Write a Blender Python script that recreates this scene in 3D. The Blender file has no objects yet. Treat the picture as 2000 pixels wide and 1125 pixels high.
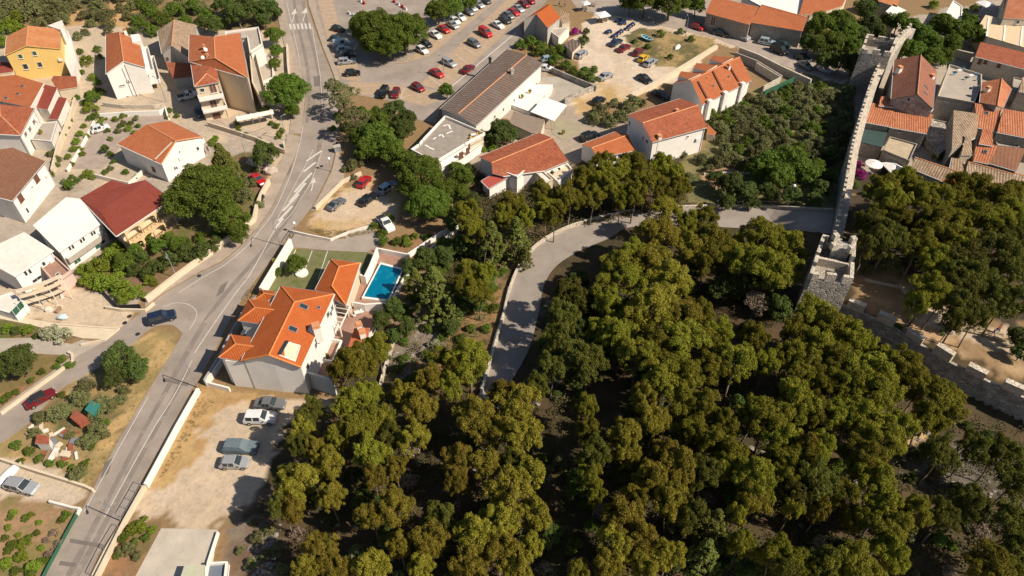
import bpy, bmesh, math, random
import numpy as np
from mathutils import Vector, Matrix
from mathutils.geometry import tessellate_polygon
rnd = random.Random(7)
rng = np.random.default_rng(11)
SC = bpy.context.scene
COL = SC.collection
# ------------------------------------------------------------------ camera, sky, sun
FPX, PITCH, CZ = 1400.0, math.radians(44.0), 85.0
cam = bpy.data.cameras.new('camera'); camo = bpy.data.objects.new('camera', cam); COL.objects.link(camo)
camo.location = (0, 0, CZ); camo.rotation_euler = (math.pi/2 - PITCH, 0, 0)
cam.sensor_width = 36; cam.lens = 36*FPX/2000; cam.clip_end = 6000; cam.clip_start = 1
SC.camera = camo
SUN_EL, SUN_AZ = math.radians(43), math.radians(-22)      # azimuth of the direction towards the sun, from +x
sun = bpy.data.lights.new('sun', 'SUN'); suno = bpy.data.objects.new('sun', sun); COL.objects.link(suno)
sun.energy = 4.9; sun.angle = math.radians(0.53); sun.color = (1.0, 0.885, 0.73)
sd = Vector((math.cos(SUN_EL)*math.cos(SUN_AZ), math.cos(SUN_EL)*math.sin(SUN_AZ), math.sin(SUN_EL)))
suno.rotation_euler = sd.to_track_quat('Z', 'Y').to_euler()
world = bpy.data.worlds.new('World'); SC.world = world; world.use_nodes = True
wn = world.node_tree
sky = wn.nodes.new('ShaderNodeTexSky'); sky.sky_type = 'NISHITA'; sky.sun_disc = False
sky.sun_elevation = SUN_EL; sky.sun_rotation = math.pi/2 - SUN_AZ
wn.links.new(sky.outputs[0], wn.nodes['Background'].inputs[0]); wn.nodes['Background'].inputs[1].default_value = 0.062
SC.view_settings.view_transform = 'Standard'; SC.view_settings.look = 'None'
SC.view_settings.exposure = 0.42; SC.view_settings.gamma = 1
SC.render.engine = 'CYCLES'; SC.cycles.max_bounces = 5; SC.cycles.diffuse_bounces = 2; SC.cycles.transmission_bounces = 3
SC.cycles.transparent_max_bounces = 4; SC.cycles.glossy_bounces = 2
try: SC.cycles.use_denoising = True
except Exception: pass

# ------------------------------------------------------------------ surveying: photo point -> place on the ground
CP, SP = math.cos(PITCH), math.sin(PITCH)
def ray(px, py):
    a = (px-1000)/FPX; b = (562.5-py)/FPX
    return Vector((a, CP + b*SP, -SP + b*CP))
def at(px, py, z=0.0):
    d = ray(px, py); t = (z-CZ)/d.z
    return Vector((d.x*t, d.y*t, z))
def pxm(py):                       # photo pixels per metre at this row
    return CP*(py + FPX*math.tan(PITCH) - 562.5)/CZ
def ss(a, b, x):
    t = np.clip((x-a)/(b-a), 0, 1); return t*t*(3-2*t)
LOWER = [(1560,560),(1640,596),(1700,622),(1760,652),(1822,692),(1870,718),(1930,748),(2010,784),(2120,835),(2400,960)]
LW = [at(p[0], p[1], 5.4) for p in LOWER]
HILL = at(1330, 900)
def Hnp(x, y):
    x = np.asarray(x, float); y = np.asarray(y, float)
    r2 = ((x-HILL.x-6)/44)**2 + ((y-HILL.y+4)/30)**2
    h = 5.0*np.exp(-r2*1.1)
    # the ground inside the lower rampart stands higher than outside
    best = np.full(x.shape, 1e9); side = np.zeros(x.shape)
    for a, b in zip(LW[:-1], LW[1:]):
        ex, ey = b.x-a.x, b.y-a.y; L2 = ex*ex+ey*ey
        t = np.clip(((x-a.x)*ex+(y-a.y)*ey)/L2, 0, 1)
        dx, dy = x-a.x-ex*t, y-a.y-ey*t; d = np.hypot(dx, dy)
        m = d < best; best = np.where(m, d, best)
        side = np.where(m, np.where(-ey*dx+ex*dy > 0, d, -d), side)
    amp = (1-ss(104, 118, x))*ss(LW[0].x+2, LW[0].x+9, x)*(1-ss(LW[0].y+10, LW[0].y+40, y))
    h = h*(1-0.55*ss(-1, 1, side)*amp) + 4.3*amp*ss(-.7, .7, side)
    return h
def H(x, y): return float(Hnp(x, y))
def atg(px, py, dz=0.0):
    z = dz
    for _ in range(14):
        p = at(px, py, z); z = .5*z + .5*(H(p.x, p.y)+dz)
    p = at(px, py, z); return p
def heading(px, py, dx, dy):
    a = at(px-dx/2, py-dy/2); b = at(px+dx/2, py+dy/2)
    return math.atan2(b.y-a.y, b.x-a.x)

# ------------------------------------------------------------------ materials
MATS = {}
def nodes(name, rough=.8):
    m = bpy.data.materials.new(name); m.use_nodes = True
    t = m.node_tree; b = t.nodes['Principled BSDF']; b.inputs['Roughness'].default_value = rough
    b.inputs['Specular IOR Level'].default_value = .25
    MATS[name] = m
    return m, t, b
def N(t, kind, **kw):
    n = t.nodes.new(kind)
    for k, v in kw.items():
        if k in n.inputs.keys(): n.inputs[k].default_value = v
        else: setattr(n, k, v)
    return n
def mixc(t, fac, a, b, mode='MIX'):
    n = t.nodes.new('ShaderNodeMix'); n.data_type = 'RGBA'; n.blend_type = mode; n.clamp_factor = True
    for i, v in ((0, fac), (6, a), (7, b)):
        if isinstance(v, (tuple, list)): n.inputs[i].default_value = tuple(v)+(1,) if len(v) == 3 else v
        elif isinstance(v, (int, float)): n.inputs[i].default_value = v
        else: t.links.new(v, n.inputs[i])
    return n.outputs[2]
def math_(t, op, a, b=None, c=None):
    n = t.nodes.new('ShaderNodeMath'); n.operation = op
    for i, v in enumerate((a, b, c)):
        if v is None: continue
        if isinstance(v, (int, float)): n.inputs[i].default_value = v
        else: t.links.new(v, n.inputs[i])
    return n.outputs[0]
def ramp(t, src, lo, hi):
    n = t.nodes.new('ShaderNodeMapRange'); n.inputs[1].default_value = lo; n.inputs[2].default_value = hi
    t.links.new(src, n.inputs[0]); return n.outputs[0]
def noise_(t, scale, detail=3, rough=.6, coord=None):
    n = N(t, 'ShaderNodeTexNoise', Scale=scale, Detail=detail, Roughness=rough)
    if coord is None:
        coord = t.nodes.new('ShaderNodeTexCoord').outputs['Object']
    t.links.new(coord, n.inputs['Vector']); return n.outputs[0]
def bump(t, b, h, dist=.05, strength=.6):
    n = N(t, 'ShaderNodeBump', Strength=strength, Distance=dist); t.links.new(h, n.inputs['Height'])
    t.links.new(n.outputs[0], b.inputs['Normal'])
def M(name, col, var=.25, scale=.6, rough=.85, fine=9, bmp=.02, spots=None, metal=0):
    """plain surface with broad weathering and fine grain"""
    if name in MATS: return MATS[name]
    m, t, b = nodes(name, rough)
    n1 = noise_(t, scale, 5, .65); n2 = noise_(t, fine, 2)
    d = tuple(c*(1-var) for c in col); l = tuple(min(1, c*(1+var*.6)) for c in col)
    c = mixc(t, ramp(t, n1, .3, .7), d, l)
    c = mixc(t, math_(t, 'MULTIPLY', ramp(t, n2, .45, .75), .35), c, tuple(x*.62 for x in col))
    if spots: c = mixc(t, ramp(t, noise_(t, spots[0], 6, .7), spots[1], spots[1]+.09), c, spots[2])
    t.links.new(c, b.inputs['Base Color']); b.inputs['Metallic'].default_value = metal
    if bmp: bump(t, b, n2, bmp)
    return m
def roofmat(name, c1, c2, stain=.35, tw=.24, tl=.36, dirt=(.10,.06,.04), rows=1.0, lichen=None):
    """clay pantiles: barrel columns down the slope, overlapping courses, a tint for each tile"""
    m, t, b = nodes(name, .8)
    uv = t.nodes.new('ShaderNodeUVMap').outputs[0]
    s = t.nodes.new('ShaderNodeSeparateXYZ'); t.links.new(uv, s.inputs[0])
    u = math_(t, 'DIVIDE', s.outputs[0], tw); v = math_(t, 'DIVIDE', s.outputs[1], tl)
    fu = math_(t, 'FRACT', u); fv = math_(t, 'FRACT', v)
    cb = t.nodes.new('ShaderNodeCombineXYZ'); t.links.new(math_(t, 'FLOOR', u), cb.inputs[0]); t.links.new(math_(t, 'FLOOR', v), cb.inputs[1])
    wn_ = t.nodes.new('ShaderNodeTexWhiteNoise'); t.links.new(cb.outputs[0], wn_.inputs[0])
    barrel = math_(t, 'SINE', math_(t, 'MULTIPLY', fu, math.pi))
    hgt = math_(t, 'ADD', math_(t, 'MULTIPLY', barrel, .8), math_(t, 'MULTIPLY', fv, -.45*rows))
    big = noise_(t, .35, 5, .7); med = noise_(t, 1.6, 4, .75)
    c = mixc(t, wn_.outputs[0], c1, c2)
    c = mixc(t, math_(t, 'MULTIPLY', ramp(t, big, .38, .72), .6), c, (min(1,c1[0]*1.25), c1[1]*1.7, c1[2]*2.2))
    c = mixc(t, math_(t, 'MULTIPLY', ramp(t, noise_(t, .9, 6, .8), .5, .7), .45), c, tuple(x*.62 for x in c2))
    c = mixc(t, math_(t, 'MULTIPLY', ramp(t, med, .46, .72), stain), c, dirt)
    if lichen: c = mixc(t, math_(t, 'MULTIPLY', ramp(t, noise_(t, 3.1, 4, .8), .52, .66), .7), c, lichen)
    groove_shade = math_(t, 'MULTIPLY', ramp(t, barrel, .62, .15), .8)
    c = mixc(t, groove_shade, c, tuple(x*.45 for x in c1))  # channels between the barrels darkened: their shade is put into the colour
    c = mixc(t, math_(t, 'MULTIPLY', ramp(t, fv, .14, .0), .4*rows), c, tuple(x*.4 for x in c1))
    t.links.new(c, b.inputs['Base Color']); bump(t, b, hgt, .08, .9)
    return m
def stonemat(name, c1, c2, scale=2.2, joint=.35, stain=.4):
    m, t, b = nodes(name, .9)
    tc = t.nodes.new('ShaderNodeTexCoord').outputs['Object']
    mp = N(t, 'ShaderNodeMapping'); mp.inputs['Scale'].default_value = (1, 1, 1.7); t.links.new(tc, mp.inputs[0])
    v = N(t, 'ShaderNodeTexVoronoi', Scale=scale); t.links.new(mp.outputs[0], v.inputs['Vector'])
    e = N(t, 'ShaderNodeTexVoronoi', Scale=scale, feature='DISTANCE_TO_EDGE'); t.links.new(mp.outputs[0], e.inputs['Vector'])
    sx = t.nodes.new('ShaderNodeSeparateColor'); t.links.new(v.outputs['Color'], sx.inputs[0])
    c = mixc(t, sx.outputs[0], c1, c2)
    c = mixc(t, math_(t, 'MULTIPLY', ramp(t, noise_(t, .45, 6, .75), .42, .7), stain), c, tuple(x*.35 for x in c1))
    c = mixc(t, math_(t, 'MULTIPLY', ramp(t, e.outputs[0], .07, .0), joint), c, tuple(x*.3 for x in c1))
    c = mixc(t, math_(t, 'MULTIPLY', ramp(t, noise_(t, 7, 3), .5, .8), .4), c, tuple(min(1, x*1.5) for x in c2))
    t.links.new(c, b.inputs['Base Color']); bump(t, b, ramp(t, e.outputs[0], 0, .12), .08, .8)
    return m
def leafmat(name, c1, c2, trans=.22, scale=.55):
    m, t, b = nodes(name, .7)
    g = t.nodes.new('ShaderNodeNewGeometry'); oi = t.nodes.new('ShaderNodeObjectInfo')
    c = mixc(t, math_(t, 'ADD', math_(t, 'MULTIPLY', g.outputs['Random Per Island'], .55), .22), c1, c2)
    c = mixc(t, math_(t, 'MULTIPLY', ramp(t, noise_(t, scale, 3), .35, .7), .55), c, tuple(x*.6 for x in c1))
    hs = t.nodes.new('ShaderNodeHueSaturation'); t.links.new(c, hs.inputs['Color'])
    t.links.new(math_(t, 'ADD', .482, math_(t, 'MULTIPLY', oi.outputs['Random'], .036)), hs.inputs['Hue'])
    t.links.new(math_(t, 'ADD', .78, math_(t, 'MULTIPLY', oi.outputs['Random'], .5)), hs.inputs['Value'])
    t.links.new(hs.outputs[0], b.inputs['Base Color']); b.inputs['Specular IOR Level'].default_value = .15
    tr = t.nodes.new('ShaderNodeBsdfTranslucent'); t.links.new(hs.outputs[0], tr.inputs[0])
    mx = t.nodes.new('ShaderNodeMixShader'); mx.inputs[0].default_value = trans
    t.links.new(b.outputs[0], mx.inputs[1]); t.links.new(tr.outputs[0], mx.inputs[2])
    t.links.new(mx.outputs[0], t.nodes['Material Output'].inputs[0])
    return m
def paint(name, col, metal=.3):
    if name in MATS: return MATS[name]
    m, t, b = nodes(name, .32); b.inputs['Base Color'].default_value = (*col, 1); b.inputs['Metallic'].default_value = metal
    b.inputs['Coat Weight'].default_value = .7; b.inputs['Coat Roughness'].default_value = .1
    c = mixc(t, ramp(t, noise_(t, 2.5, 4), .4, .8), col, tuple(x*.8+.02 for x in col)); t.links.new(c, b.inputs['Base Color'])
    return m

# ------------------------------------------------------------------ mesh building
class MB:
    def __init__(s): s.v = []; s.f = []; s.mi = []; s.uv = []
    def poly(s, pts, mi=0, uv=None):
        k = len(s.v); s.v += [tuple(p) for p in pts]; s.f.append(tuple(range(k, k+len(pts)))); s.mi.append(mi)
        s.uv.append(uv)
    def box(s, c, d, rz=0, mi=0, taper=1.0, M4=None):
        """box standing on its base centre c, size d"""
        ca, sa = math.cos(rz), math.sin(rz); P = []
        for z, k in ((0, 1), (d[2], taper)):
            for sx, sy in ((-1,-1),(1,-1),(1,1),(-1,1)):
                x, y = sx*d[0]/2*k, sy*d[1]/2*k
                P.append(Vector((c[0]+x*ca-y*sa, c[1]+x*sa+y*ca, c[2]+z)))
        if M4: P = [M4 @ p for p in P]
        k = len(s.v); s.v += [tuple(p) for p in P]
        for f in ((3,2,1,0),(4,5,6,7),(0,1,5,4),(1,2,6,5),(2,3,7,6),(3,0,4,7)):
            s.f.append(tuple(k+i for i in f)); s.mi.append(mi); s.uv.append(None)
        return s
    def prism(s, pts, z0, z1, mi=0, side=None, bottom=False):
        """closed outline pts (x,y[,z ignored]) from z0 to z1 (numbers or lists)"""
        n = len(pts); side = mi if side is None else side
        Z0 = z0 if isinstance(z0, (list, tuple)) else [z0]*n; Z1 = z1 if isinstance(z1, (list, tuple)) else [z1]*n
        if sum(pts[i][0]*pts[(i+1) % n][1]-pts[(i+1) % n][0]*pts[i][1] for i in range(n)) < 0:
            pts = pts[::-1]; Z0 = Z0[::-1]; Z1 = Z1[::-1]
        T = [Vector((p[0], p[1], z)) for p, z in zip(pts, Z1)]; B = [Vector((p[0], p[1], z)) for p, z in zip(pts, Z0)]
        for tri in tessellate_polygon([[Vector((p.x, p.y, 0)) for p in T]]):
            q = [T[i] for i in tri]
            if (q[1]-q[0]).cross(q[2]-q[0]).z < 0: q = q[::-1]
            s.poly(q, mi)
            if bottom: s.poly([B[i] for i in (tri if (T[tri[1]]-T[tri[0]]).cross(T[tri[2]]-T[tri[0]]).z < 0 else tri[::-1])], side)
        for i in range(n):
            j = (i+1) % n; s.poly([B[i], B[j], T[j], T[i]], side)
        return s
    def tube(s, p0, p1, r0, r1=None, n=6, mi=0, caps=True):
        r1 = r0 if r1 is None else r1; p0 = Vector(p0); p1 = Vector(p1); d = (p1-p0).normalized()
        a = d.orthogonal().normalized(); b = d.cross(a); k = len(s.v)
        for p, r in ((p0, r0), (p1, r1)):
            for i in range(n):
                t = 2*math.pi*i/n; s.v.append(tuple(p + (a*math.cos(t)+b*math.sin(t))*r))
        for i in range(n):
            j = (i+1) % n; s.f.append((k+i, k+j, k+n+j, k+n+i)); s.mi.append(mi); s.uv.append(None)
        if caps:
            s.f.append(tuple(k+n+i for i in range(n))); s.mi.append(mi); s.uv.append(None)
            s.f.append(tuple(k+n-1-i for i in range(n))); s.mi.append(mi); s.uv.append(None)
        return s
    def bar(s, p0, p1, w, h, mi=0, up=Vector((0,0,1))):
        """beam of width w and height h hung centred on the line p0-p1"""
        p0 = Vector(p0); p1 = Vector(p1); d = (p1-p0).normalized(); a = d.cross(up)
        a = a.normalized() if a.length > 1e-4 else Vector((1,0,0)); b = a.cross(d).normalized(); k = len(s.v)
        for p in (p0, p1):
            for sa_, sb in ((-1,-1),(1,-1),(1,1),(-1,1)): s.v.append(tuple(p + a*sa_*w/2 + b*sb*h/2))
        for f in ((0,1,5,4),(1,2,6,5),(2,3,7,6),(3,0,4,7),(3,2,1,0),(4,5,6,7)):
            s.f.append(tuple(k+i for i in f)); s.mi.append(mi); s.uv.append(None)
        return s
    def blob(s, c, r, seed=0, n=8, m=6, jit=.2, mi=0):
        R = random.Random(seed); k = len(s.v); r = r if hasattr(r, '__len__') else (r, r, r)
        for i in range(1, m):
            th = math.pi*i/m
            for j in range(n):
                ph = 2*math.pi*j/n; q = 1 + R.uniform(-jit, jit)
                s.v.append((c[0]+r[0]*q*math.sin(th)*math.cos(ph), c[1]+r[1]*q*math.sin(th)*math.sin(ph), c[2]+r[2]*q*math.cos(th)))
        s.v.append((c[0], c[1], c[2]+r[2])); s.v.append((c[0], c[1], c[2]-r[2])); T = len(s.v)-2; B = T+1
        def add(f): s.f.append(f); s.mi.append(mi); s.uv.append(None)
        for j in range(n):
            j2 = (j+1) % n; add((T, k+j, k+j2)); add((B, k+(m-2)*n+j2, k+(m-2)*n+j))
            for i in range(m-2): add((k+i*n+j, k+(i+1)*n+j, k+(i+1)*n+j2, k+i*n+j2))
        return s
    def build(s, name, mats, parent=None, smooth=False, org=None):
        me = bpy.data.meshes.new(name)
        o_ = Vector((0,0,0))
        if parent is not None:
            q = parent
            while q is not None: o_ += q.location; q = q.parent
        vs = [(x-o_.x, y-o_.y, z-o_.z) for x, y, z in s.v] if org is None else s.v
        me.from_pydata(vs, [], s.f)
        if not isinstance(mats, (list, tuple)): mats = [mats]
        for m in mats: me.materials.append(m)
        me.polygons.foreach_set('material_index', s.mi)
        if any(u is not None for u in s.uv):
            L = me.uv_layers.new(name='UVMap').data; k = 0
            for f, u in zip(s.f, s.uv):
                for i in range(len(f)):
                    if u is not None: L[k].uv = u[i]
                    k += 1
        if smooth: me.polygons.foreach_set('use_smooth', [True]*len(s.f))
        me.update()
        o = bpy.data.objects.new(name, me); COL.objects.link(o)
        if parent is not None: o.parent = parent
        return o
def tag(o, label=None, cat=None, group=None, kind=None):
    if label: o['label'] = label
    if cat: o['category'] = cat
    if group: o['group'] = group
    if kind: o['kind'] = kind
    return o
def thing(name, label, cat, loc=(0,0,0), rz=0, group=None):
    o = bpy.data.objects.new(name, None); COL.objects.link(o); o.location = loc; o.rotation_euler = (0,0,rz)
    o.empty_display_size = .3
    return tag(o, label, cat, group)
def inst(src, parent, loc, rot=(0,0,0), scale=(1,1,1)):
    o = src.copy(); COL.objects.link(o); o.parent = parent; o.location = loc; o.rotation_euler = rot; o.scale = scale; return o
def meshobj(name, me, parent=None, loc=(0,0,0), rot=(0,0,0), scale=(1,1,1)):
    o = bpy.data.objects.new(name, me); COL.objects.link(o); o.parent = parent; o.location = loc; o.rotation_euler = rot; o.scale = scale
    return o
def copy_tree(o, parent=None):
    c = o.copy(); COL.objects.link(c); c.parent = parent
    for ch in list(o.children): copy_tree(ch, c)
    return c

# ------------------------------------------------------------------ palette
ASPH = M('asphalt', (.205,.172,.148), .2, .25, .9, 14, .01, spots=(.9, .68, (.13,.11,.10)))
ASPH2 = M('asphalt_worn', (.31,.26,.22), .26, .18, .9, 10, .01, spots=(.45, .60, (.215,.185,.16)))
HROAD = M('concrete_road', (.30,.26,.225), .18, .3, .9, 12, .01)
LINE = M('road_paint', (.58,.54,.49), .2, 2.5, .8, 16, 0, spots=(2.6, .68, (.36,.32,.28)))
PAVE = M('pavement_concrete', (.37,.30,.24), .2, .5, .9, 8, .02, spots=(1.1, .66, (.24,.18,.13)))
CONC = M('yard_concrete', (.40,.35,.29), .22, .35, .9, 8, .02, spots=(.8, .63, (.27,.23,.18)))
CREAM = M('cream_render', (.62,.52,.38), .13, .8, .85, 9, .01, spots=(1.3, .70, (.42,.34,.25)))
WHITE = M('white_render', (.78,.74,.68), .08, .5, .8, 6, .01, spots=(.9, .64, (.60,.55,.48)))
WHITE2 = M('white_old_render', (.70,.65,.58), .13, .8, .85, 7, .01, spots=(1.0, .60, (.50,.44,.37)))
GREYW = M('pale_grey_render', (.50,.50,.47), .08, .5, .85, 6, .01)
YELLOW = M('yellow_render', (.74,.50,.17), .07, .5, .8, 6, .01)
BEIGE = M('beige_render', (.62,.50,.36), .09, .4, .85, 6, .01)
GREYS = M('grey_stucco', (.42,.39,.35), .15, .6, .9, 6, .02)
STONE = stonemat('rubble_stone', (.30,.26,.22), (.42,.37,.31))
STONED = stonemat('rampart_stone', (.31,.28,.24), (.50,.45,.39), 1.3, .6, .65)
STONEL = stonemat('pale_stone', (.50,.43,.34), (.62,.55,.45), 1.8, .3, .25)
STONEG = stonemat('old_grey_stone', (.29,.265,.235), (.50,.45,.39), 1.0, .65, .7)
R_OR = roofmat('tiles_orange', (.44,.125,.045), (.52,.16,.06), .25)
R_VIL = roofmat('tiles_bright_orange', (.45,.10,.022), (.50,.12,.028), .10, dirt=(.3,.07,.02))
R_OLD = roofmat('tiles_weathered_orange', (.44,.115,.05), (.30,.07,.035), .75, lichen=(.40,.20,.09))
R_LT = roofmat('tiles_light_orange', (.62,.24,.09), (.52,.18,.065), .25)
R_BR = roofmat('tiles_brown', (.27,.115,.06), (.33,.15,.085), .3)
R_RED = roofmat('tiles_dark_red', (.25,.05,.03), (.27,.058,.036), .05, .4, .45, rows=.3)
R_TAN = roofmat('tiles_tan', (.42,.28,.17), (.27,.17,.11), .6, .5, .62, dirt=(.09,.07,.045), lichen=(.38,.30,.18))
R_OT = roofmat('tiles_old_town', (.50,.18,.08), (.40,.12,.055), .35, .46, .6)
R_MAR = roofmat('tiles_maroon', (.26,.095,.055), (.32,.13,.075), .35, .46, .6)
R_HALL = roofmat('sheet_grey_brown', (.155,.105,.078), (.19,.13,.10), .45, .9, 1.6, dirt=(.10,.07,.055), rows=.5)
CAP = M('ridge_clay', (.58,.27,.13), .15, 1.5, .85, 8, .02)
CAPV = M('ridge_clay_bright', (.62,.22,.07), .12, 1.5, .85, 8, .02)
GLASS, _t, _b = nodes('window_glass', .08); _b.inputs['Base Color'].default_value = (.03,.04,.045,1); _b.inputs['Specular IOR Level'].default_value = .6
FRAME = M('window_frame_white', (.72,.70,.66), .05, 2, .5, 9, 0)
SHUTG = M('shutter_green', (.03,.10,.065), .1, 3, .6, 9, 0)
SHUTB = M('shutter_brown', (.16,.075,.05), .1, 3, .6, 9, 0)
METAL = M('galvanised_metal', (.45,.45,.46), .1, 3, .4, 9, 0, metal=.6)
DARK = M('dark_metal', (.03,.032,.035), .2, 3, .5, 9, 0)
TYRE = M('tyre_rubber', (.02,.02,.02), .1, 3, .9, 9, 0)
RUST = M('rusty_sheet', (.30,.09,.05), .35, 1.5, .8, 9, .02)
WOOD = M('weathered_wood', (.28,.20,.13), .3, 2, .9, 9, .02)
FABW = M('white_canvas', (.82,.79,.74), .05, 1, .8, 9, 0)
GREENF = M('green_mesh', (.035,.12,.07), .2, 1.5, .8, 9, 0)
BARK = M('bark_grey', (.20,.155,.12), .3, 2, .95, 7, .05)
TERRA = M('terracotta_paving', (.34,.20,.15), .18, .8, .9, 7, .02, spots=(.9, .62, (.22,.12,.09)))
# ================================================================== GROUND
def vnoise(x, y, s, seed=0, oct=4):
    """cheap fractal value noise, -1..1"""
    out = np.zeros(np.shape(x)); a = 1.0; tot = 0
    for o in range(oct):
        g = np.random.default_rng(seed*17+o).uniform(-1, 1, (257, 257))
        u = (x*s*2**o + 1000) % 256; v = (y*s*2**o + 1000) % 256
        iu = np.floor(u).astype(int); iv = np.floor(v).astype(int); fu = u-iu; fv = v-iv
        fu = fu*fu*(3-2*fu); fv = fv*fv*(3-2*fv)
        out += a*((g[iu,iv]*(1-fu)+g[iu+1,iv]*fu)*(1-fv)+(g[iu,iv+1]*(1-fu)+g[iu+1,iv+1]*fu)*fv); tot += a; a *= .55
    return out/tot
def inpoly(x, y, P):
    c = np.zeros(np.shape(x), bool); n = len(P)
    for i in range(n):
        x1, y1 = P[i][0], P[i][1]; x2, y2 = P[(i+1) % n][0], P[(i+1) % n][1]
        c ^= ((y1 > y) != (y2 > y)) & (x < (x2-x1)*(y-y1)/((y2-y1) if y2 != y1 else 1e-9)+x1)
    return c
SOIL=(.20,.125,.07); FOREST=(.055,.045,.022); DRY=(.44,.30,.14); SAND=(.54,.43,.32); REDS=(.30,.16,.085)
GRASS=(.115,.12,.035); MAQ=(.25,.165,.085); PALE=(.50,.40,.29); RUBB=(.34,.29,.24); OLV=(.13,.115,.05)
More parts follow.
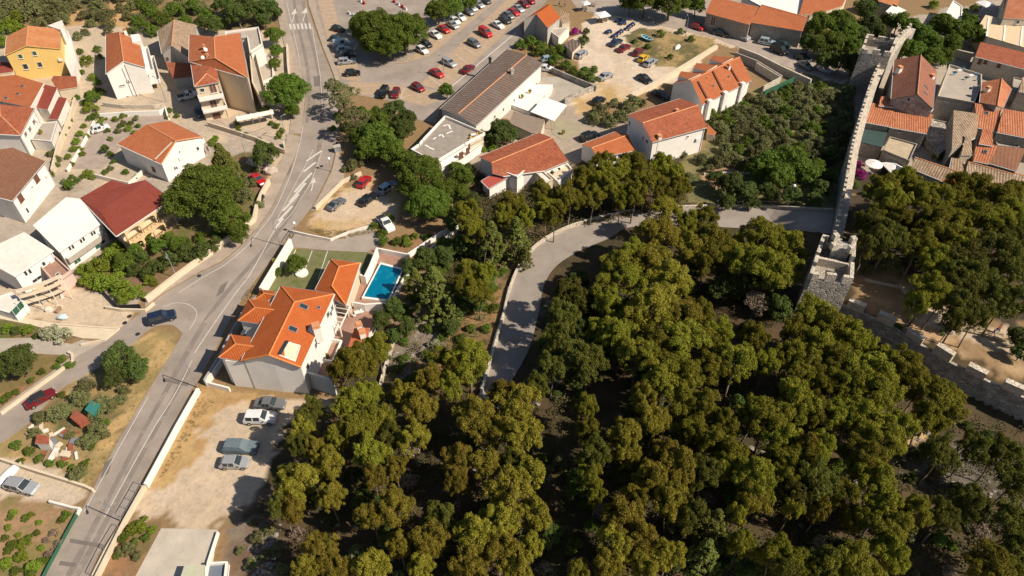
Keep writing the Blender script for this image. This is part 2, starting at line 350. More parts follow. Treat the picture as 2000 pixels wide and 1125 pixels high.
ZONES = [  # outline in photo points, colour, edge wobble (m), mottling colour, mottling amount
 (MAQ, 2, OLV, .55, [(-400,-60),(560,-60),(556,60),(530,130),(500,60),(390,45),(300,130),(220,60),(150,40),(-400,60)]),
 ((.50,.30,.14), 1.5, DRY, .4, [(205,-10),(280,-10),(262,50),(225,70)]),
 ((.46,.28,.14), 2, DRY, .4, [(90,25),(190,18),(200,55),(150,60)]),
 (PALE, .8, CONC and (.38,.32,.26), .4, [(-60,60),(150,50),(320,55),(520,60),(560,60),(580,300),(480,330),(330,400),(200,390),(110,340),(-60,280)]),
 ((.40,.34,.28), .8, (.32,.26,.20), .5, [(-60,280),(110,330),(200,380),(330,330),(480,260),(560,290),(500,440),(330,540),(270,600),(-60,620)]),
 (SOIL, 1, GRASS, .6, [(225,470),(345,440),(420,300),(520,300),(520,360),(495,430),(290,575),(140,560)]),
 ((.50,.38,.26), .8, PALE, .4, [(520,340),(545,300),(560,300),(540,370),(520,400)]),
 (SAND, .5, PALE, .5, [(-60,560),(60,560),(140,560),(270,600),(235,640),(100,632),(-60,612)]),
 (SOIL, .8, GRASS, .7, [(-60,625),(40,628),(150,655),(140,668),(60,665),(-60,672)]),
 (REDS, .8, GRASS, .45, [(-60,690),(80,690),(140,698),(60,760),(-60,812)]),
 (DRY, .8, GRASS, .35, [(50,840),(190,700),(255,680),(300,645),(345,655),(335,690),(260,810),(175,955),(90,915),(-60,880),(-60,860)]),
 (OLV, 1, DRY, .4, [(20,870),(150,740),(240,690),(290,720),(250,780),(190,880),(130,920)]),
 ((.50,.42,.34), .4, PALE, .4, [(-60,890),(90,905),(175,955),(150,990),(60,975),(-60,980)]),
 ((.32,.20,.115), .8, (.16,.15,.05), .5, [(-60,978),(40,975),(150,992),(85,1130),(-60,1200)]),
 (DRY, 1.2, (.36,.22,.10), .5, [(388,755),(420,762),(500,770),(500,840),(430,870),(330,945),(285,960)]),
 (SAND, 1.6, (.46,.36,.26), .5, [(392,830),(440,800),(500,780),(560,770),(640,770),(600,850),(540,900),(480,1000),(420,1035),(300,1030),(262,1000),(300,950),(385,900)]),
 (REDS, .6, OLV, .5, [(250,1010),(310,1030),(262,1130),(190,1130)]),
 ((.15,.10,.065), 1.5, (.22,.18,.14), .5, [(470,1000),(560,900),(560,1130),(430,1130),(440,1040)]),
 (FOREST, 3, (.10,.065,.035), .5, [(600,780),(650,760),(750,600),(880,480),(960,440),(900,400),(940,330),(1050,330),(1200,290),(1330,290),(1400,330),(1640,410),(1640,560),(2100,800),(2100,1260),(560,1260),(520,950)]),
 ((.20,.12,.06), 2, (.30,.18,.085), .6, [(840,720),(860,620),(900,600),(960,560),(1010,470),(1060,440),(1050,470),(1000,540),(965,680),(945,760),(870,730)]),
 ((.24,.155,.085), 1.5, FOREST, .4, [(900,520),(960,440),(1060,440),(1010,520),(960,560)]),
 ((.22,.18,.15), 1.5, SOIL, .6, [(770,600),(860,600),(850,690),(780,740),(745,690)]),
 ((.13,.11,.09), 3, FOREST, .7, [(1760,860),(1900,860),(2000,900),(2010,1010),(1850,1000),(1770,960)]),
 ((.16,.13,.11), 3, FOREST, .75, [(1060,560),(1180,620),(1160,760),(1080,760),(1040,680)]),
 ((.42,.30,.17), 2, DRY, .5, [(1700,850),(1760,800),(1800,830),(1790,870)]),
 (DRY, 1.2, (.50,.36,.22), .5, [(590,440),(650,380),(720,350),(800,380),(770,440),(720,440),(650,462)]),
 (SAND, 1.2, (.50,.38,.26), .4, [(610,425),(665,375),(720,370),(780,400),(740,435),(660,430)]),
 (REDS, .6, OLV, .5, [(735,475),(860,440),(900,430),(870,460),(795,495),(740,480)]),
 ((.38,.31,.25), .8, (.30,.25,.2), .4, [(870,230),(1000,110),(1060,130),(1120,200),(1160,240),(1230,230),(1250,300),(1130,320),(1000,380),(930,330),(850,300)]),
 ((.16,.125,.06), 1, SOIL, .5, [(900,240),(1000,230),(1010,280),(930,300)]),
 ((.58,.48,.38), 1, (.48,.38,.28), .5, [(1100,90),(1170,15),(1260,20),(1350,55),(1500,75),(1660,150),(1640,165),(1480,105),(1400,85),(1340,150),(1240,190),(1140,225),(1105,205),(1165,170)]),
 (DRY, 1.2, (.55,.42,.28), .6, [(1110,190),(1170,160),(1230,170),(1250,185),(1180,215),(1120,225)]),
 (OLV, 1, DRY, .45, [(1215,70),(1250,55),(1400,75),(1400,95),(1330,135),(1290,130),(1240,100)]),
 ((.11,.12,.045), 1.5, (.26,.20,.10), .4, [(1380,240),(1480,170),(1540,140),(1660,165),(1680,200),(1650,290),(1640,400),(1330,400),(1320,320),(1380,290)]),
 ((.36,.22,.14), 1, MAQ, .4, [(1370,335),(1420,315),(1470,325),(1440,350),(1390,365)]),
 ((.34,.29,.24), 1, (.42,.36,.29), .5, [(1660,60),(2200,-60),(2200,400),(1690,400),(1665,300)]),
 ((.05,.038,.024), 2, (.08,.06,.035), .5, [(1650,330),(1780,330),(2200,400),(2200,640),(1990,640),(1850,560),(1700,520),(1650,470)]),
 ((.42,.285,.165), 1.2, (.27,.18,.10), .7, [(1640,540),(1700,520),(1790,560),(1810,620),(1900,650),(2020,700),(2060,760),(1800,665),(1690,600)]),
 (PALE, .8, (.42,.33,.24), .5, [(1790,600),(1830,595),(1900,640),(1960,630),(2050,690),(2050,720),(1960,690),(1880,665),(1800,630)]),
]
def axis(lo, hi, step, far):
    a = np.arange(lo, hi+step/2, step); c = []; s = step
    v = lo
    while v > -far: s *= 1.5; v -= s; c.append(v)
    d = []; s = step; v = a[-1]
    while v < far: s *= 1.5; v += s; d.append(v)
    return np.array(c[::-1]+list(a)+d)
gx = axis(-150, 150, .8, 2500); gy = axis(26, 205, .8, 3000)
X, Y = np.meshgrid(gx, gy); Zg = Hnp(X, Y)
col = np.zeros(X.shape+(3,)); col[:] = MAQ
w1 = vnoise(X, Y, .35, 3); w2 = vnoise(X, Y, .35, 5); mot = vnoise(X, Y, .22, 9, 5); mot2 = vnoise(X, Y, .8, 12, 3)
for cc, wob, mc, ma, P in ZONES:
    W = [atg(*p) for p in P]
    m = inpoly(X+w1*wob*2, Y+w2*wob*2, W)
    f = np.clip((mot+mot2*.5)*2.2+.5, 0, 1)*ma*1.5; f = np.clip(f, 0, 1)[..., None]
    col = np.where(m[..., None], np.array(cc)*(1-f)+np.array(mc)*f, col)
nx, ny = len(gx), len(gy)
me = bpy.data.meshes.new('ground'); me.vertices.add(nx*ny)
me.vertices.foreach_set('co', np.stack([X, Y, Zg], -1).astype(np.float32).ravel())
ii, jj = np.meshgrid(np.arange(nx-1), np.arange(ny-1)); a = (jj*nx+ii).ravel()
q = np.stack([a, a+1, a+nx+1, a+nx], -1)
me.loops.add(q.size); me.polygons.add(len(q)); me.loops.foreach_set('vertex_index', q.ravel().astype(np.int32))
me.polygons.foreach_set('loop_start', (np.arange(len(q))*4).astype(np.int32)); me.update(calc_edges=True)
ca = me.color_attributes.new('soil', 'FLOAT_COLOR', 'POINT')
ca.data.foreach_set('color', np.concatenate([col, np.ones(X.shape+(1,))], -1).astype(np.float32).ravel())
me.polygons.foreach_set('use_smooth', [True]*len(q))
gm, t, b = nodes('soil_and_grass', .95)
vc = t.nodes.new('ShaderNodeVertexColor'); vc.layer_name = 'soil'
n1 = noise_(t, 1.7, 5, .7); n2 = noise_(t, .5, 5, .65); n3 = noise_(t, 6, 3, .7)
c = mixc(t, math_(t, 'MULTIPLY', ramp(t, n1, .42, .7), .55), vc.outputs[0], mixc(t, 1.0, vc.outputs[0], (.50,.52,.45), 'MULTIPLY'))
c = mixc(t, math_(t, 'MULTIPLY', ramp(t, n2, .45, .7), .4), c, mixc(t, 1.0, vc.outputs[0], (1.35,1.25,1.1), 'MULTIPLY'))
c = mixc(t, math_(t, 'MULTIPLY', ramp(t, n3, .55, .75), .5), c, mixc(t, 1.0, vc.outputs[0], (.6,.55,.5), 'MULTIPLY'))
t.links.new(c, b.inputs['Base Color']); bump(t, b, n1, .12, .7)
me.materials.append(gm)
g = bpy.data.objects.new('ground', me); COL.objects.link(g); tag(g, kind='structure')

# ------------------------------------------------------------------ flat sheets
def sheet(name, P, mat, dz=.03, kind='structure', parent=None, step=None):
    W = [atg(*p) for p in P]; mb = MB()
    if step:
        pass
    mb.prism([(w.x, w.y) for w in W], [w.z-.3 for w in W], [w.z+dz for w in W])
    o = mb.build(name, mat, parent); 
    if kind: tag(o, kind=kind)
    return o
def smooth_line(P, n=6):
    """Catmull-Rom through photo points"""
    Q = [P[0]]+list(P)+[P[-1]]; out = []
    for i in range(1, len(Q)-2):
        p0, p1, p2, p3 = (np.array(Q[k], float) for k in (i-1, i, i+1, i+2))
        for k in range(n):
            u = k/n; out.append(tuple(.5*((2*p1)+(-p0+p2)*u+(2*p0-5*p1+4*p2-p3)*u*u+(-p0+3*p1-3*p2+p3)*u**3)))
    out.append(tuple(P[-1])); return out
ROADL = smooth_line([(20,1260),(83,1125),(160,996),(197,926),(232,860),(268,800),(315,722),(344,675),(357,652)])
SIDE_LO = smooth_line([(357,652),(338,636),(307,637),(283,650),(256,675),(187,722),(117,762),(50,832),(-60,905)])
SIDE_UP = smooth_line([(-60,838),(0,808),(60,764),(107,731),(144,701),(203,667),(232,643),(283,606),(321,574),(391,533),(433,512),(471,480),(503,445),(527,413),(556,352),(575,309),(587,270),(592,235),(596,187),(588,136),(564,53),(553,0),(545,-60)])
ROADR = smooth_line([(590,-60),(600,10),(627,91),(648,144),(658,180),(662,230),(656,285),(644,333),(622,379),(606,408),(561,464),(484,568),(452,620),(420,684),(392,735),(373,763),(339,825),(277,937),(237,1012),(197,1073),(173,1125),(110,1260)])
OUT = ROADL+SIDE_LO[1:]+SIDE_UP+ROADR
sheet('road', OUT, ASPH2, .05)
# darker worn wheel tracks are wear in the asphalt itself
def ribbon(name, P, w, mat, dz, parent=None, kind='structure', smooth=True):
    P = smooth_line(P) if smooth else P
    W = [atg(*p) for p in P]; mb = MB()
    L = []
    for i, p in enumerate(W):
        d = (W[min(i+1, len(W)-1)]-W[max(i-1, 0)]); d.z = 0; d.normalize(); nn = Vector((-d.y, d.x, 0))*w/2
        L.append((p+nn, p-nn))
    for (a1, b1), (a2, b2) in zip(L[:-1], L[1:]):
        zz = Vector((0,0,dz)); mb.poly([a1+zz, b1+zz, b2+zz, a2+zz])
    o = mb.build(name, mat, parent)
    if kind: tag(o, kind=kind)
    return o
TRACK = M('asphalt_tyre_polish', (.225,.19,.165), .15, .4, .85, 12, 0, spots=(.5, .55, (.28,.24,.2)))
ribbon('road', [(135,1125),(205,990),(262,880),(330,755),(385,655),(440,575),(510,495),(560,430),(595,370),(618,310),(630,250)], .9, TRACK, .056)
ribbon('road', [(150,1125),(232,975),(300,850),(370,720)], .8, TRACK, .056)
ribbon('road', [(600,240),(604,180),(598,120),(580,40),(572,-20)], .8, TRACK, .056)
ribbon('road', [(628,240),(628,180),(618,120),(598,40),(590,-20)], .8, TRACK, .056)
# repair patches and long joints in the asphalt
PATCH = M('asphalt_patch', (.17,.145,.128), .15, .8, .9, 12, .01)
for P_ in ([(560,330),(572,322),(566,338),(556,345)],[(430,560),(446,548),(436,572),(422,580)],[(205,905),(222,893),(212,925),(196,935)],[(612,150),(624,148),(627,168),(614,170)],[(150,745),(170,733),(176,740),(157,752)],[(118,1096),(150,1100),(147,1108),(115,1104)],[(320,738),(370,748),(367,755),(318,745)],[(138,1052),(205,1064),(202,1071),(136,1060)]):
    sheet('road_patch', P_, PATCH, .062)
# markings
mk = MB()
def stripe(P, w=.18, mb=mk, dz=.066):
    W = [atg(*p)+Vector((0,0,dz)) for p in P]
    for a, b in zip(W[:-1], W[1:]):
        d = (b-a).normalized(); nn = Vector((-d.y, d.x, 0)).normalized()*w/2
        mb.poly([a+nn, b+nn, b-nn, a-nn])
for a, b in [((599,315),(628,295)),((593,336),(617,317)),((575,376),(609,338)),((566,395),(597,358)),((553,412),(583,380)),((544,432),(571,403)),((537,447),(553,427))]: stripe([a, b], .5)
stripe([(630,294),(608,356),(572,415),(545,445)], .1); stripe([(612,292),(596,325),(562,388),(536,440)], .1)
stripe(smooth_line([(380,690),(420,630),(465,567),(490,534),(536,450)]), .14)
stripe(smooth_line([(262,905),(300,838),(345,765),(375,705)]), .12); stripe(smooth_line([(205,1010),(262,905)]), .10)
stripe(smooth_line([(318,600),(345,592),(372,597),(385,615),(370,645)]), .09); 
stripe([(610,55),(626,150),(630,215)], .12); stripe([(560,5),(582,100),(594,180)], .12)
stripe(smooth_line([(592,245),(583,290),(566,345),(537,410),(510,448),(478,485),(440,517),(400,540),(350,572)]), .12)
stripe(smooth_line([(165,1000),(232,877),(290,775)]), .10)
for x in range(6): 
    x0 = 566+x*7.6; stripe([(x0, 47-x*.2), (x0+2.6, 58-x*.2)], .48)
for cx, cy, s in [(608,338+22,1),(571,30,1),(592,28,1)]:      # lane arrows
    for A in ([(0,14),(1,-2)],):
        stripe([(cx+A[0][0]*s, cy+A[0][1]*s),(cx+A[1][0]*s+3, cy+A[1][1]*s)], .22)
    W = [atg(cx-3, cy-1), atg(cx+9, cy-3), atg(cx+6, cy-13)]
    mk.poly([w+Vector((0,0,.066)) for w in W])
mo = mk.build('road_marking', LINE); tag(mo, kind='structure')
# drain gratings / manholes in the road
for (cx, cy) in [(628,325),(636,103-12),(663,113),(253,618),(244,631),(389,539),(269,653)]:
    p = atg(cx, cy); mb = MB(); mb.tube(p+Vector((0,0,.03)), p+Vector((0,0,.068)), .38, n=12)
    tag(mb.build('manhole_cover', DARK), kind='structure')
# pavements with kerbs
def pavement(P, mat=PAVE, h=.14): return sheet('pavement', P, mat, h)
pavement([(321,571)]+smooth_line([(391,530),(433,509),(471,477),(503,442),(527,410),(556,349),(575,306),(586,268)])+[(560,262),(556,300),(530,350),(524,362),(508,400),(503,425),(474,452),(426,487),(375,523),(300,568),(285,582),(283,600)])
pavement([(648,335),(626,379),(612,403),(607,412),(616,412),(655,368),(672,352),(672,318),(662,300),(660,285)])
pavement([(592,232),(596,187),(588,136),(564,53),(553,0),(545,-60),(530,-60),(538,0),(546,50),(563,120),(572,180),(568,235),(565,262),(588,262)])
pavement([(603,10),(630,91),(651,144),(661,180),(668,170),(655,130),(638,80),(618,20),(610,-60),(594,-60)], PAVE)
pavement([(373,772),(345,820),(283,937),(243,1012),(203,1073),(179,1125),(188,1125),(250,1012),(292,937),(352,820),(383,768)], CREAM, .12)
pavement([(-60,842),(0,812),(60,768),(107,735),(144,705),(140,698),(100,728),(55,760),(0,800),(-60,830)], PAVE)
pavement([(104,632),(232,645),(203,664),(160,662),(60,636),(-60,612),(-60,606)], CREAM, .25)
pavement([(-60,662),(60,660),(140,672),(160,664),(203,669),(146,702),(132,694),(60,690),(-60,690)], CONC, .03)
# parking area
PARK = sheet('parking_lot', [(603,-60),(1130,-60),(1060,10),(1015,45),(990,95),(860,212),(848,240),(790,230),(760,196),(700,186),(668,170),(655,130),(638,80),(618,20)], ASPH2, .03)
PAVER = M('tan_pavers', (.40,.295,.20), .18, .8, .9, 9, .02)
sheet('parking_bays', [(618,-10),(648,-10),(660,40),(690,95),(705,160),(668,155),(640,80)], PAVER, .045)
sheet('parking_bays', [(680,160),(745,162),(860,178),(870,188),(830,208),(780,195),(735,185),(690,186)], PAVER, .045)
sheet('parking_bays', [(820,165),(925,60),(1010,-20),(1060,-20),(1040,5),(975,75),(868,178)], PAVER, .045)
sheet('parking_bays', [(800,120),(838,110),(880,75),(960,10),(985,-20),(955,-20),(930,0),(850,55)], PAVER, .045)
sheet('access_lane', [(840,230),(870,182),(985,75),(1013,45),(1025,80),(1000,95),(860,212),(850,243)], ASPH2, .05)
lb = MB()
for i in range(7): stripe([(622+i*1.8, 4+i*7.5), (650+i*2, 2+i*7.5)], .12, lb, .055)
for i in range(12): stripe([(838+i*17.2, 150-i*14.4), (860+i*17.2, 166-i*14.4)], .12, lb, .055)
stripe([(868,181),(1010,62)], .3, lb, .058); stripe([(800,186),(782,193),(790,173)], .12, lb, .058)
tag(lb.build('bay_marking', LINE), kind='structure')
CURB = M('kerb_yellow', (.55,.36,.14), .15, 1, .85, 9, 0)
ribbon('kerb', [(775,124),(792,122),(800,114),(812,110),(830,100),(850,88)], .3, CURB, .14)
# curved hill road
HL = smooth_line([(925,800),(940,768),(960,700),(985,620),(1000,560),(1020,515),(1050,480),(1100,450),(1160,430),(1240,412),(1330,405),(1420,402),(1500,403),(1630,412)], 6)
HRr = smooth_line([(975,800),(990,760),(1030,690),(1050,620),(1062,560),(1085,522),(1130,492),(1190,466),(1225,446),(1300,440),(1370,443),(1440,446),(1540,450),(1622,458)], 6)
mb = MB(); A = [atg(*p) for p in HL]; B = [atg(*p) for p in HRr]; zz = Vector((0,0,.12)); K = 4
for i in range(len(A)-1):
    for k in range(K):
        q = [A[i].lerp(B[i], k/K), A[i].lerp(B[i], (k+1)/K), A[i+1].lerp(B[i+1], (k+1)/K), A[i+1].lerp(B[i+1], k/K)]
        mb.poly([Vector((p.x, p.y, H(p.x, p.y)+.12)) for p in q][::-1])
tag(mb.build('road', HROAD), kind='structure')
# villa forecourt (artificial grass with lines), drive, terraces
sheet('driveway', [(570,455),(640,468),(727,445),(745,470),(720,520),(700,495),(560,482),(566,470)], M('grey_paving',(.33,.28,.235),.15,.5,.9,9,.02), .05)
sheet('lawn', [(562,486),(735,494),(705,540),(640,560),(600,565),(520,570),(518,560)], M('artificial_turf', (.155,.155,.065), .2, .8, .95, 9, 0, spots=(.6,.55,(.10,.12,.03))), .07)
lm = MB()
for a, b in (((610,490),(596,527)),((640,491),(622,545)),((578,488),(565,520))): stripe([a, b], .15, lm, .09)
tag(lm.build('lawn_marking', LINE), kind='structure')
sheet('terrace', [(712,495),(735,482),(800,495),(790,530),(780,600),(735,612),(735,640),(650,740),(590,720),(640,620),(680,590),(700,545)], TERRA, .06)
sheet('courtyard', [(200,225),(325,222),(330,240),(290,260),(250,270),(200,330),(130,330),(180,262)], M('pink_grey_paving',(.36,.29,.24),.2,.6,.9,6,.02,spots=(.9,.6,(.27,.21,.17))), .04)
sheet('concrete_yard', [(315,1032),(425,1035),(412,1130),(400,1200),(230,1200),(265,1125)], M('pale_slab',(.50,.44,.36),.2,.35,.9,8,.02,spots=(.8,.63,(.34,.29,.23))), .06)
sheet('lane', [(330,75),(392,215),(408,255),(560,300),(560,275),(410,232),(385,180),(345,90)], M('lane_concrete',(.42,.34,.27),.2,.4,.9,8,.02), .04)
sheet('lane', [(1400,75),(1340,62),(1230,35),(1130,20),(1100,-20),(1500,-20),(1640,110),(1660,150),(1640,160),(1560,140),(1480,108)], M('lane_asphalt',(.36,.30,.25),.25,.35,.9,8,.02,spots=(.7,.6,(.26,.21,.17))), .035)
sheet('yard', [(1062,150),(1110,150),(1165,165),(1100,190),(1108,200),(1060,200),(1030,180)], CONC, .04)
sheet('yard', [(1075,235),(1115,232),(1145,250),(1100,275),(1078,260)], M('olive_concrete',(.33,.29,.20),.15,.6,.9,8,.01), .05)
# ================================================================== VEGETATION
PINE_L = leafmat('pine_needles', (.160,.170,.018), (.32,.285,.036), .3)
PINE_O = leafmat('pine_needles_ochre', (.195,.182,.022), (.37,.30,.045), .3)
PINE_D = leafmat('pine_needles_shaded', (.095,.105,.018), (.18,.17,.03), .25)  # darker copy of the needles for shaded crowns, shade painted into the colour
OAK_L = leafmat('broad_leaves', (.085,.135,.018), (.17,.225,.032), .32)
BRIGHT = leafmat('bright_leaves', (.14,.20,.02), (.25,.30,.035), .3)
OLIVE_L = leafmat('olive_leaves', (.13,.14,.05), (.22,.215,.09), .2)
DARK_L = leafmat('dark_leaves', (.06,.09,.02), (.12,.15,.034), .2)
GREY_L = leafmat('dry_twigs', (.23,.17,.125), (.32,.25,.19), .1)
MAG_L = leafmat('magenta_flowers', (.34,.02,.20), (.50,.04,.30), .3)
WFL_L = leafmat('white_flowers_and_leaves', (.14,.17,.05), (.62,.58,.45), .2)
def leaf_mesh(name, C, Rc, nleaf, size, mat, seed, flat=1.0, outward=.9, tuft=0.0):
    """C clump centres (k,3), Rc clump radii; nleaf small faces per unit clump"""
    g = np.random.default_rng(seed); C = np.asarray(C); Rc = np.asarray(Rc)
    cnt = np.maximum(6, (nleaf*(Rc/Rc.mean())**2).astype(int)); idx = np.repeat(np.arange(len(C)), cnt); n = len(idx)
    d = g.normal(size=(n, 3)); d /= np.linalg.norm(d, axis=1)[:, None]; d[:, 2] = np.where(d[:, 2] < -.45, -d[:, 2], d[:, 2])
    rr = (g.uniform(.62, 1.05, n))[:, None]
    P = C[idx] + d*rr*Rc[idx][:, None]*np.array([1, 1, .8])
    nn = d*outward + g.normal(size=(n, 3))*.55; nn[:, 2] += .25; nn /= np.linalg.norm(nn, axis=1)[:, None]
    t = np.cross(nn, g.normal(size=(n, 3))); t /= np.linalg.norm(t, axis=1)[:, None]+1e-9; b2 = np.cross(nn, t)
    s = size*g.uniform(.6, 1.4, n)[:, None]; wd = np.full((n, 1), .55)
    if tuft:
        k = (g.random(n) < tuft)[:, None]; t2 = d+g.normal(size=(n, 3))*.35; t2 /= np.linalg.norm(t2, axis=1)[:, None]; b3 = np.cross(t2, g.normal(size=(n, 3))); b3 /= np.linalg.norm(b3, axis=1)[:, None]
        t = np.where(k, t2, t); b2 = np.where(k, b3, b2); s = np.where(k, s*1.5, s); wd = np.where(k, .22, wd)
    V = np.stack([P+t*s, P+b2*s*wd, P-t*s*.9, P-b2*s*wd], 1).reshape(-1, 3)
    me = bpy.data.meshes.new(name); me.vertices.add(len(V)); me.vertices.foreach_set('co', V.astype(np.float32).ravel())
    me.loops.add(len(V)); me.polygons.add(n); me.loops.foreach_set('vertex_index', np.arange(len(V), dtype=np.int32))
    me.polygons.foreach_set('loop_start', (np.arange(n)*4).astype(np.int32)); me.update(calc_edges=True)
    me.materials.append(mat); return me
def limbs(name, C, base_r, z0, seed, mat=None, bend=.8, frac=.5):
    g = random.Random(seed); mb = MB(); p = Vector((0, 0, -.4)); top = Vector((g.uniform(-.6,.6)*bend, g.uniform(-.6,.6)*bend, z0))
    mid = p.lerp(top, .5)+Vector((g.uniform(-.35,.35)*bend, g.uniform(-.35,.35)*bend, 0))
    mb.tube(p, mid, base_r, base_r*.75, 7); mb.tube(mid, top, base_r*.75, base_r*.5, 7)
    for c in C:
        if g.random() > frac: continue
        c = Vector(c); m = top.lerp(c, .5)+Vector((0, 0, -.15*(c-top).length))
        s = mid.lerp(top, g.uniform(.3, 1)); mb.tube(s, m, base_r*.32, base_r*.2, 5, caps=False); mb.tube(m, c, base_r*.2, .03, 5, caps=False)
    o = mb.build(name, mat or BARK, None, True); me = o.data; bpy.data.objects.remove(o); return me
def make_kind(kind, seed):
    g = random.Random(seed*31+5); C = []; Rc = []
    if kind.startswith('pine'):                      # about R=3.5 m, needle puffs on lifted limbs
        Rr, zc = 3.3, 6.4; nl = g.randint(10, 14); lobes = []
        for i in range(nl):
            a = 2.4*i+g.uniform(-.4,.4); rad = Rr*math.sqrt((i+.5)/nl)*.85
            lobes.append((rad*math.cos(a), rad*math.sin(a), zc + 1.7*(1-(rad/Rr)**2)+g.uniform(-1.1,.7), g.uniform(.7,1.2)))
        for lx, ly, lz, lr in lobes:
            for k in range(g.randint(11, 16)):
                th = g.uniform(0, 6.28); q = lr*math.sqrt(g.random())
                C.append((lx+q*math.cos(th), ly+q*math.sin(th), lz+g.uniform(-.5,.45)-q*.35)); Rc.append(g.uniform(.32,.72))
        for k in range(30):
            th = g.uniform(0, 6.28); q = Rr*.8*math.sqrt(g.random()); C.append((q*math.cos(th), q*math.sin(th), zc-1.2+g.uniform(-.8,.5))); Rc.append(g.uniform(.3,.5))
        m = {'pine':PINE_L,'pine_ochre':PINE_O,'pine_dark':PINE_D}[kind]
        return leaf_mesh('crown', C, Rc, 120, .115, m, seed, outward=1.1, tuft=.4), limbs('trunk', [l[:3] for l in lobes], .22, 5.0, seed, bend=1.4, frac=.95), 3.7, 7.0
    if kind in ('broad', 'bright', 'darkbroad'):     # R=3
        for i in range(95):
            th = g.uniform(0, 6.28); u = g.uniform(-.5, 1); k = math.sqrt(max(0, 1-u*u)); q = (2.15 + .55*math.sin(3*th+seed)+.3*math.sin(5*th+u*4))*g.uniform(.72,1)
            C.append((q*k*math.cos(th), q*k*math.sin(th), 3.1+u*2.0*g.uniform(.8,1.05))); Rc.append(g.uniform(.45,.8))
        m = {'broad':OAK_L,'bright':BRIGHT,'darkbroad':DARK_L}[kind]
        return leaf_mesh('crown', C, Rc, 85, .15, m, seed), limbs('trunk', C, .2, 2.2, seed, frac=.16), 3.0, 3.1
    if kind == 'bigbroad':                           # R=6
        for i in range(250):
            th = g.uniform(0, 6.28); u = g.uniform(-.45, 1); k = math.sqrt(max(0, 1-u*u)); q = (4.6+.9*math.sin(4*th+seed)+.6*math.sin(7*th+u*5))*g.uniform(.75,1)
            C.append((q*k*math.cos(th), q*k*math.sin(th), 5+u*3.6*g.uniform(.85,1.05))); Rc.append(g.uniform(.55,1.1))
        return leaf_mesh('crown', C, Rc, 110, .17, OAK_L, seed), limbs('trunk', C, .38, 3.6, seed, frac=.1), 5.9, 5.0
    if kind in ('bush', 'olive', 'darkbush', 'brightbush', 'drybush', 'magenta', 'whiteflower'):   # R=1.6 from the ground
        n = 34 if kind != 'drybush' else 26
        for i in range(n):
            th = g.uniform(0, 6.28); u = g.uniform(-.05, 1); k = math.sqrt(max(0, 1-u*u)); q = (1.15+.25*math.sin(3*th+seed))*g.uniform(.6,1)
            C.append((q*k*math.cos(th), q*k*math.sin(th), .35+u*1.15*g.uniform(.75,1.05))); Rc.append(g.uniform(.25,.5))
        m = {'bush':OAK_L,'olive':OLIVE_L,'darkbush':DARK_L,'brightbush':BRIGHT,'drybush':GREY_L,'magenta':MAG_L,'whiteflower':WFL_L}[kind]
        return leaf_mesh('foliage', C, Rc, 62 if kind != 'drybush' else 30, .10, m, seed, outward=.7), limbs('stem', C, .07, .5, seed, frac=.25), 1.6, .9
    if kind == 'sparse':                             # half bare tree R=3
        for i in range(46):
            th = g.uniform(0, 6.28); u = g.uniform(-.3, 1); q = 2.5*g.uniform(.5,1); k = math.sqrt(max(0, 1-u*u))
            C.append((q*k*math.cos(th), q*k*math.sin(th), 4+u*2.1)); Rc.append(g.uniform(.3,.6))
        return leaf_mesh('crown', C, Rc, 75, .12, OLIVE_L, seed, outward=.4), limbs('trunk', C, .2, 2.6, seed, frac=.8), 3.0, 4.0
    if kind == 'bare':                               # leafless grey tree R=2.4
        for i in range(40):
            th = g.uniform(0, 6.28); u = g.uniform(-.2, 1); q = 2.0*g.uniform(.5,1); k = math.sqrt(max(0, 1-u*u))
            C.append((q*k*math.cos(th), q*k*math.sin(th), 2.6+u*1.5)); Rc.append(g.uniform(.25,.5))
        return leaf_mesh('crown', C, Rc, 30, .07, GREY_L, seed, outward=.2), limbs('trunk', C, .14, 1.8, seed, BARK, frac=1), 2.4, 2.8
    if kind == 'cypress':                            # spiky drooping evergreen R=3
        for i in range(150):
            z = g.uniform(0, 1); q = 2.9*(1-z)**.8*g.uniform(.55,1); th = g.uniform(0, 6.28)
            C.append((q*math.cos(th), q*math.sin(th), 1+z*7)); Rc.append(g.uniform(.22,.42))
        return leaf_mesh('crown', C, Rc, 52, .15, leafmat('feathery_needles', (.12,.14,.03), (.22,.23,.05)) if 'feathery_needles' not in MATS else MATS['feathery_needles'], seed, outward=.5), limbs('trunk', C, .22, 5.5, seed, frac=.12), 2.9, 3.6
    if kind == 'palm':
        mb = MB()
        return None
KINDV = {}
def kindv(kind, v):
    if (kind, v) not in KINDV: KINDV[(kind, v)] = make_kind(kind, v+1)
    return KINDV[(kind, v)]
NV = {'pine':7,'pine_ochre':6,'pine_dark':3,'broad':5,'bright':3,'darkbroad':4,'bigbroad':3,'bush':3,'olive':4,'darkbush':3,'brightbush':2,'drybush':2,'magenta':1,'whiteflower':1,'sparse':2,'bare':3,'cypress':3}
CAT = {'pine':'pine tree','pine_ochre':'pine tree','pine_dark':'pine tree','bush':'shrub','olive':'shrub','darkbush':'shrub','brightbush':'shrub','drybush':'shrub','magenta':'shrub','whiteflower':'shrub'}
NAME = {'pine':'pine_tree','pine_ochre':'pine_tree','pine_dark':'pine_tree','bush':'shrub','olive':'olive_shrub','darkbush':'shrub','brightbush':'shrub','drybush':'dry_shrub','magenta':'bougainvillea','whiteflower':'oleander','bare':'bare_tree','cypress':'cedar_tree'}
_cnt = [0]
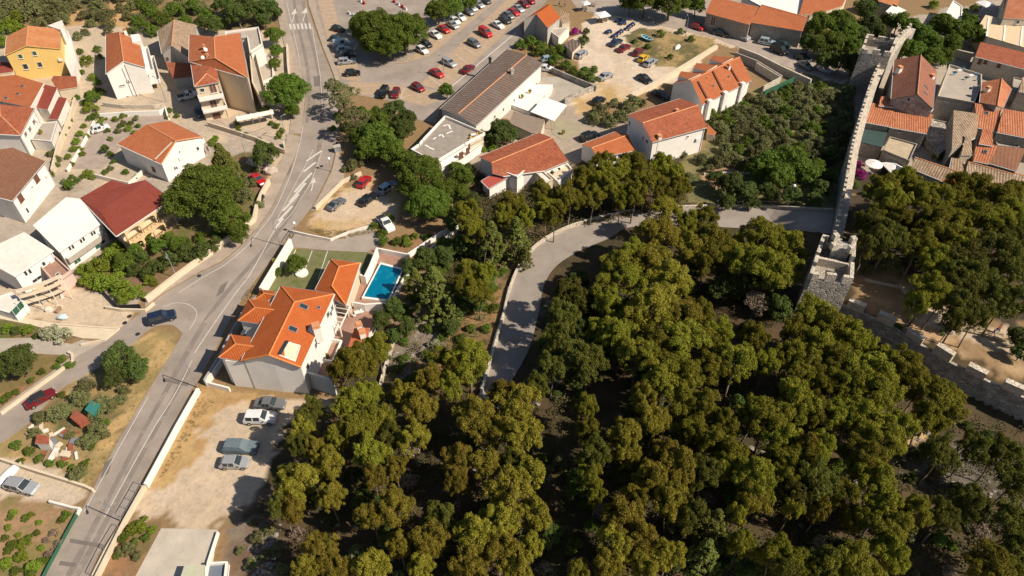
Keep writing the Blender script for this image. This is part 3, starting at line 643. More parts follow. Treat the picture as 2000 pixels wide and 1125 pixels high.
def plant(kind, px, py, rpx, label, group=None, zs=None, dz=None):
    _cnt[0] += 1; v = _cnt[0] % NV[kind]
    if kind.startswith('pine'): rpx *= 1.04
    cm, tm, R0, zc = kindv(kind, v)
    s = rpx/pxm(py)/R0; s = max(.3, s)
    zsc = zs if zs else (s if kind in ('bush','olive','darkbush','brightbush','drybush','magenta','whiteflower') else (.45*s+.55*min(1.1, s)))
    if kind.startswith('pine') and zs is None: zsc = .4*s+.78
    for _ in range(3):                                    # nearer the lens the crown looks larger
        p = atg(px, py, zc*zsc); depth = p.y*CP+(CZ-p.z)*SP; s = max(.3, rpx*depth/FPX/R0)
    g = H(p.x, p.y)
    o = thing(NAME.get(kind, 'tree'), label, CAT.get(kind, 'tree'), (p.x, p.y, g), rnd.uniform(0, 6.28), group)
    sx = s*rnd.uniform(.93, 1.07); sy = s*rnd.uniform(.93, 1.07)
    meshobj(tm.name.split('.')[0], tm, o, scale=(s, s, zsc)); meshobj(cm.name.split('.')[0], cm, o, scale=(sx, sy, zsc))
    return o
ORD = 'first second third fourth fifth sixth seventh eighth ninth tenth eleventh twelfth thirteenth fourteenth fifteenth sixteenth'.split()
def place_words(pts):
    """for each of several look-alikes, words that say where in the photo it is"""
    n = len(pts); out = ['']*n
    if n == 1: return out
    ys = sorted(p[1] for p in pts); rows = 1 if n <= 6 else max(2, math.ceil(n/9))
    cut = [ys[min(n-1, round(n*(k+1)/rows)-1)] for k in range(rows)]
    names = {1:[''],2:['upper row','lower row'],3:['upper row','middle row','lower row']}.get(rows, [ORD[k]+' row' for k in range(min(rows,16))])
    rowof = [next(k for k in range(rows) if p[1] <= cut[k] or k == rows-1) for p in pts]
    for r_ in range(rows):
        I = sorted([i for i in range(n) if rowof[i] == r_], key=lambda i: pts[i][0])
        for k, i in enumerate(I):
            m = len(I); w = 'leftmost' if k == 0 and m > 1 else 'rightmost' if k == m-1 and m > 1 else (ORD[k]+' from left' if k < 16 else 'right of centre') if m > 1 else 'alone'
            out[i] = ', '+w+(' '+names[r_] if names[r_] else '')
    return out
def plants(kind, txt, label, group=None, **kw):
    out = []; pts = [[float(x) for x in w.split(',')] for w in txt.split()]
    for q, w in zip(pts, place_words(pts)):
        out.append(plant(kind, q[0], q[1], q[2], label+w, group, **kw))
    return out
# ---- pine wood on the hill, zone by zone (photo x, y of the crown, crown radius in photo pixels)
plants('pine_ochre', '579,942,44 568,992,26 645,962,30 626,1068,42 600,1110,34 655,1118,36 591,838,26 640,900,30 612,870,24', 'ochre tipped pine beside the gravel lot', 'pines beside the gravel lot')
plants('pine', '700,700,44 664,716,28 735,672,30 682,782,40 722,762,30 705,830,40 725,880,38 745,815,34 660,850,28', 'olive green pine right of the orange-roofed villa', 'pines right of the villa')
plants('pine_ochre', '836,738,34 790,764,28 822,790,36 806,850,34 768,985,38 724,1000,32 735,930,26 840,1050,38 822,1100,28 725,1108,42 778,1060,26 770,905,26', 'ochre green pine between gravel lot and road end', 'pines below the foot of the hill road')
plants('pine', '916,700,42 878,752,30 890,720,24 860,690,22', 'yellow green pine on the bank left of the hill road', 'pines on the bank left of the road')
plants('pine_ochre', '930,808,46 968,838,34 1010,790,46 1018,845,42 990,770,34 893,896,36 893,935,28 950,900,40 1032,923,38 995,960,52 975,1005,44 1045,1000,36 930,1040,44 975,1070,42 915,1100,40 1010,1100,38 1040,1060,26', 'ochre green pine in the clump below the road end', 'pines in the clump below the road end')
plants('pine', '1146,787,24 1150,835,28 1153,927,26 1130,1112,30 1165,960,20', 'thin pine standing out of the dark gully in the wood', 'thin pines in the dark gully')
plants('pine_ochre', '1217,846,34 1226,880,28 1259,770,30 1280,812,38 1276,925,38 1296,960,28 1221,1002,42 1206,1055,44 1250,1048,40 1262,1095,38 1190,1100,36 1307,1078,32 1318,975,42 1328,905,40 1300,880,30 1245,960,30', 'ochre tipped pine in the middle of the wood', 'pines in the middle of the lower wood')
plants('pine', '1330,723,42 1326,778,34 1375,785,36 1391,855,34 1352,832,30 1430,880,32 1505,812,46 1470,800,34 1557,775,50 1592,795,34 1527,848,38 1534,893,32 1420,830,30', 'green pine among dense crowns in the wood centre', 'pines in the centre of the lower wood')
plants('pine', '1697,723,52 1655,742,40 1765,711,48 1720,762,46 1678,800,44 1640,800,36 1844,778,48 1800,748,42 1822,810,36 1723,848,48 1690,884,42 1755,826,36 1610,740,36', 'leaning green pine outside the lower rampart', 'pines outside the lower rampart')
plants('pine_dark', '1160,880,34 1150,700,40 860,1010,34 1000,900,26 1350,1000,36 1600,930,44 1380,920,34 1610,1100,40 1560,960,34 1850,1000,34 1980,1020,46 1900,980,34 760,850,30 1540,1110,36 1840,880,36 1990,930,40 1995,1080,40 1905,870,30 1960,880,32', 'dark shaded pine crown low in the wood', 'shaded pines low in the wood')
plants('pine', '1719,940,44 1690,910,34 1723,990,36 1740,1025,46 1674,1010,26 1450,1058,28 1480,928,46 1528,925,34 1518,1080,40 1560,1095,30 1678,1100,50 1621,1105,40 1740,1080,40 1791,995,34 1941,1105,50 1985,1118,34 1648,960,30 1600,870,36 1580,900,26', 'sunlit green pine near the bottom right', 'pines near the bottom right')
plants('pine_ochre', '1580,872,34 1477,965,36 1415,905,24 1550,985,22 1600,990,22 1440,1000,22', 'rust tinged half dried pine in the wood', 'half dried pines in the lower wood')
plants('cypress', '1392,1035,42 1372,1092,44', 'feathery green cedar near the bottom edge of the wood', 'cedars near the bottom edge')
# above and beside the curved road
plants('pine', '1208,515,40 1182,552,32 1240,482,32 1232,540,36 1190,590,30', 'green gold pine on the inside of the road bend', 'pines inside the road bend')
plants('pine_ochre', '1290,445,46 1300,405,32 1270,500,38 1310,545,44 1345,480,34 1280,590,52 1240,610,38 1335,610,40', 'russet pine over the upper hill road', 'russet pines over the upper road')
plants('pine', '1375,422,30 1395,465,44 1345,430,28 1420,490,34 1380,505,30 1330,655,50 1285,660,42 1250,685,44 1210,650,38 1375,660,36 1410,645,34 1440,700,44 1395,712,38 1370,610,30 1300,740,44 1180,640,32', 'olive green pine between road and stone tower', 'pines between road and tower')
plants('broad', '1350,523,26 1345,560,22', 'fresh green deciduous tree among the pines below the road', 'deciduous trees below the road')
plants('pine', '1490,450,42 1535,475,40 1455,500,42 1505,525,48 1540,520,34 1460,470,26', 'rounded golden green pine by road and tower', 'rounded pines near the tower')
plants('bare', '1475,592,38 1440,815,22', 'grey leafless tree among the green pines', 'leafless trees in the wood')
plants('drybush', '1040,1070,30 1065,1035,26 960,1095,20 1330,680,16 1520,700,26', 'grey dry brushwood in a gap of the wood', 'dry brushwood in the wood')
plants('pine', '1590,612,44 1625,628,42 1560,645,36 1600,668,40 1655,650,40 1680,665,34 1545,690,36 1500,700,32 1640,700,40 1575,720,36 1475,650,30 1735,700,34', 'bright yellow green pine before the stone tower', 'pines in front of the tower')
plants('darkbroad', '1128,552,32 1100,606,28 1080,680,34 1095,690,44 1150,600,36 1170,680,36 1130,640,30 1420,560,38 1520,600,34 1480,540,26', 'dark evergreen along the lower roadside', 'dark evergreens along the hill road')
plants('pine', '925,445,30 915,410,26 1000,396,30 985,420,26 1025,420,22 1060,370,24 1066,398,26 1084,412,24 1112,378,30 1148,345,28 1182,352,32 1158,378,24', 'green gold pine between porch house and road', 'pines behind the hill road barrier')
plants('pine', '1175,312,28 1205,335,36 1235,315,32 1262,345,34 1295,322,30 1312,338,30 1240,372,28 1300,362,28 1215,378,22 1330,365,24', 'dense pine below the white gabled house', 'pines below the white gabled house')
plants('bush', '905,470,14 870,520,14 960,560,16 985,530,14 975,500,16 940,590,16 890,560,16 830,560,14 865,640,16 845,610,14 920,640,14 965,600,14 880,700,16 860,730,14 790,600,12 780,620,12', 'green shrub on the slope between pool and road', 'shrubs on the slope')
plants('broad', '905,585,22 870,480,20 955,535,22 850,535,20', 'leafy green tree on the slope below the road bend', 'leafy trees on the slope')
plants('olive', '1370,310,18 1345,345,18 1385,330,16 1335,300,12 1400,315,20 1310,290,14', 'grey green shrub at the foot of the white gabled house', 'shrubs below the gabled house')
plants('cypress', '960,480,38 1008,470,36 1025,505,20', 'loose grey green cedar above the bend of the hill road', 'cedars above the road bend')
plants('cypress', '850,575,48', 'big drooping yellow green cedar in the terraced garden right of the pool')
plants('cypress', '812,555,26 880,610,24', 'small drooping cedar next to the big one right of the pool', 'small cedars right of the pool')
plants('pine', '912,522,28 935,562,28 905,555,22 945,530,24', 'rounded pine on the slope between pool and road', 'rounded pines between pool and road')
plants('darkbroad', '830,505,28 800,520,20 868,500,26 900,480,26 770,600,24 745,625,24 795,640,24 770,655,18 880,640,20 900,600,24 930,600,20', 'dark leafy tree on terraces by the pool', 'dark trees on the terraces')
plants('bush', '815,515,12 790,545,12 852,500,12 790,700,16 755,700,14 800,740,14 860,660,14 920,500,14 950,600,12 830,690,13', 'small green shrub on rocky garden terraces', 'shrubs on the rocky terraces')
plants('whiteflower', '848,672,16', 'pale flowering shrub among rocks right of the villa')
# ---- trees round the town
plants('bigbroad', '400,375,74', 'large spreading green tree above the cream garden wall by the main road')
plants('broad', '450,425,40 465,455,26', 'green tree at the roadside end of the big tree clump', 'trees at the end of the roadside clump')
plants('cypress', '440,330,40', 'olive tinted tree behind the big spreading tree, beside the white house')
plants('olive', '480,380,24 470,350,22 495,355,14 505,400,14', 'brownish green shrub by the parked red car', 'shrubs by the red roadside car')
plants('darkbroad', '516,302,30', 'dark green bushy tree at the lane mouth by the boulders')
plants('darkbush', '300,520,24 330,505,26 362,492,28 395,488,28 275,500,22 285,535,20 420,472,20 260,525,20', 'dark clipped shrub behind the cream roadside wall', 'dark shrubs behind the roadside wall')
plants('bush', '330,460,18 300,475,18 285,465,16 390,460,16', 'green garden shrub below the arched house', 'garden shrubs below the arched house')
plants('brightbush', '215,500,28 190,520,30 240,520,26 205,550,28 175,545,24 235,560,24 165,525,20 225,480,18', 'lime green vine thicket beside the white terraced house', 'lime green vine thicket')
plants('brightbush', '265,570,22 240,580,20 290,545,14 300,550,12', 'lime green shrub by the end of the cream roadside wall', 'lime shrubs at the wall end')
plants('bigbroad', '560,180,46', 'bright green tree between the beige balcony house and the main road')
plants('broad', '537,70,20 540,100,16 536,125,14', 'slim green street tree beside the road left of the zebra crossing', 'slim trees left of the crossing')
plants('broad', '586,170,20 570,215,18', 'small green tree leaning over the left kerb of the main road', 'small trees at the left kerb')
plants('bigbroad', '738,62,56 788,66,50 760,80,44', 'huge dark green tree in the middle of the car park', 'huge trees in the car park')
plants('broad', '735,90,34 710,45,30 812,50,26', 'lower bough tree at the rim of the big car park tree', 'side trees of the car park clump')
plants('broad', '855,22,28 884,12,24 915,5,18', 'green tree in the row along the car park lane', 'trees along the car park lane')
plants('broad', '872,176,17', 'small round green tree at the corner of the long brown hall')
plants('sparse', '672,190,38 690,235,36 650,170,20', 'thin half bare tree leaning over the main road', 'half bare trees over the road')
plants('bush', '660,225,14 675,245,16 705,215,14 720,225,16 735,215,14 650,250,10 700,245,16 745,230,14', 'green verge shrub between road and dark trees', 'verge shrubs by the main road')
plants('darkbroad', '772,222,30 795,235,24 785,255,26', 'dark green tree left of the flat-roofed building', 'dark trees left of the flat roof')
plants('broad', '730,265,36 755,285,34 715,292,28 770,300,30 700,270,24 740,240,26', 'green tree between main road and flat-roofed building', 'trees between road and flat roof')
plants('olive', '690,320,20 710,300,20 672,330,10 690,345,10', 'low shrub at the edge of the dirt parking above the villa', 'shrubs above the dirt parking')
plants('bigbroad', '822,345,54 835,398,46', 'large green tree beside the dirt parking lot above the pool', 'large trees beside the dirt parking')
plants('broad', '795,320,32 860,400,28 800,370,28 870,370,26', 'green tree at the edge of the large crown above the pool', 'trees round the large crown')
plants('broad', '905,345,24 890,330,18 900,375,20', 'green tree in the gap left of the red porch roof', 'trees left of the porch roof')
plants('darkbroad', '900,410,22 925,390,18 880,440,18 915,330,14', 'dark tree under the white walls of the porch house', 'dark trees below the porch house')
plants('darkbroad', '978,258,30 955,270,18 1000,262,18', 'dark dense tree behind the long orange ridge roof', 'dark trees behind the ridge roof')
plants('brightbush', '962,285,13 945,290,10', 'light green shrub between the flat roof and orange roof', 'light shrubs between two roofs')
plants('bush', '760,425,14 750,470,16 745,455,14 775,470,14 790,465,12 835,462,12 730,440,12', 'leafy shrub in the garden bed above the pool', 'shrubs above the pool')
plants('brightbush', '795,472,14 810,460,10', 'yellow green shrub in the red soil bed above the pool', 'yellow shrubs above the pool')
plants('broad', '578,515,22', 'small leafy tree in a white ring pot on the villa lawn')
plants('darkbroad', '545,530,10', 'dark shrub by the white wall of the villa lawn')
plants('darkbroad', '35,705,38 12,715,30', 'dense dark green tree in the field by the side road, far left', 'dense trees in the far left field')
plants('darkbroad', '235,700,36 268,722,28 225,735,26', 'dark olive tree on the triangle between the two roads', 'dark olive trees on the road triangle')
plants('olive', '170,755,26 155,775,26 195,790,26 110,805,26 215,790,22 190,840,28 170,860,22 75,815,20 130,800,18 185,810,20 65,845,16 150,925,22 205,850,14 240,760,16 235,780,16 135,850,12', 'olive bush in the plot between the roads', 'olive bushes in the plot between the roads')
plants('bush', '30,868,14 55,880,14 95,905,12 120,770,10 135,712,12 120,700,12', 'low green weeds shrub beside the side road kerb', 'low shrubs beside the side road')
plants('whiteflower', '92,648,22 120,652,22', 'oleander covered with white flowers on the verge of the concrete ramp', 'white oleanders on the ramp verge')
plants('brightbush', '52,643,16 15,640,14', 'yellow green shrub left of the white oleanders', 'yellow shrubs by the oleanders')
plants('darkbush', '30,645,14 70,655,10', 'darker shrub squeezed between yellow shrubs on the verge', 'dark shrubs on the verge')
plants('brightbush', '272,1025,20 255,1035,16 295,1035,12', 'bright green shrub at the corner of the concrete yard', 'bright shrubs at the yard corner')
plants('olive', '250,1070,20 268,1085,14 235,1075,14', 'blue green cactus patch beside the concrete yard', 'cactus patch by the yard')
plants('brightbush', '40,1085,18 65,1105,20 45,1060,14 10,1100,18 60,1005,9 25,1000,10 75,1020,8 15,1030,9 35,1045,8 80,1070,9', 'green crop clump in the vegetable garden', 'crop clumps in the vegetable garden')
plants('drybush', '105,1040,12 115,1060,12 95,1080,12 90,1055,10', 'dried vine tangle by the green garden fence', 'dried vines by the garden fence')
# hillside maquis at the top left
plants('brightbush', '15,50,26 40,60,22 10,80,20 35,30,20', 'bright green shrub thicket left of the yellow house', 'bright thicket left of the yellow house')
plants('olive', '75,45,20 110,10,24 130,20,18 200,30,18 235,15,16 60,20,30 90,10,26 100,30,20 20,10,26 60,-5,26 120,35,20 190,12,22 210,45,18 185,30,16 235,-10,22 215,-8,18 150,70,14 165,62,12 140,5,20 175,-5,18', 'grey green maquis bush behind the yellow house', 'maquis bushes behind the yellow house')
plants('olive', '5,25,18 40,-5,18 85,60,14 110,50,12 165,30,16 175,45,14 215,25,14 250,30,16 255,10,18 135,-5,16 160,-12,14 210,60,12 350,5,20 395,15,20 330,60,12 300,-5,22 275,35,16', 'silvery maquis bush scattered on the dry slope', 'silvery maquis of the dry slope')
plants('bush', '290,20,26 315,35,24 280,50,22 300,60,18 340,20,26 360,40,20 335,45,18 380,10,26 405,30,24 265,40,16 430,45,18 270,5,20 250,60,12', 'green maquis bush behind the tan-roofed house', 'maquis bushes behind the tan-roofed house')
plants('darkbroad', '440,12,26 420,50,18 395,45,16 465,30,24 495,20,26 525,18,26 480,5,22 515,40,16 540,25,14', 'dark green tree behind the beige balcony house', 'dark trees behind the balcony house')
plants('brightbush', '168,117,17', 'round lime green bush right of the yellow house')
plants('brightbush', '175,208,18', 'yellow green fruit tree above the white car')
plants('bush', '185,225,12 120,165,8 195,175,8', 'small garden bush by the stone steps', 'garden bushes by the steps')
plants('brightbush', '155,260,10 148,275,11 142,290,10 132,305,9 163,245,8', 'clipped hedge bush along the white driveway wall', 'hedge along the driveway wall')
plants('brightbush', '170,338,13', 'lone yellow green bush above the dark red roof')
plants('olive', '110,310,12 100,300,10 125,355,10 215,328,9 240,240,10 230,255,9 265,230,9 215,270,8', 'straggly plant on the paved courtyard', 'straggly plants of the courtyard')
plants('brightbush', '550,255,10 420,270,10 412,275,8 463,236,8', 'small lime shrub against the garden wall', 'small lime shrubs against garden walls')
plants('darkbush', '525,60,10 500,345,10 498,330,10', 'low dark hedge shrub', 'low dark hedge shrubs')
plants('bush', '155,100,10 160,140,9 190,95,11 195,110,9 200,180,10 150,190,9 165,200,10 320,60,10 330,215,9 345,225,8 185,175,9 190,190,9 175,230,9 210,255,8 235,245,8 255,240,8 270,245,8 120,262,9 128,248,9 135,235,8 105,295,9 95,300,8 110,322,9 140,345,9 150,352,9 160,345,8 130,365,9 215,300,9 222,315,8 205,335,8 245,335,9 265,345,8 540,245,9 530,240,8 465,255,8 480,262,8 505,272,8 430,290,8', 'garden shrub beside the lanes of the hillside houses', 'garden shrubs of the hillside houses')
plants('brightbush', '180,150,12 190,160,10 195,240,9 200,232,9 225,232,9 240,225,9 250,250,10 262,258,8 155,290,9 160,300,8 170,265,8 180,345,9 100,340,9 140,320,8 465,245,9 545,265,9 415,280,9', 'lime green shrub in a hillside garden', 'lime shrubs of the hillside gardens')
plants('broad', '178,190,16 135,360,12 205,290,10 250,300,10 520,215,12', 'small green garden tree among the hillside houses', 'small garden trees of the hillside')
plants('bush', '230,455,14 245,480,14 360,470,14 420,455,14 440,460,12 350,500,14 395,470,14 370,480,12', 'green shrub in the long garden behind the roadside wall', 'shrubs of the long roadside garden')
plants('broad', '240,510,20 310,480,18 345,475,18 265,490,18', 'leafy small tree in the long roadside garden', 'small trees of the long roadside garden')
plants('bush', '25,1062,14 55,1050,12 15,1075,12 85,1095,12 60,1120,16 30,1115,14 10,1050,10 72,1040,10 128,1005,12 120,1015,10 48,1012,10 20,1010,9 240,1050,14 262,1060,12 285,1050,12 228,1085,10 15,772,12 30,765,10 5,780,12 60,742,10 80,725,10 110,715,10 180,870,12 205,825,12 120,905,12 140,915,12 165,905,12 40,900,10 75,895,12', 'weedy green clump in the lower left plots', 'weedy clumps of the lower left plots')
# sand lot and orchard on the right
plants('bush', '1018,85,16 1035,80,18 1055,90,18 1075,100,18 1095,95,16 1085,115,18 1105,125,16 1120,138,16 1140,140,18 1155,150,16 1160,135,12 1050,100,16', 'hedge bush between hall yard and sandy lot', 'hedge between the hall and the sandy lot')
plants('darkbush', '1140,75,14 1145,60,10 1135,88,10', 'dark green bush right of the purple bougainvillea', 'dark bushes by the bougainvillea')
plants('magenta', '1124,60,12', 'purple bougainvillea behind the small gabled house')
plants('olive', '1175,215,24 1160,230,20 1235,200,24 1210,225,22 1190,235,20 1225,215,18 1200,200,14 1255,200,12', 'silvery bush below the sandy car lot', 'silvery bushes below the sandy lot')
plants('bush', '1390,225,20 1405,210,18 1420,225,18 1395,245,14 1440,190,18 1455,205,14', 'green shrub beside the dormered roof house', 'shrubs beside the dormered house')
_r = random.Random(5); _t = []
for _ in range(2600):
    x = _r.uniform(1390, 1660); y = _r.uniform(165, 330)
    if inpoly(np.array([x]), np.array([y]), [(1460,190),(1560,165),(1660,175),(1660,290),(1600,330),(1500,330),(1410,310),(1400,240)])[0] and all((x-a)**2+(y-b_)**2 > 16**2 for a, b_ in _t): _t.append((x, y))
_t = _t[:100]; _w = place_words(_t)
for k, (x, y) in enumerate(_t):
    plant('olive' if k % 5 else 'bush', x, y, _r.uniform(15, 23), 'low '+('silvery' if k % 5 else 'green')+' shrub in the overgrown orchard by the long wall'+_w[k], 'shrubs of the overgrown orchard')
plants('broad', '1500,320,34 1540,315,42 1565,335,36 1520,345,34 1590,330,26 1480,335,26', 'big golden green tree cluster above the road near the long wall', 'golden green trees above the road')
plants('darkbroad', '1430,360,30 1455,375,26 1400,350,20 1470,395,18 1420,395,20 1500,375,24 1545,380,22 1600,370,24 1615,345,20 1590,390,18 1625,300,20', 'dark shrubby tree above the hill road', 'dark trees above the hill road')
plants('drybush', '1525,385,18', 'rusty dry bush beside the lamp on the hill road')
plants('bush', '1265,90,9 1290,65,12 1330,60,10 1350,75,10 1240,80,8 1310,110,9', 'weedy bush on the grassy plot with the two boats', 'weeds on the boat plot')
# street trees upper right
plants('bigbroad', '1260,-5,44 1310,5,40', 'tall tree behind the dark lane above the boats, top edge', 'tall trees above the boat plot')
plants('broad', '1360,10,22 1230,5,26', 'dark tree overhanging the lane at the top edge', 'trees overhanging the top lane')
plants('broad', '1600,50,34 1640,45,34 1655,65,30 1625,85,34 1600,90,26 1665,95,24', 'light green tree between the tiled barns and the first tower', 'light green trees by the barns')
plants('darkbroad', '1580,85,22 1690,20,28 1700,50,24 1640,120,26 1665,125,24 1612,120,22 1680,70,22 1710,5,20 1715,62,20', 'dark tree beside the first tower', 'dark trees beside the first tower')
plants('broad', '1755,45,26 1780,55,24 1735,40,18 1800,70,26 1840,50,30 1870,60,30 1890,45,22 1905,70,24 1820,85,24 1860,85,22', 'garden tree behind the tall brown-roofed house', 'garden trees behind the brown-roofed house')
plants('broad', '1765,95,26 1785,100,26 1820,115,26 1845,110,20', 'leafy tree directly behind the tall brown-roofed house', 'trees touching the brown-roofed house')
plants('brightbush', '1825,8,14 1905,15,12 1885,22,10 1925,133,10 1865,192,14 1878,190,12 1830,305,12', 'lime green terrace shrub in the old town', 'lime shrubs of the old town')
plants('magenta', '1678,320,12 1684,340,13 1675,335,10', 'magenta bougainvillea against the long town wall', 'bougainvillea against the town wall')
plants('bush', '1672,360,12 1700,375,14', 'green shrub under the bougainvillea', 'shrubs under the bougainvillea')
# park inside the rampart
plants('pine', '1722,365,34 1745,385,38 1770,350,34 1738,410,32 1790,365,34 1760,420,30', 'bright green park pine beside the long wall', 'park pines next to the long wall')
plants('pine', '1828,385,40 1820,425,38 1845,455,40 1800,470,36 1830,500,34 1860,420,36 1875,470,34 1850,510,26', 'tall golden pine in mid park', 'park pines in the middle')
plants('pine', '1890,365,40 1925,370,40 1960,385,40 1985,410,34 1945,425,38 1905,410,36 1980,370,28', 'broad pine in the park under the tan roofs', 'park pines under the tan roofs')
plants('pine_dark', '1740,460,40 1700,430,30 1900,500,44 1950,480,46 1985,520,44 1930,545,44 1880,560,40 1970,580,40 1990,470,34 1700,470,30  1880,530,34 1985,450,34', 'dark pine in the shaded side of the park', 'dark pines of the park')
plants('olive', '1700,500,38 1735,515,34 1690,520,24', 'broad silvery olive tree right of the second tower', 'olive trees right of the second tower')
plants('pine', '1815,560,40 1840,575,30 1795,585,26', 'umbrella pine at the edge of the sandy clearing', 'umbrella pines at the sandy clearing')
plants('pine_dark', '1885,600,36 1915,612,28 1865,620,22', 'leaning dark pine above the footpath', 'leaning pines above the footpath')
plants('darkbroad', '1988,660,26 1995,690,20', 'dark tree at the right edge beside the footpath', 'dark trees beside the footpath')
plants('bush', '1745,655,12 1855,640,10 1840,650,8 1990,650,12', 'low bush on the slope inside the rampart', 'low bushes inside the rampart')
_r = random.Random(9); _f = []
WOODQ = [(560,930),(640,880),(760,860),(900,850),(960,800),(1040,770),(1090,560),(1220,470),(1440,450),(1580,520),(1560,660),(1640,720),(1800,860),(1990,1000),(2040,1150),(560,1150)]
PARKQ = [(1700,400),(1780,350),(1990,400),(1995,640),(1930,600),(1850,580),(1790,520),(1690,480)]
for PQ, nq in ((WOODQ, 30), (PARKQ, 8)):
    k = 0
    while k < nq:
        x, y = _r.uniform(560, 2040), _r.uniform(350, 1150)
        if inpoly(np.array([x]), np.array([y]), PQ)[0] and all((x-a)**2+(y-b_)**2 > 46**2 for a, b_ in _f) and not (x > 1740 and y < 1000 and y > 840 and PQ is WOODQ):
            _f.append((x, y)); k += 1
    pts = _f[-nq:]
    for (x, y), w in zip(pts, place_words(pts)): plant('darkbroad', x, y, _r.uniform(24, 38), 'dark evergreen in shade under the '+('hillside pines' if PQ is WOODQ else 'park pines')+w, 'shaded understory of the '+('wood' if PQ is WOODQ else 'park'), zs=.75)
_s = []
while len(_s) < 170:
    x, y = _r.uniform(560, 2040), _r.uniform(420, 1150)
    if inpoly(np.array([x]), np.array([y]), WOODQ)[0] and all((x-a)**2+(y-b_)**2 > 26**2 for a, b_ in _s): _s.append((x, y))
for k_, (kk, lb) in enumerate((('darkbush','dark green scrub bush'),('olive','grey green scrub bush'),('drybush','dry brown scrub bush'),('bush','green scrub bush'))):
    pts = [p for i, p in enumerate(_s) if i % 4 == k_]
    for (x, y), w in zip(pts, place_words(pts)): plant(kk, x, y, _r.uniform(14, 27), lb+' on the floor of the hill wood'+w, lb+'es on the wood floor')
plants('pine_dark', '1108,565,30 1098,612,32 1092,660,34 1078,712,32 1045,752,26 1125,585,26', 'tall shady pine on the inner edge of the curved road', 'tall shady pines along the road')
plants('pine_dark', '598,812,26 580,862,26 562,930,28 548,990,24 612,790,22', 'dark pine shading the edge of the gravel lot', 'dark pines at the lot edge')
plants('olive', '500,1050,18 525,1035,16 540,1070,20 515,1085,16 490,1100,16 550,1110,18 470,1075,12 495,1020,12', 'dusty shrub on the stony bank by the concrete yard', 'dusty shrubs on the stony bank')
plants('darkbush', '1850,815,16 1890,830,14 1930,850,16 1970,865,16 1830,800,14 1990,880,14', 'dark shrub at the outer foot of the lower rampart', 'shrubs at the rampart foot')
plants('bush', '815,580,16 835,640,16 800,610,14 845,700,16 790,665,14 900,660,16 930,680,14 950,640,14 885,620,16 905,540,16 860,500,14 940,500,14 965,520,14 800,560,13 870,655,14 895,725,14 920,745,14 780,720,14', 'low green scrub between the pool and the curved road', 'low scrub between pool and road')
# ---- undergrowth and rocks nobody could count
def scatter(name, kind, polys, n, smin, smax, seed, mat=None):
    r = random.Random(seed); mb = MB(); k = 0
    while k < n:
        P = r.choice(polys); xs = [p[0] for p in P]; ys = [p[1] for p in P]
        x = r.uniform(min(xs), max(xs)); y = r.uniform(min(ys), max(ys))
        if not inpoly(np.array([x]), np.array([y]), P)[0]: continue
        p = at(x, y, 1.0); z = H(p.x, p.y); s = r.uniform(smin, smax); k += 1
        if kind == 'rock': mb.blob((p.x, p.y, z+s*.1), (s, s*r.uniform(.5, 1), s*r.uniform(.3,.6)), k+seed, 6, 4, .35)
        else:
            for _ in range(26):
                a = r.uniform(0, 6.28); q = r.uniform(.05, .55)*s; b2 = r.uniform(0, 6.28)
                c = Vector((p.x+q*math.cos(a), p.y+q*math.sin(a), z+r.uniform(.1,.5)*s)); u = Vector((math.cos(b2), math.sin(b2), r.uniform(-.4,.9)))*s*.085; w = u.orthogonal().normalized()*s*.06
                mb.poly([c-u, c+w, c+u, c-w])
    return tag(mb.build(name, mat), kind='stuff')
WOODP = [[(560,900),(750,700),(880,650),(960,760),(1030,760),(1080,560),(1300,450),(1600,470),(1560,620),(1700,680),(1830,820),(2000,850),(2000,1180),(560,1180)],[(900,330),(1330,300),(1330,400),(1100,440),(960,520),(860,560)]]
scatter('undergrowth', 'leaf', WOODP, 3600, .8, 2.0, 3, leafmat('scrub_leaves', (.06,.058,.022), (.11,.09,.035), .1))
scatter('undergrowth', 'leaf', [[(760,500),(900,470),(1000,480),(940,760),(760,760)],[(1380,190),(1660,180),(1640,400),(1340,400)]], 1100, .5, 1.2, 8, OLIVE_L)
scatter('rock_scatter', 'rock', [[(760,600),(860,610),(850,700),(760,700)],[(480,1050),(550,1020),(530,1130),(480,1130)],[(1100,600),(1180,640),(1150,760),(1060,740)],[(1760,860),(1960,880),(2000,1000),(1780,960)],[(860,440),(940,460),(900,500),(860,480)],[(1650,660),(1830,760),(1830,850),(1740,900)]], 420, .1, .38, 4, M('limestone', (.26,.23,.20), .25, 1.5, .95, 6, .05))
scatter('rock_scatter', 'rock', [[(600,700),(1200,700),(2000,850),(2000,1150),(600,1150)]], 150, .15, .5, 14, MATS['limestone'])
GT = leafmat('dry_grass_blades', (.34,.25,.10), (.24,.21,.07), .2)
scatter('dry_grass', 'leaf', [[(385,770),(420,775),(370,850),(300,945)],[(190,700),(340,650),(240,830),(170,950),(40,860)],[(600,440),(740,445),(650,462)],[(1215,70),(1400,85),(1330,130)],[(840,720),(880,600),(1010,500),(960,700)],[(150,40),(540,60),(560,0),(0,0)],[(1840,670),(2000,730),(1990,700),(1850,660)]], 2600, .2, .5, 6, GT)
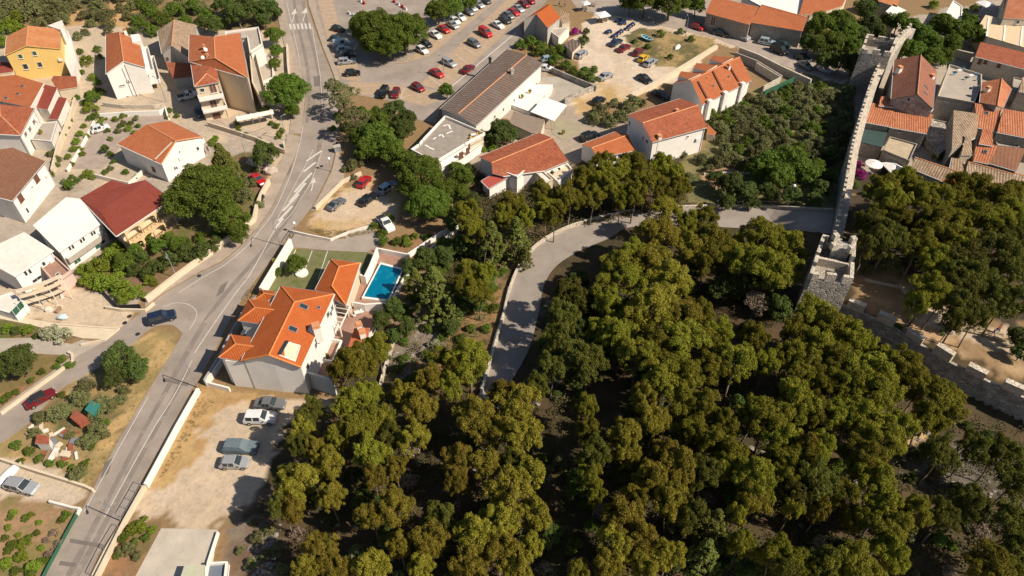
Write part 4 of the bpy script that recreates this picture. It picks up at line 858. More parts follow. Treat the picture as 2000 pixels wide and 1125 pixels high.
# ================================================================== BUILDINGS
def face_uv(P):
    n = Vector((0,0,0))
    for i in range(len(P)):
        a, b = P[i], P[(i+1) % len(P)]; n += Vector(((a.y-b.y)*(a.z+b.z), (a.z-b.z)*(a.x+b.x), (a.x-b.x)*(a.y+b.y)))
    n.normalize()
    if n.z < 0: n = -n
    h = Vector((0,0,1)).cross(n); h = h.normalized() if h.length > .03 else (P[1]-P[0]).normalized()
    v = n.cross(h); return [(p.dot(h), p.dot(v)) for p in P], n, h
class House: pass
WIN_ME = {}
def win_parts(style, w, h):
    key = (style, round(w,1), round(h,1))
    if key in WIN_ME: return WIN_ME[key]
    f = MB(); t = .05
    for x, z, dx, dz in ((-w/2-t/2,0,t,h),(w/2+t/2,0,t,h),(0,-t,w+2*t,t),(0,h,w+2*t,t))+(((0,0,.05,h),) if w > 1.1 else ()):
        f.box((x, -.035, z), (dx, .07, dz))
    f.box((0,-.09,-t-.05), (w+.3,.18,.05))
    p = MB(); p.box((0,-.012,0), (w, .024, h))
    out = [('window' if style != 'd' else 'door', f, FRAME if style != 'b' else SHUTB)]; pm = {'d': SHUTB, 'g': SHUTG, 'b': SHUTB}.get(style, GLASS)
    fo = f.build('window', out[0][2]); po = p.build('pane', pm)
    so = None
    if style == 's' or style == 'S':
        s = MB(); s.box((0,-.03,0), (w*.48,.05,h)); so = s.build('shutter', SHUTG if style == 's' else SHUTB); 
    WIN_ME[key] = (fo.data, po.data, so.data if so else None)
    for o in (fo, po, so):
        if o: bpy.data.objects.remove(o)
    return WIN_ME[key]
def put_window(hs, k, px, py, style='w', w=.9, h=1.2, z=None):
    """a window where the sight line through (px,py) meets wall k"""
    a, b = hs.wall[k]; d = (b-a); d.z = 0; d.normalize(); n = Vector((d.y, -d.x, 0))
    if (a-hs.c).dot(n) < 0: n = -n
    r = ray(px, py); o = Vector((0,0,CZ)); t = (a-o).dot(n)/r.dot(n); p = o+r*t; p.z -= h/2
    fm, pm, sm = win_parts(style, w, h)
    rz = math.atan2(n.y, n.x)+math.pi/2
    q = p+n*.02-hs.o.location
    f = meshobj('door' if style == 'd' else 'window', fm, hs.o, q, (0,0,rz)); meshobj('pane' if style != 'd' else 'door_leaf', pm, f)
    if sm:
        for s_ in (-1, 1): meshobj('shutter', sm, f, (s_*w*.78, 0, 0))
    return f
def house(label, V, F, outline, wallm, roofm, cat='house', name='house', inset=.35, ridges=(), gz=0, th=.16, group=None, capm=None, base=None, wins=(), chim=(), sky=(), walltop=.14, wallf=None):
    """V roof corners (photo x, y, height), F roof faces, outline = wall run by corner index"""
    P = [at(v[0], v[1], v[2]+gz) for v in V]
    hs = House(); hs.P = P; hs.F = F
    c = sum((P[i] for i in outline), Vector((0,0,0)))/len(outline); hs.c = Vector((c.x, c.y, gz))
    hs.o = thing(name, label, cat, (c.x, c.y, gz), 0, group)
    rm = MB(); n = len(P)
    for f in F:
        Q = [P[i] for i in f]; uv, nn, _ = face_uv(Q)
        if len(Q) > 4 or True:
            ar = sum((Q[i].x*Q[(i+1) % len(Q)].y-Q[(i+1) % len(Q)].x*Q[i].y) for i in range(len(Q)))
            if ar < 0: Q = Q[::-1]; uv = uv[::-1]
        tris = tessellate_polygon([[Vector((q.x, q.y, 0)) for q in Q]]) if len(Q) > 4 else [(0,1,2),(0,2,3)] if len(Q) == 4 else [(0,1,2)]
        for t_ in tris:
            T = [Q[i] for i in t_]; U = [uv[i] for i in t_]
            if (T[1]-T[0]).cross(T[2]-T[0]).z < 0: T = T[::-1]; U = U[::-1]
            rm.poly(T, 0, U); rm.poly([q-Vector((0,0,th)) for q in T[::-1]], 1)
    ed = {}
    for f in F:
        for i in range(len(f)):
            e = (f[i], f[(i+1) % len(f)]); ed[tuple(sorted(e))] = ed.get(tuple(sorted(e)), 0)+1
    for (i, j), k in ed.items():
        if k == 1: rm.poly([P[i], P[j], P[j]-Vector((0,0,th)), P[i]-Vector((0,0,th))], 1)
    roof = rm.build('roof', [roofm, wallm if capm is None else capm], hs.o); hs.roof = roof
    # walls
    O = [P[i] for i in outline]; I = []
    for p in O:
        d = Vector((p.x-c.x, p.y-c.y, 0)); L = d.length; q = p-d*(min(inset*1.3, L*.3)/L); I.append(Vector((q.x, q.y, p.z-walltop)))
    wm = MB(); hs.wall = {}
    fz = (lambda x, y: gz-.5) if base is None else (lambda x, y: base)
    for i in range(len(I)):
        a, b_ = I[i], I[(i+1) % len(I)]
        wm.poly([Vector((a.x,a.y,fz(a.x,a.y))), Vector((b_.x,b_.y,fz(b_.x,b_.y))), b_, a]); hs.wall[i] = (a, b_)
    wm.build('wall', wallm, hs.o)
    for r_ in ridges:
        a, b_ = P[r_[0]], P[r_[1]]; d = (b_-a).normalized(); rb = MB(); L = (b_-a).length; k = max(1, int(L/.9))
        for s_ in range(k):
            q0 = a+d*(L*s_/k); q1 = a+d*(L*(s_+1)/k); rb.tube(q0-Vector((0,0,.02)), q1-Vector((0,0,.02)), .15, .12, 6)
        rb.build('ridge_cap', CAP if roofm != R_VIL else CAPV, hs.o)
    # gutters along level eaves, a downpipe, a wall unit
    ng = 0
    for i in range(len(outline)):
        a, b_ = P[outline[i]], P[outline[(i+1) % len(outline)]]
        if abs(a.z-b_.z) < .35 and (b_-a).length > 2.5 and cat in ('house', 'villa', 'hall', 'pool house') and P[outline[i]].z < max(p.z for p in P)-.2:
            d = (b_-a).normalized(); o_ = Vector((d.y,-d.x,0)); o_ = o_ if (a-c).dot(o_) > 0 else -o_
            gm_ = MB(); gm_.bar(a+o_*.07-Vector((0,0,.1)), b_+o_*.07-Vector((0,0,.1)), .12, .1); gm_.build('gutter', METAL if ng % 2 else FRAME, hs.o); ng += 1
            wa, wb = hs.wall[i]; wd = Vector((wb.x-wa.x, wb.y-wa.y, 0)).normalized(); q = wa+wd*.25+o_*.07
            dp = MB(); dp.tube(Vector((q.x,q.y,gz)), Vector((q.x,q.y,wa.z-.05)), .05, .05, 6); dp.build('downpipe', METAL, hs.o)
    for w in wins: put_window(hs, *w)
    if len(wins) > 2 and cat == 'house':
        k_, wx, wy = wins[0][:3]; wa, wb = hs.wall[k_]; wd = Vector((wb.x-wa.x, wb.y-wa.y, 0)); L_ = wd.length; wd.normalize(); o_ = Vector((wd.y,-wd.x,0)); o_ = o_ if (wa-hs.c).dot(o_) > 0 else -o_
        q = wa+wd*L_*.12+o_*.2; au = MB(); au.box((q.x,q.y,gz+(min(wa.z,wb.z)-gz)*.55), (.8,.32,.6), math.atan2(wd.y, wd.x)); au.build('air_conditioner', FRAME, hs.o)
    for ch in chim: chimney(hs, *ch)
    for s_ in sky: skylight(hs, *s_)
    return hs
def chimney(hs, px, py, z, w=.7, h=1.3, mat=None, d=None):
    p = at(px, py, z+hs.o.location.z); mb = MB(); mb.box((p.x, p.y, p.z-h-.9), (w, d or w, h+.9), .4)
    o = mb.build('chimney', mat or WHITE, hs.o); c = MB(); c.box((p.x, p.y, p.z), (w+.2, (d or w)+.2, .1), .4)
    for s_ in (-1, 1): c.box((p.x+s_*w*.3, p.y, p.z+.1), (.12, .12, .22), .4)
    c.box((p.x, p.y, p.z+.32), (w+.1, (d or w)+.1, .06), .4); c.build('chimney_cap', CAP if mat is None else mat, o)
def on_face(hs, k, px, py):
    Q = [hs.P[i] for i in hs.F[k]]; uv, n, h = face_uv(Q); r = ray(px, py); o = Vector((0,0,CZ)); t = (Q[0]-o).dot(n)/r.dot(n)
    return o+r*t, n, h, n.cross(h)
def skylight(hs, k, px, py, w=.8, h=1.1):
    p, n, a, v = on_face(hs, k, px, py); mb = MB()
    M4 = Matrix((( a.x, v.x, n.x, p.x), (a.y, v.y, n.y, p.y), (a.z, v.z, n.z, p.z), (0,0,0,1)))
    mb.box((0,0,-.05), (w, h, .17), M4=M4); o = mb.build('skylight', METAL, hs.o)
    g = MB(); g.box((0,0,.12), (w-.16, h-.16, .02), M4=M4); g.build('pane', GLASS, o)
def flat(label, pts, z, wallm, roofm, par=.45, cat='building', name='building', gz=0, group=None, parm=None, wins=(), t=.22, base=None, walls=True):
    """flat roof behind a parapet; pts are the parapet's outer top corners"""
    P = [at(p[0], p[1], z+gz) for p in pts]; c = sum(P, Vector((0,0,0)))/len(P)
    hs = House(); hs.c = Vector((c.x, c.y, gz)); hs.o = thing(name, label, cat, (c.x, c.y, gz), 0, group); hs.P = P; hs.F = [tuple(range(len(P)))]
    wm = MB(); hs.wall = {}; zb = gz-.5 if base is None else base
    for i in range(len(P)):
        a, b_ = P[i], P[(i+1) % len(P)]; wm.poly([Vector((a.x,a.y,zb)), Vector((b_.x,b_.y,zb)), b_-Vector((0,0,par)), a-Vector((0,0,par))]); hs.wall[i] = (a, b_)
    if walls: wm.build('wall', wallm, hs.o)
    rb = MB(); rb.prism([(p.x, p.y) for p in P], z+gz-par-.2, z+gz-par-.003); rb.build('roof', roofm, hs.o)
    if par > .05:
        for i in range(len(P)):
            a, b_ = P[i], P[(i+1) % len(P)]; d = (b_-a).normalized(); nn = Vector((-d.y, d.x, 0))
            if (c-a).dot(nn) < 0: nn = -nn
            pb = MB(); ee = 0 if i % 2 else t
            pb.prism([tuple(a+d*ee)[:2], tuple(b_-d*ee)[:2], tuple(b_-d*ee+nn*t)[:2], tuple(a+d*ee+nn*t)[:2]], z+gz-par, z+gz+(0 if i % 2 else .004))
            pb.build('parapet', parm or wallm, hs.o)
    for w in wins: put_window(hs, *w)
    return hs
def gable(eL0, eL1, eR1, eR0, r0, r1, ze, zr):
    """front-left eave, back-left eave, back-right eave, front-right eave, front ridge, back ridge"""
    V = [(*eL0, ze), (*eL1, ze), (*eR1, ze), (*eR0, ze), (*r0, zr), (*r1, zr)]
    return V, [(0,4,5,1), (3,2,5,4)], [0,1,5,2,3,4]
def balcony(hs, k, t0, t1, z, depth=1.3, mat=None, rail=.9, soft=None):
    a, b_ = hs.wall[k]; d = (b_-a); d.z = 0; L = d.length; d.normalize(); n = Vector((d.y,-d.x,0))
    if (a-hs.c).dot(n) < 0: n = -n
    p = a+d*(L*t0); q = a+d*(L*t1); zz = hs.o.location.z+z; m = mat or WHITE
    mb = MB(); mb.prism([tuple(p)[:2], tuple(q)[:2], tuple(q+n*depth)[:2], tuple(p+n*depth)[:2]], zz-.18, zz); o = mb.build('balcony', m, hs.o)
    for (u, v) in ((p+n*depth, q+n*depth), (p, p+n*depth), (q, q+n*depth)):
        w = MB(); e = (v-u).normalized(); s_ = e.cross(Vector((0,0,1)))*.06
        w.prism([tuple(u+s_)[:2], tuple(v+s_)[:2], tuple(v-s_)[:2], tuple(u-s_)[:2]], zz+.003, zz+rail); w.build('railing', m, o)
def boxhouse(o, pts, z, h, mat, name='wall'):
    W = [at(p[0], p[1], z) for p in pts]; mb = MB(); mb.prism([(w.x, w.y) for w in W], z-h, z); return mb.build(name, mat, o)
def dish(hs, px, py, z, r=.4):
    p = at(px, py, z); mb = MB(); mb.tube(p-Vector((0,0,.9)), p, .03, .03, 5)
    n = Vector((.3,-.8,.45)).normalized(); mb.tube(p, p+n*.08, r*.9, r, 12); mb.build('satellite_dish', FRAME, hs.o)

# --- top left quarter
V, F, O = gable((9,108),(13,71),(117,56),(117,95),(50.7,89),(54.7,50), 6.6, 8.4)
h = house('yellow rendered gabled house with light orange roof', V, F, O, YELLOW, R_LT, inset=.25, ridges=[(4,5)],
    wins=[(4,67.5,104,'g',.8,1.0),(5,40,110,'g',.8,1.0),(5,50,130,'w',1.0,1.3),(4,78,126,'w',.9,1.2)])
for k, (pts, z) in enumerate([([(117,100),(122,56),(133,60),(150,115),(140,150)],3.2),([(93,50),(121,39),(124,55),(118,58)],7.2)]):
    boxhouse(h.o, pts, z, z+.5, WHITE2, 'terrace_block')
balcony(h, 2, .1, .95, 4.2, 1.6)
V, F, O = gable((207,144),(207,67),(272,82),(283,131),(241,119),(233,62), 6.6, 8.6)
h = house('tall white gabled house with a long brown-orange roof and dark downpipe', V, F, O, WHITE, R_OR, inset=.2, ridges=[(4,5)],
    wins=[(5,250,191,'w',.5,.9),(5,256,191,'w',.5,.9),(5,238,167,'w',1.2,.3)], chim=[(243,58,9.2,.6,.8)])
mb = MB(); a = at(243,126,8.0); mb.tube(a+Vector((0,-.15,0)), Vector((a.x, a.y-.15, .1)), .09, .09, 6); mb.build('downpipe', DARK, h.o)
V2 = [(252,80,7.4),(283,90,6.6),(281,110,6.6),(253,104,7.4)]
balcony(h, 3, .0, .95, 4.4, 1.6); balcony(h, 3, .0, .95, 1.9, 2.2)
boxhouse(h.o, [(255,68),(272,66),(276,80),(258,82)], 7.6, 8, WHITE, 'stair_tower')
V, F, O = gable((316,104),(307,60),(384,49),(372,116),(335,89),(340,38), 4.8, 6.6)
h = house('old plastered house with a patchy tan tiled roof', V, F, O, GREYS, R_TAN, inset=.2, ridges=[(4,5)], wins=[(5,327,114,'b',.4,.5)])
V = [(324,121,3.4),(371,124,3.4),(378,150,2.6),(338,154,2.6)]
house('low orange lean-to roof below the old plastered house', V, [(0,1,2,3)], [0,1,2,3], GREYS, R_OLD, 'shed', 'shed', inset=.2)
# beige four-storey house
V = [(369,120,9.3),(370,67,9.3),(469,64,9.3),(484,152,9.3),(428,159,9.3),(418,72,11.4),(420,113,11.4)]
F = [(0,6,5,1),(3,2,5,6),(0,3,6)]
h = house('large beige house with orange hipped roof and stacked white balconies', V, F, [0,1,5,2,3], BEIGE, R_OR, ridges=[(6,5),(6,3),(6,0)], inset=.3,
    chim=[(398,90,11.2,.5,.6),(405,108,11.0,.5,.6)])
dish(h, 402, 97, 11.3); dish(h, 396, 112, 10.8)
V = [(380,169,8.6),(372,118,8.8),(420,113,9.6),(428,160,8.6),(403,144,9.5)]
h2 = house('front wing of the beige house with small hipped tile roof', V, [(0,4,1),(0,3,4),(3,2,4),(1,4,2)], [0,1,2,3], BEIGE, R_OLD, ridges=[(4,0),(4,3)], inset=.25,
    wins=[(3,416,173,'d',1.3,1.9),(3,417,203,'d',1.3,1.9),(3,424,228,'b',1.5,1.8),(3,395,176,'w',.8,.8)])
for z in (5.6, 2.7): balcony(h2, 3, -.02, 1.02, z, 1.5)
fl = flat('white flat roof terrace block behind the beige balcony house', [(439,61),(505,52),(512,85),(489,100),(484,70),(440,72)], 6.2, WHITE2, CONC, .5)
fl = flat('cream terrace stack along the right side of the beige house', [(487,100),(499,100),(520,180),(508,190),(492,160)], 5.0, CREAM, CONC, .8)
fl = flat('low white garage terrace right of the beige house', [(499,106),(532,104),(534,150),(512,160)], 1.8, WHITE2, CONC, .6)
c = flat('flat white carport canopy beside the beige house', [(460,228),(533,214),(535,221),(463,236)], 2.6, WHITE2, WHITE, .0, 'carport', 'carport', walls=False)
for x, y in ((468,245),(495,240),(508,238),(533,232)):
    p = atg(x, y); mb = MB(); mb.box((p.x, p.y, 0), (.25,.25,2.4)); mb.build('post', WHITE2, c.o)
# orange roof white house in the centre left
V = [(315,320,4.6),(229,281,4.6),(331,236,4.6),(395,267,4.6),(344,275,6.6),(287,243,6.6)]
h = house('white house with a split bright orange roof above the spreading tree', V, [(0,4,5,1),(3,2,5,4)], [0,1,5,2,3,4], WHITE, R_OR, ridges=[(4,5),(4,0),(4,3)], inset=.25,
    wins=[(5,341,329,'w',.35,.7),(5,345,328,'w',.35,.7),(4,350,297,'w',.4,.4),(4,386,290,'w',.5,.8),(0,300,330,'b',.8,.9),(3,405,290,'w',1.0,1.2)])
balcony(h, 3, .1, .9, 2.4, 1.1)
p = MB(); a = at(344,277,6.72); b_ = at(374,262,6.2)
mbx = MB(); a = at(303,312,4.95); b_ = at(336,279,6.5); mbx.bar(a+Vector((0,0,.1)), b_+Vector((0,0,.12)), .3, .1); mbx.build('roof_seam', CREAM, h.o)
# left edge houses
V, F, O = gable((0,197+6),(29,147),(85,163),(58,211),(0,0),(0,0), 5.2, 6.2)
V = [(-25,190,5.6),(-8,150,5.6),(30,146,5.9),(85,163,5.2),(59,210,5.2),(0,197,5.6)]
house('low bright orange roof with two skylights left of the maroon sheds', V, [(0,1,2,3,4,5)], [0,1,2,3,4,5], WHITE2, R_OR, inset=.25, sky=[(0,44,168,.6,.8),(0,35,184,.6,.8),(0,12,192,.6,.8)])
V = [(-30,260,5.2),(-30,215,5.4),(-2,203,6.6),(67,211,5.2),(40,264,5.2),(0,225,6.8)]
house('weathered orange hipped roof house at the left edge', V, [(1,2,3,4,5),(0,1,5),(0,5,4)], [0,1,2,3,4], WHITE, R_OLD, ridges=[(5,4),(5,2)], inset=.25,
    wins=[(3,66,238,'S',.6,.9),(3,58,252,'S',.6,.9),(3,50,262,'S',.6,.9)])
V = [(65,209,3.6),(88,165,4.2),(112,171,4.2),(93,214,3.6)]
house('maroon sheet roof shed beside the skylight roof', V, [(0,1,2,3)], [0,1,2,3], WHITE2, R_RED, 'shed', 'shed', inset=.2)
V = [(95,232,2.8),(115,189,3.4),(131,192,3.4),(113,234,2.8)]
house('narrow maroon lean-to roof over the white terrace', V, [(0,1,2,3)], [0,1,2,3], WHITE2, R_RED, 'shed', 'shed', inset=.2)
V = [(100,156,3.2),(104,148,3.6),(149,149,3.6),(151,170,2.8),(113,176,2.8)]
house('low brick-orange roof at the foot of the yellow house', V, [(0,1,2,3,4)], [0,1,2,3,4], CREAM, R_OLD, 'shed', 'shed', inset=.15)
flat('grey flat terrace roof below the maroon lean-to', [(80,240),(112,236),(100,276),(60,272)], 2.6, WHITE2, CONC, .12)
V = [(-40,130,3.2),(-20,118,3.4),(30,124,3.4),(25,140,2.6),(-40,150,2.6)]
house('dark red awning roof left of the yellow house', V, [(0,1,2,3,4)], [0,1,2,3,4], CREAM, R_RED, 'shed', 'shed', inset=.2)
V = [(24,392,5.4),(-60,370,5.4),(-60,300,5.8),(24,288,6.4),(89,315,5.4)]
house('white house with a large plain brown roof at the left edge', V, [(0,1,2,3,4)], [0,1,2,3,4], WHITE, R_BR, inset=.25,
    wins=[(4,71,349,'b',1.3,1.3),(4,40,387,'b',1.3,1.3),(4,62,366,'w',.3,.4),(4,97,389,'w',.5,1.1),(4,53,411,'w',.5,1.1)])
boxhouse(bpy.data.objects['house'], [(80,322),(95,318),(128,372),(60,440)], 1.2, 1.6, CREAM, 'terrace_block') if False else None
# arched maroon house
V = [(227,461,5.4),(156,387,5.2),(219,351,5.6),(249,360,5.6),(283,351,5.5),(335,389,5.4),(196,412,5.9),(268,366,6.0)]
h = house('maroon roofed house with yellow arched verandas', V, [(0,6,1),(1,6,7,3,2),(0,5,7,6),(3,7,4),(4,7,5)], [0,1,2,3,4,5], CREAM, R_RED, inset=1.4)
def arcade(hs, k, z0, z1, n, mat, depth=1.5):
    """arched veranda: piers and round arches in front of wall k, with a floor slab"""
    a, b_ = hs.wall[k]; d = (b_-a); d.z = 0; L = d.length; d.normalize(); nn = Vector((d.y,-d.x,0))
    if (a-hs.c).dot(nn) < 0: nn = -nn
    ar = MB(); zc = z1-.15; w = L/n
    for i in range(n):
        p0 = a+d*(w*i)+nn*depth; r = w*.42; cx = w/2; pts = []
        S = 10; sz = z1-.75
        for j in range(S):
            t0 = math.pi*j/S; t1 = math.pi*(j+1)/S
            x0, x1 = cx+r*math.cos(t0), cx+r*math.cos(t1); za, zb = sz+min(.55,r)*math.sin(t0), sz+min(.55,r)*math.sin(t1)
            for off in (0, .25):
                q = [p0+d*x0-nn*off, p0+d*x1-nn*off]; ar.poly([Vector((q[0].x,q[0].y,za)), Vector((q[1].x,q[1].y,zb)), Vector((q[1].x,q[1].y,z1)), Vector((q[0].x,q[0].y,z1))])
        for xx in (0, w-(cx-r)):
            q0 = p0+d*xx; q1 = p0+d*(xx+cx-r); ar.prism([tuple(q0)[:2], tuple(q1)[:2], tuple(q1-nn*.25)[:2], tuple(q0-nn*.25)[:2]], z0, z1)
    ar.build('arcade', mat, hs.o)
    s = MB(); q = [a, b_, b_+nn*(depth+.15), a+nn*(depth+.15)]; s.prism([tuple(x)[:2] for x in q], z0-.25, z0-.002); s.build('veranda_floor', mat, hs.o)
    r = MB()
    for i in range(n*4+1):
        p = a+d*(L*i/(n*4))+nn*(depth+.08); r.box((p.x,p.y,z0), (.05,.05,.8))
    r.bar(a+nn*(depth+.08)+Vector((0,0,z0-a.z+.85)), b_+nn*(depth+.08)+Vector((0,0,z0-b_.z+.85)), .06,.06); r.build('railing', DARK, hs.o)
YARC = M('ochre_arch_render', (.66,.47,.26), .1, 1, .85, 8, .01)
arcade(h, 5, 2.75, 5.15, 3, YARC, 1.5); arcade(h, 5, .1, 2.4, 4, YARC, 1.7)
# white shed-roof row
V = [(115,492,4.6),(64,440,5.0),(129,385,5.4),(155,388,5.4),(201,433,4.6)]
h = house('white two-storey house with bright white sheet roof and green shutters', V, [(0,1,2,3,4)], [0,1,2,3,4], WHITE, WHITE, inset=.3,
    wins=[(4,136,485,'w',.35,.8),(4,142,482,'w',.35,.8),(4,158,471,'w',.35,.8),(4,163,467,'w',.35,.8),(4,179,457,'w',.35,.8),(4,184,454,'w',.35,.8),(4,150,508,'g',1.2,1.2),(4,190,480,'g',.9,1.2),(4,200,470,'w',.8,1.0)])
balcony(h, 4, .05, .98, 1.9, .8, CONC)
V = [(28,540,4.4),(-40,470,4.8),(0,477,4.9),(47,453,5.0),(104,489,4.4)]
h = house('white house under repair with pale sheet roof', [(28,540,4.4),(-45,500,4.8),(-10,480,4.9),(47,453,5.0),(104,489,4.4)], [(0,1,2,3,4)], [0,1,2,3,4], WHITE, WHITE2, inset=.3,
    wins=[(4,50,534,'w',.4,.9),(4,58,530,'w',.4,.9),(4,72,545,'w',1.6,.6),(4,85,515,'w',.5,.8)])
h = flat('pinkish balcony block between the two white houses', [(74,515),(102,494),(138,528),(106,552)], 3.0, M('pink_render',(.58,.42,.36),.12,.7,.85,8,.01), TERRA, .5, wins=[(2,113,537,'w',.6,.8),(1,122,520,'w',.5,.8)])
V = [(60,566,1.9),(104,556,1.9),(135,548,1.9),(128,575,1.5),(70,590,1.5)]
# scaffold
sc = thing('scaffold', 'pale pole scaffold with plank decks below the white house under repair', 'scaffold', atg(95,585))
posts = [atg(*p) for p in ((52,600),(80,592),(108,583),(136,570),(60,615),(88,607),(116,597),(142,584))]
for p in posts: mb = MB(); mb.tube(p, p+Vector((0,0,4.2)), .05, .05, 5); mb.build('pole', WHITE2, sc)
for z in (1.4, 2.8, 4.0):
    for i in range(3):
        mb = MB(); q = [posts[i], posts[i+1], posts[i+5], posts[i+4]]; mb.prism([(x.x, x.y) for x in (q[0], q[1], q[1].lerp(q[2], .45), q[0].lerp(q[3], .45))], z, z+.06); mb.build('plank_deck', CREAM, sc)
flat('small white garage with a green door at the left edge', [(-20,585),(22,570),(50,590),(28,614),(-20,600)], 1.8, WHITE, WHITE2, .1, 'garage', 'garage', wins=[(2,35,602,'g',2.2,1.3)])
V=[(0,520,2.6),(-30,500,2.6),(-10,490,2.8),(30,545,2.6),(45,580,2.4)]
# --- long hall and neighbours
V, F, O = gable((859,212),(989,97),(1061,124),(929,246),(897,221),(1029,107), 4.2, 5.2)
h = house('long low hall with a grey-brown corrugated roof', [(859,212,4.2),(989,96,4.2),(1061,124,4.2),(929,246,4.2),(895,222,5.0),(1029,107,5.0)], F, O, WHITE2, R_HALL, 'hall', 'hall', ridges=[(4,5)], inset=.4,
    wins=[(3,966,228,'w',.5,.8),(3,983,214,'w',.5,.8),(3,1004,196,'w',.5,.8),(3,1014,188,'w',.5,.8),(3,1032,178,'w',.5,.8),(3,1047,165,'w',.6,.8)], chim=[(957,115,5.3,.5,.5,DARK),(1000,137,5.7,.7,.6,GREYS)])
frb = flat('white flat-roofed building with a broad parapet', [(869,225),(948,259),(909,280),(850,316),(802,291),(818,280),(824,272)], 3.8, WHITE, M('gravel_roof',(.30,.26,.22),.2,1,.9,9,.02,spots=(.5,.66,(.55,.5,.45))), .55)
flat('low white annexe with slatted shutters below the flat roof', [(853,318),(909,282),(948,262),(947,275),(905,305),(852,333)], 2.2, WHITE, WHITE2, .1, wins=[(4,900,303,'b',1.0,1.4),(4,913,294,'b',.8,1.3)])
flat('cream balcony terrace with yellow chairs beside the hall', [(915,272),(946,259),(944,268),(918,282)], 3.4, CREAM, CONC, .3)
c = flat('square white sunshade canopy behind the hall', [(1064,190),(1107,205),(1082,236),(1036,218)], 3.0, FABW, FABW, 0.0, 'canopy', 'canopy', walls=False)
for x, y in ((1062,208),(1104,224),(1082,254),(1040,236)):
    p = atg(x, y); mb = MB(); mb.tube(p, p+Vector((0,0,2.9)), .06, .06, 6); mb.build('pole', METAL, c.o)
flat('white walled terrace behind the hall', [(1042,165),(1080,165),(1075,180),(1060,190),(1035,218),(1000,205),(1000,200)], 1.0, WHITE, WHITE, .02, 'terrace', 'terrace')
flat('brown felt roof shed below the hall', [(1003,217),(1064,234),(1055,262),(1038,260),(994,240)], 2.6, CREAM, M('felt_brown',(.26,.20,.155),.15,.7,.9,8,.01), .0, 'shed', 'shed')
# porch house
V = [(960,318,5.4),(935,306,4.2),(1052,259,4.2),(1109,314,3.6),(971,337,4.2),(1079,269,5.4),(1000,360,3.6)]
h = house('long orange roofed house with a balcony facing the pines', [(935,306,4.4),(1052,259,4.4),(1079,269,5.2),(1110,314,3.6),(1064,333,3.6),(983,344,3.6),(962,338,4.0),(960,318,5.2)], [(0,7,2,1),(7,6,5,4,3,2)], [0,1,2,3,4,5,7], WHITE, R_OLD, ridges=[(7,2)], inset=.3)
V = [(940,353,3.0),(975,333,3.3),(993,346,3.0),(955,368,2.7)]
house('small dark red porch roof on a white block', V, [(0,1,2,3)], [0,1,2,3], WHITE, M('red_sheet',(.36,.08,.06),.12,1.5,.7,8,.01), 'house', 'house', inset=.2)
flat('cream roof terrace set into the long orange roof', [(980,333),(1000,320),(1028,330),(1010,345)], 3.9, WHITE, GREYS, .4)
flat('pale balcony strip in front of the long orange roof', [(1040,330),(1052,326),(1080,350),(1066,356)], 3.4, CREAM, WHITE2, .25)
flat('white balcony with bathers gear beside the long orange roof', [(1068,335),(1108,318),(1118,330),(1090,355)], 2.6, WHITE, CREAM, .4)
V, F, O = gable((1163,305),(1135,282),(1201,257),(1242,294),(1155,289),(1227,263), 3.6, 4.4)
V = [(1135,282,3.6),(1201,257,3.6),(1227,263,4.4),(1241,294,3.2),(1166,308,3.2),(1155,289,4.4)]
house('small white house with plain orange gabled roof', V, [(0,5,2,1),(5,4,3,2)], [0,1,2,3,4,5], WHITE, R_OR, ridges=[(5,2)], inset=.2)
V = [(1225,224,6.4),(1329,192,6.4),(1364,205,8.0),(1381,249,6.0),(1274,278,6.0),(1255,240,8.0)]
h = house('big white gabled house with mottled orange roof', V, [(0,5,2,1),(5,4,3,2)], [0,1,2,3,4,5], WHITE, R_OLD, ridges=[(5,2)], inset=.3,
    wins=[(3,1343,267,'w',.5,.4),(5,1256,270,'w',.3,.8),(5,1264,276,'w',.7,.5),(5,1230,240,'w',.5,.9)], chim=[(1322,216,8.0,.6,.6)])
chimney(h, 1288, 266, 6.6, .8, 5.0)
V = [(1381,250,1.9),(1383,243,2.1),(1399,258,1.9),(1396,264,1.7),(1382,262,1.7)]
house('tiny orange porch roof at the corner of the big gabled house', V, [(0,1,2,3,4)], [0,1,2,3,4], CREAM, R_OR, 'porch', 'porch', inset=.15)
V = [(1313,163,5.2),(1413,112,5.2),(1445,111,7.2),(1468,157,5.0),(1372,205,5.0),(1349,157,7.2)]
h = house('white terrace of houses with three dormers behind an orange roof', V, [(0,5,2,1),(5,4,3,2)], [0,1,2,3,4,5], WHITE, R_OR, ridges=[(5,2)], inset=.2,
    sky=[(1,1393,168,.5,.6),(1,1423,150,.5,.6)], chim=[(1425,128,7.6,.5,.9),(1382,153,6.6,.35,.5)])
for i, (a0, a1, b0, b1) in enumerate([((1325,148),(1330,139),(1369,144),(1345,155)),((1355,131),(1360,123),(1401,127),(1379,140)),((1387,115),(1394,108),(1432,113),(1411,124))]):
    V = [(a0[0],a0[1],6.4),(a1[0],a1[1],6.4),(b0[0],b0[1],7.1),(b1[0],b1[1],6.8)]
    P = [at(*v) for v in V]; mb = MB(); uv, n_, _ = face_uv(P); mb.poly(P, 0, uv); 
    for q in range(4): mb.poly([P[q], P[(q+1)%4], P[(q+1)%4]-Vector((0,0,1.6)), P[q]-Vector((0,0,1.6))], 1)
    mb.build('dormer', [R_OR, WHITE], h.o)
for (x, y) in ((1387,196),(1417,180),(1451,162)):
    p = at(x, y, 5.6); mb = MB(); mb.box((p.x, p.y, 1), (1.0, .9, 4.7), .5); o = mb.build('chimney', WHITE, h.o)
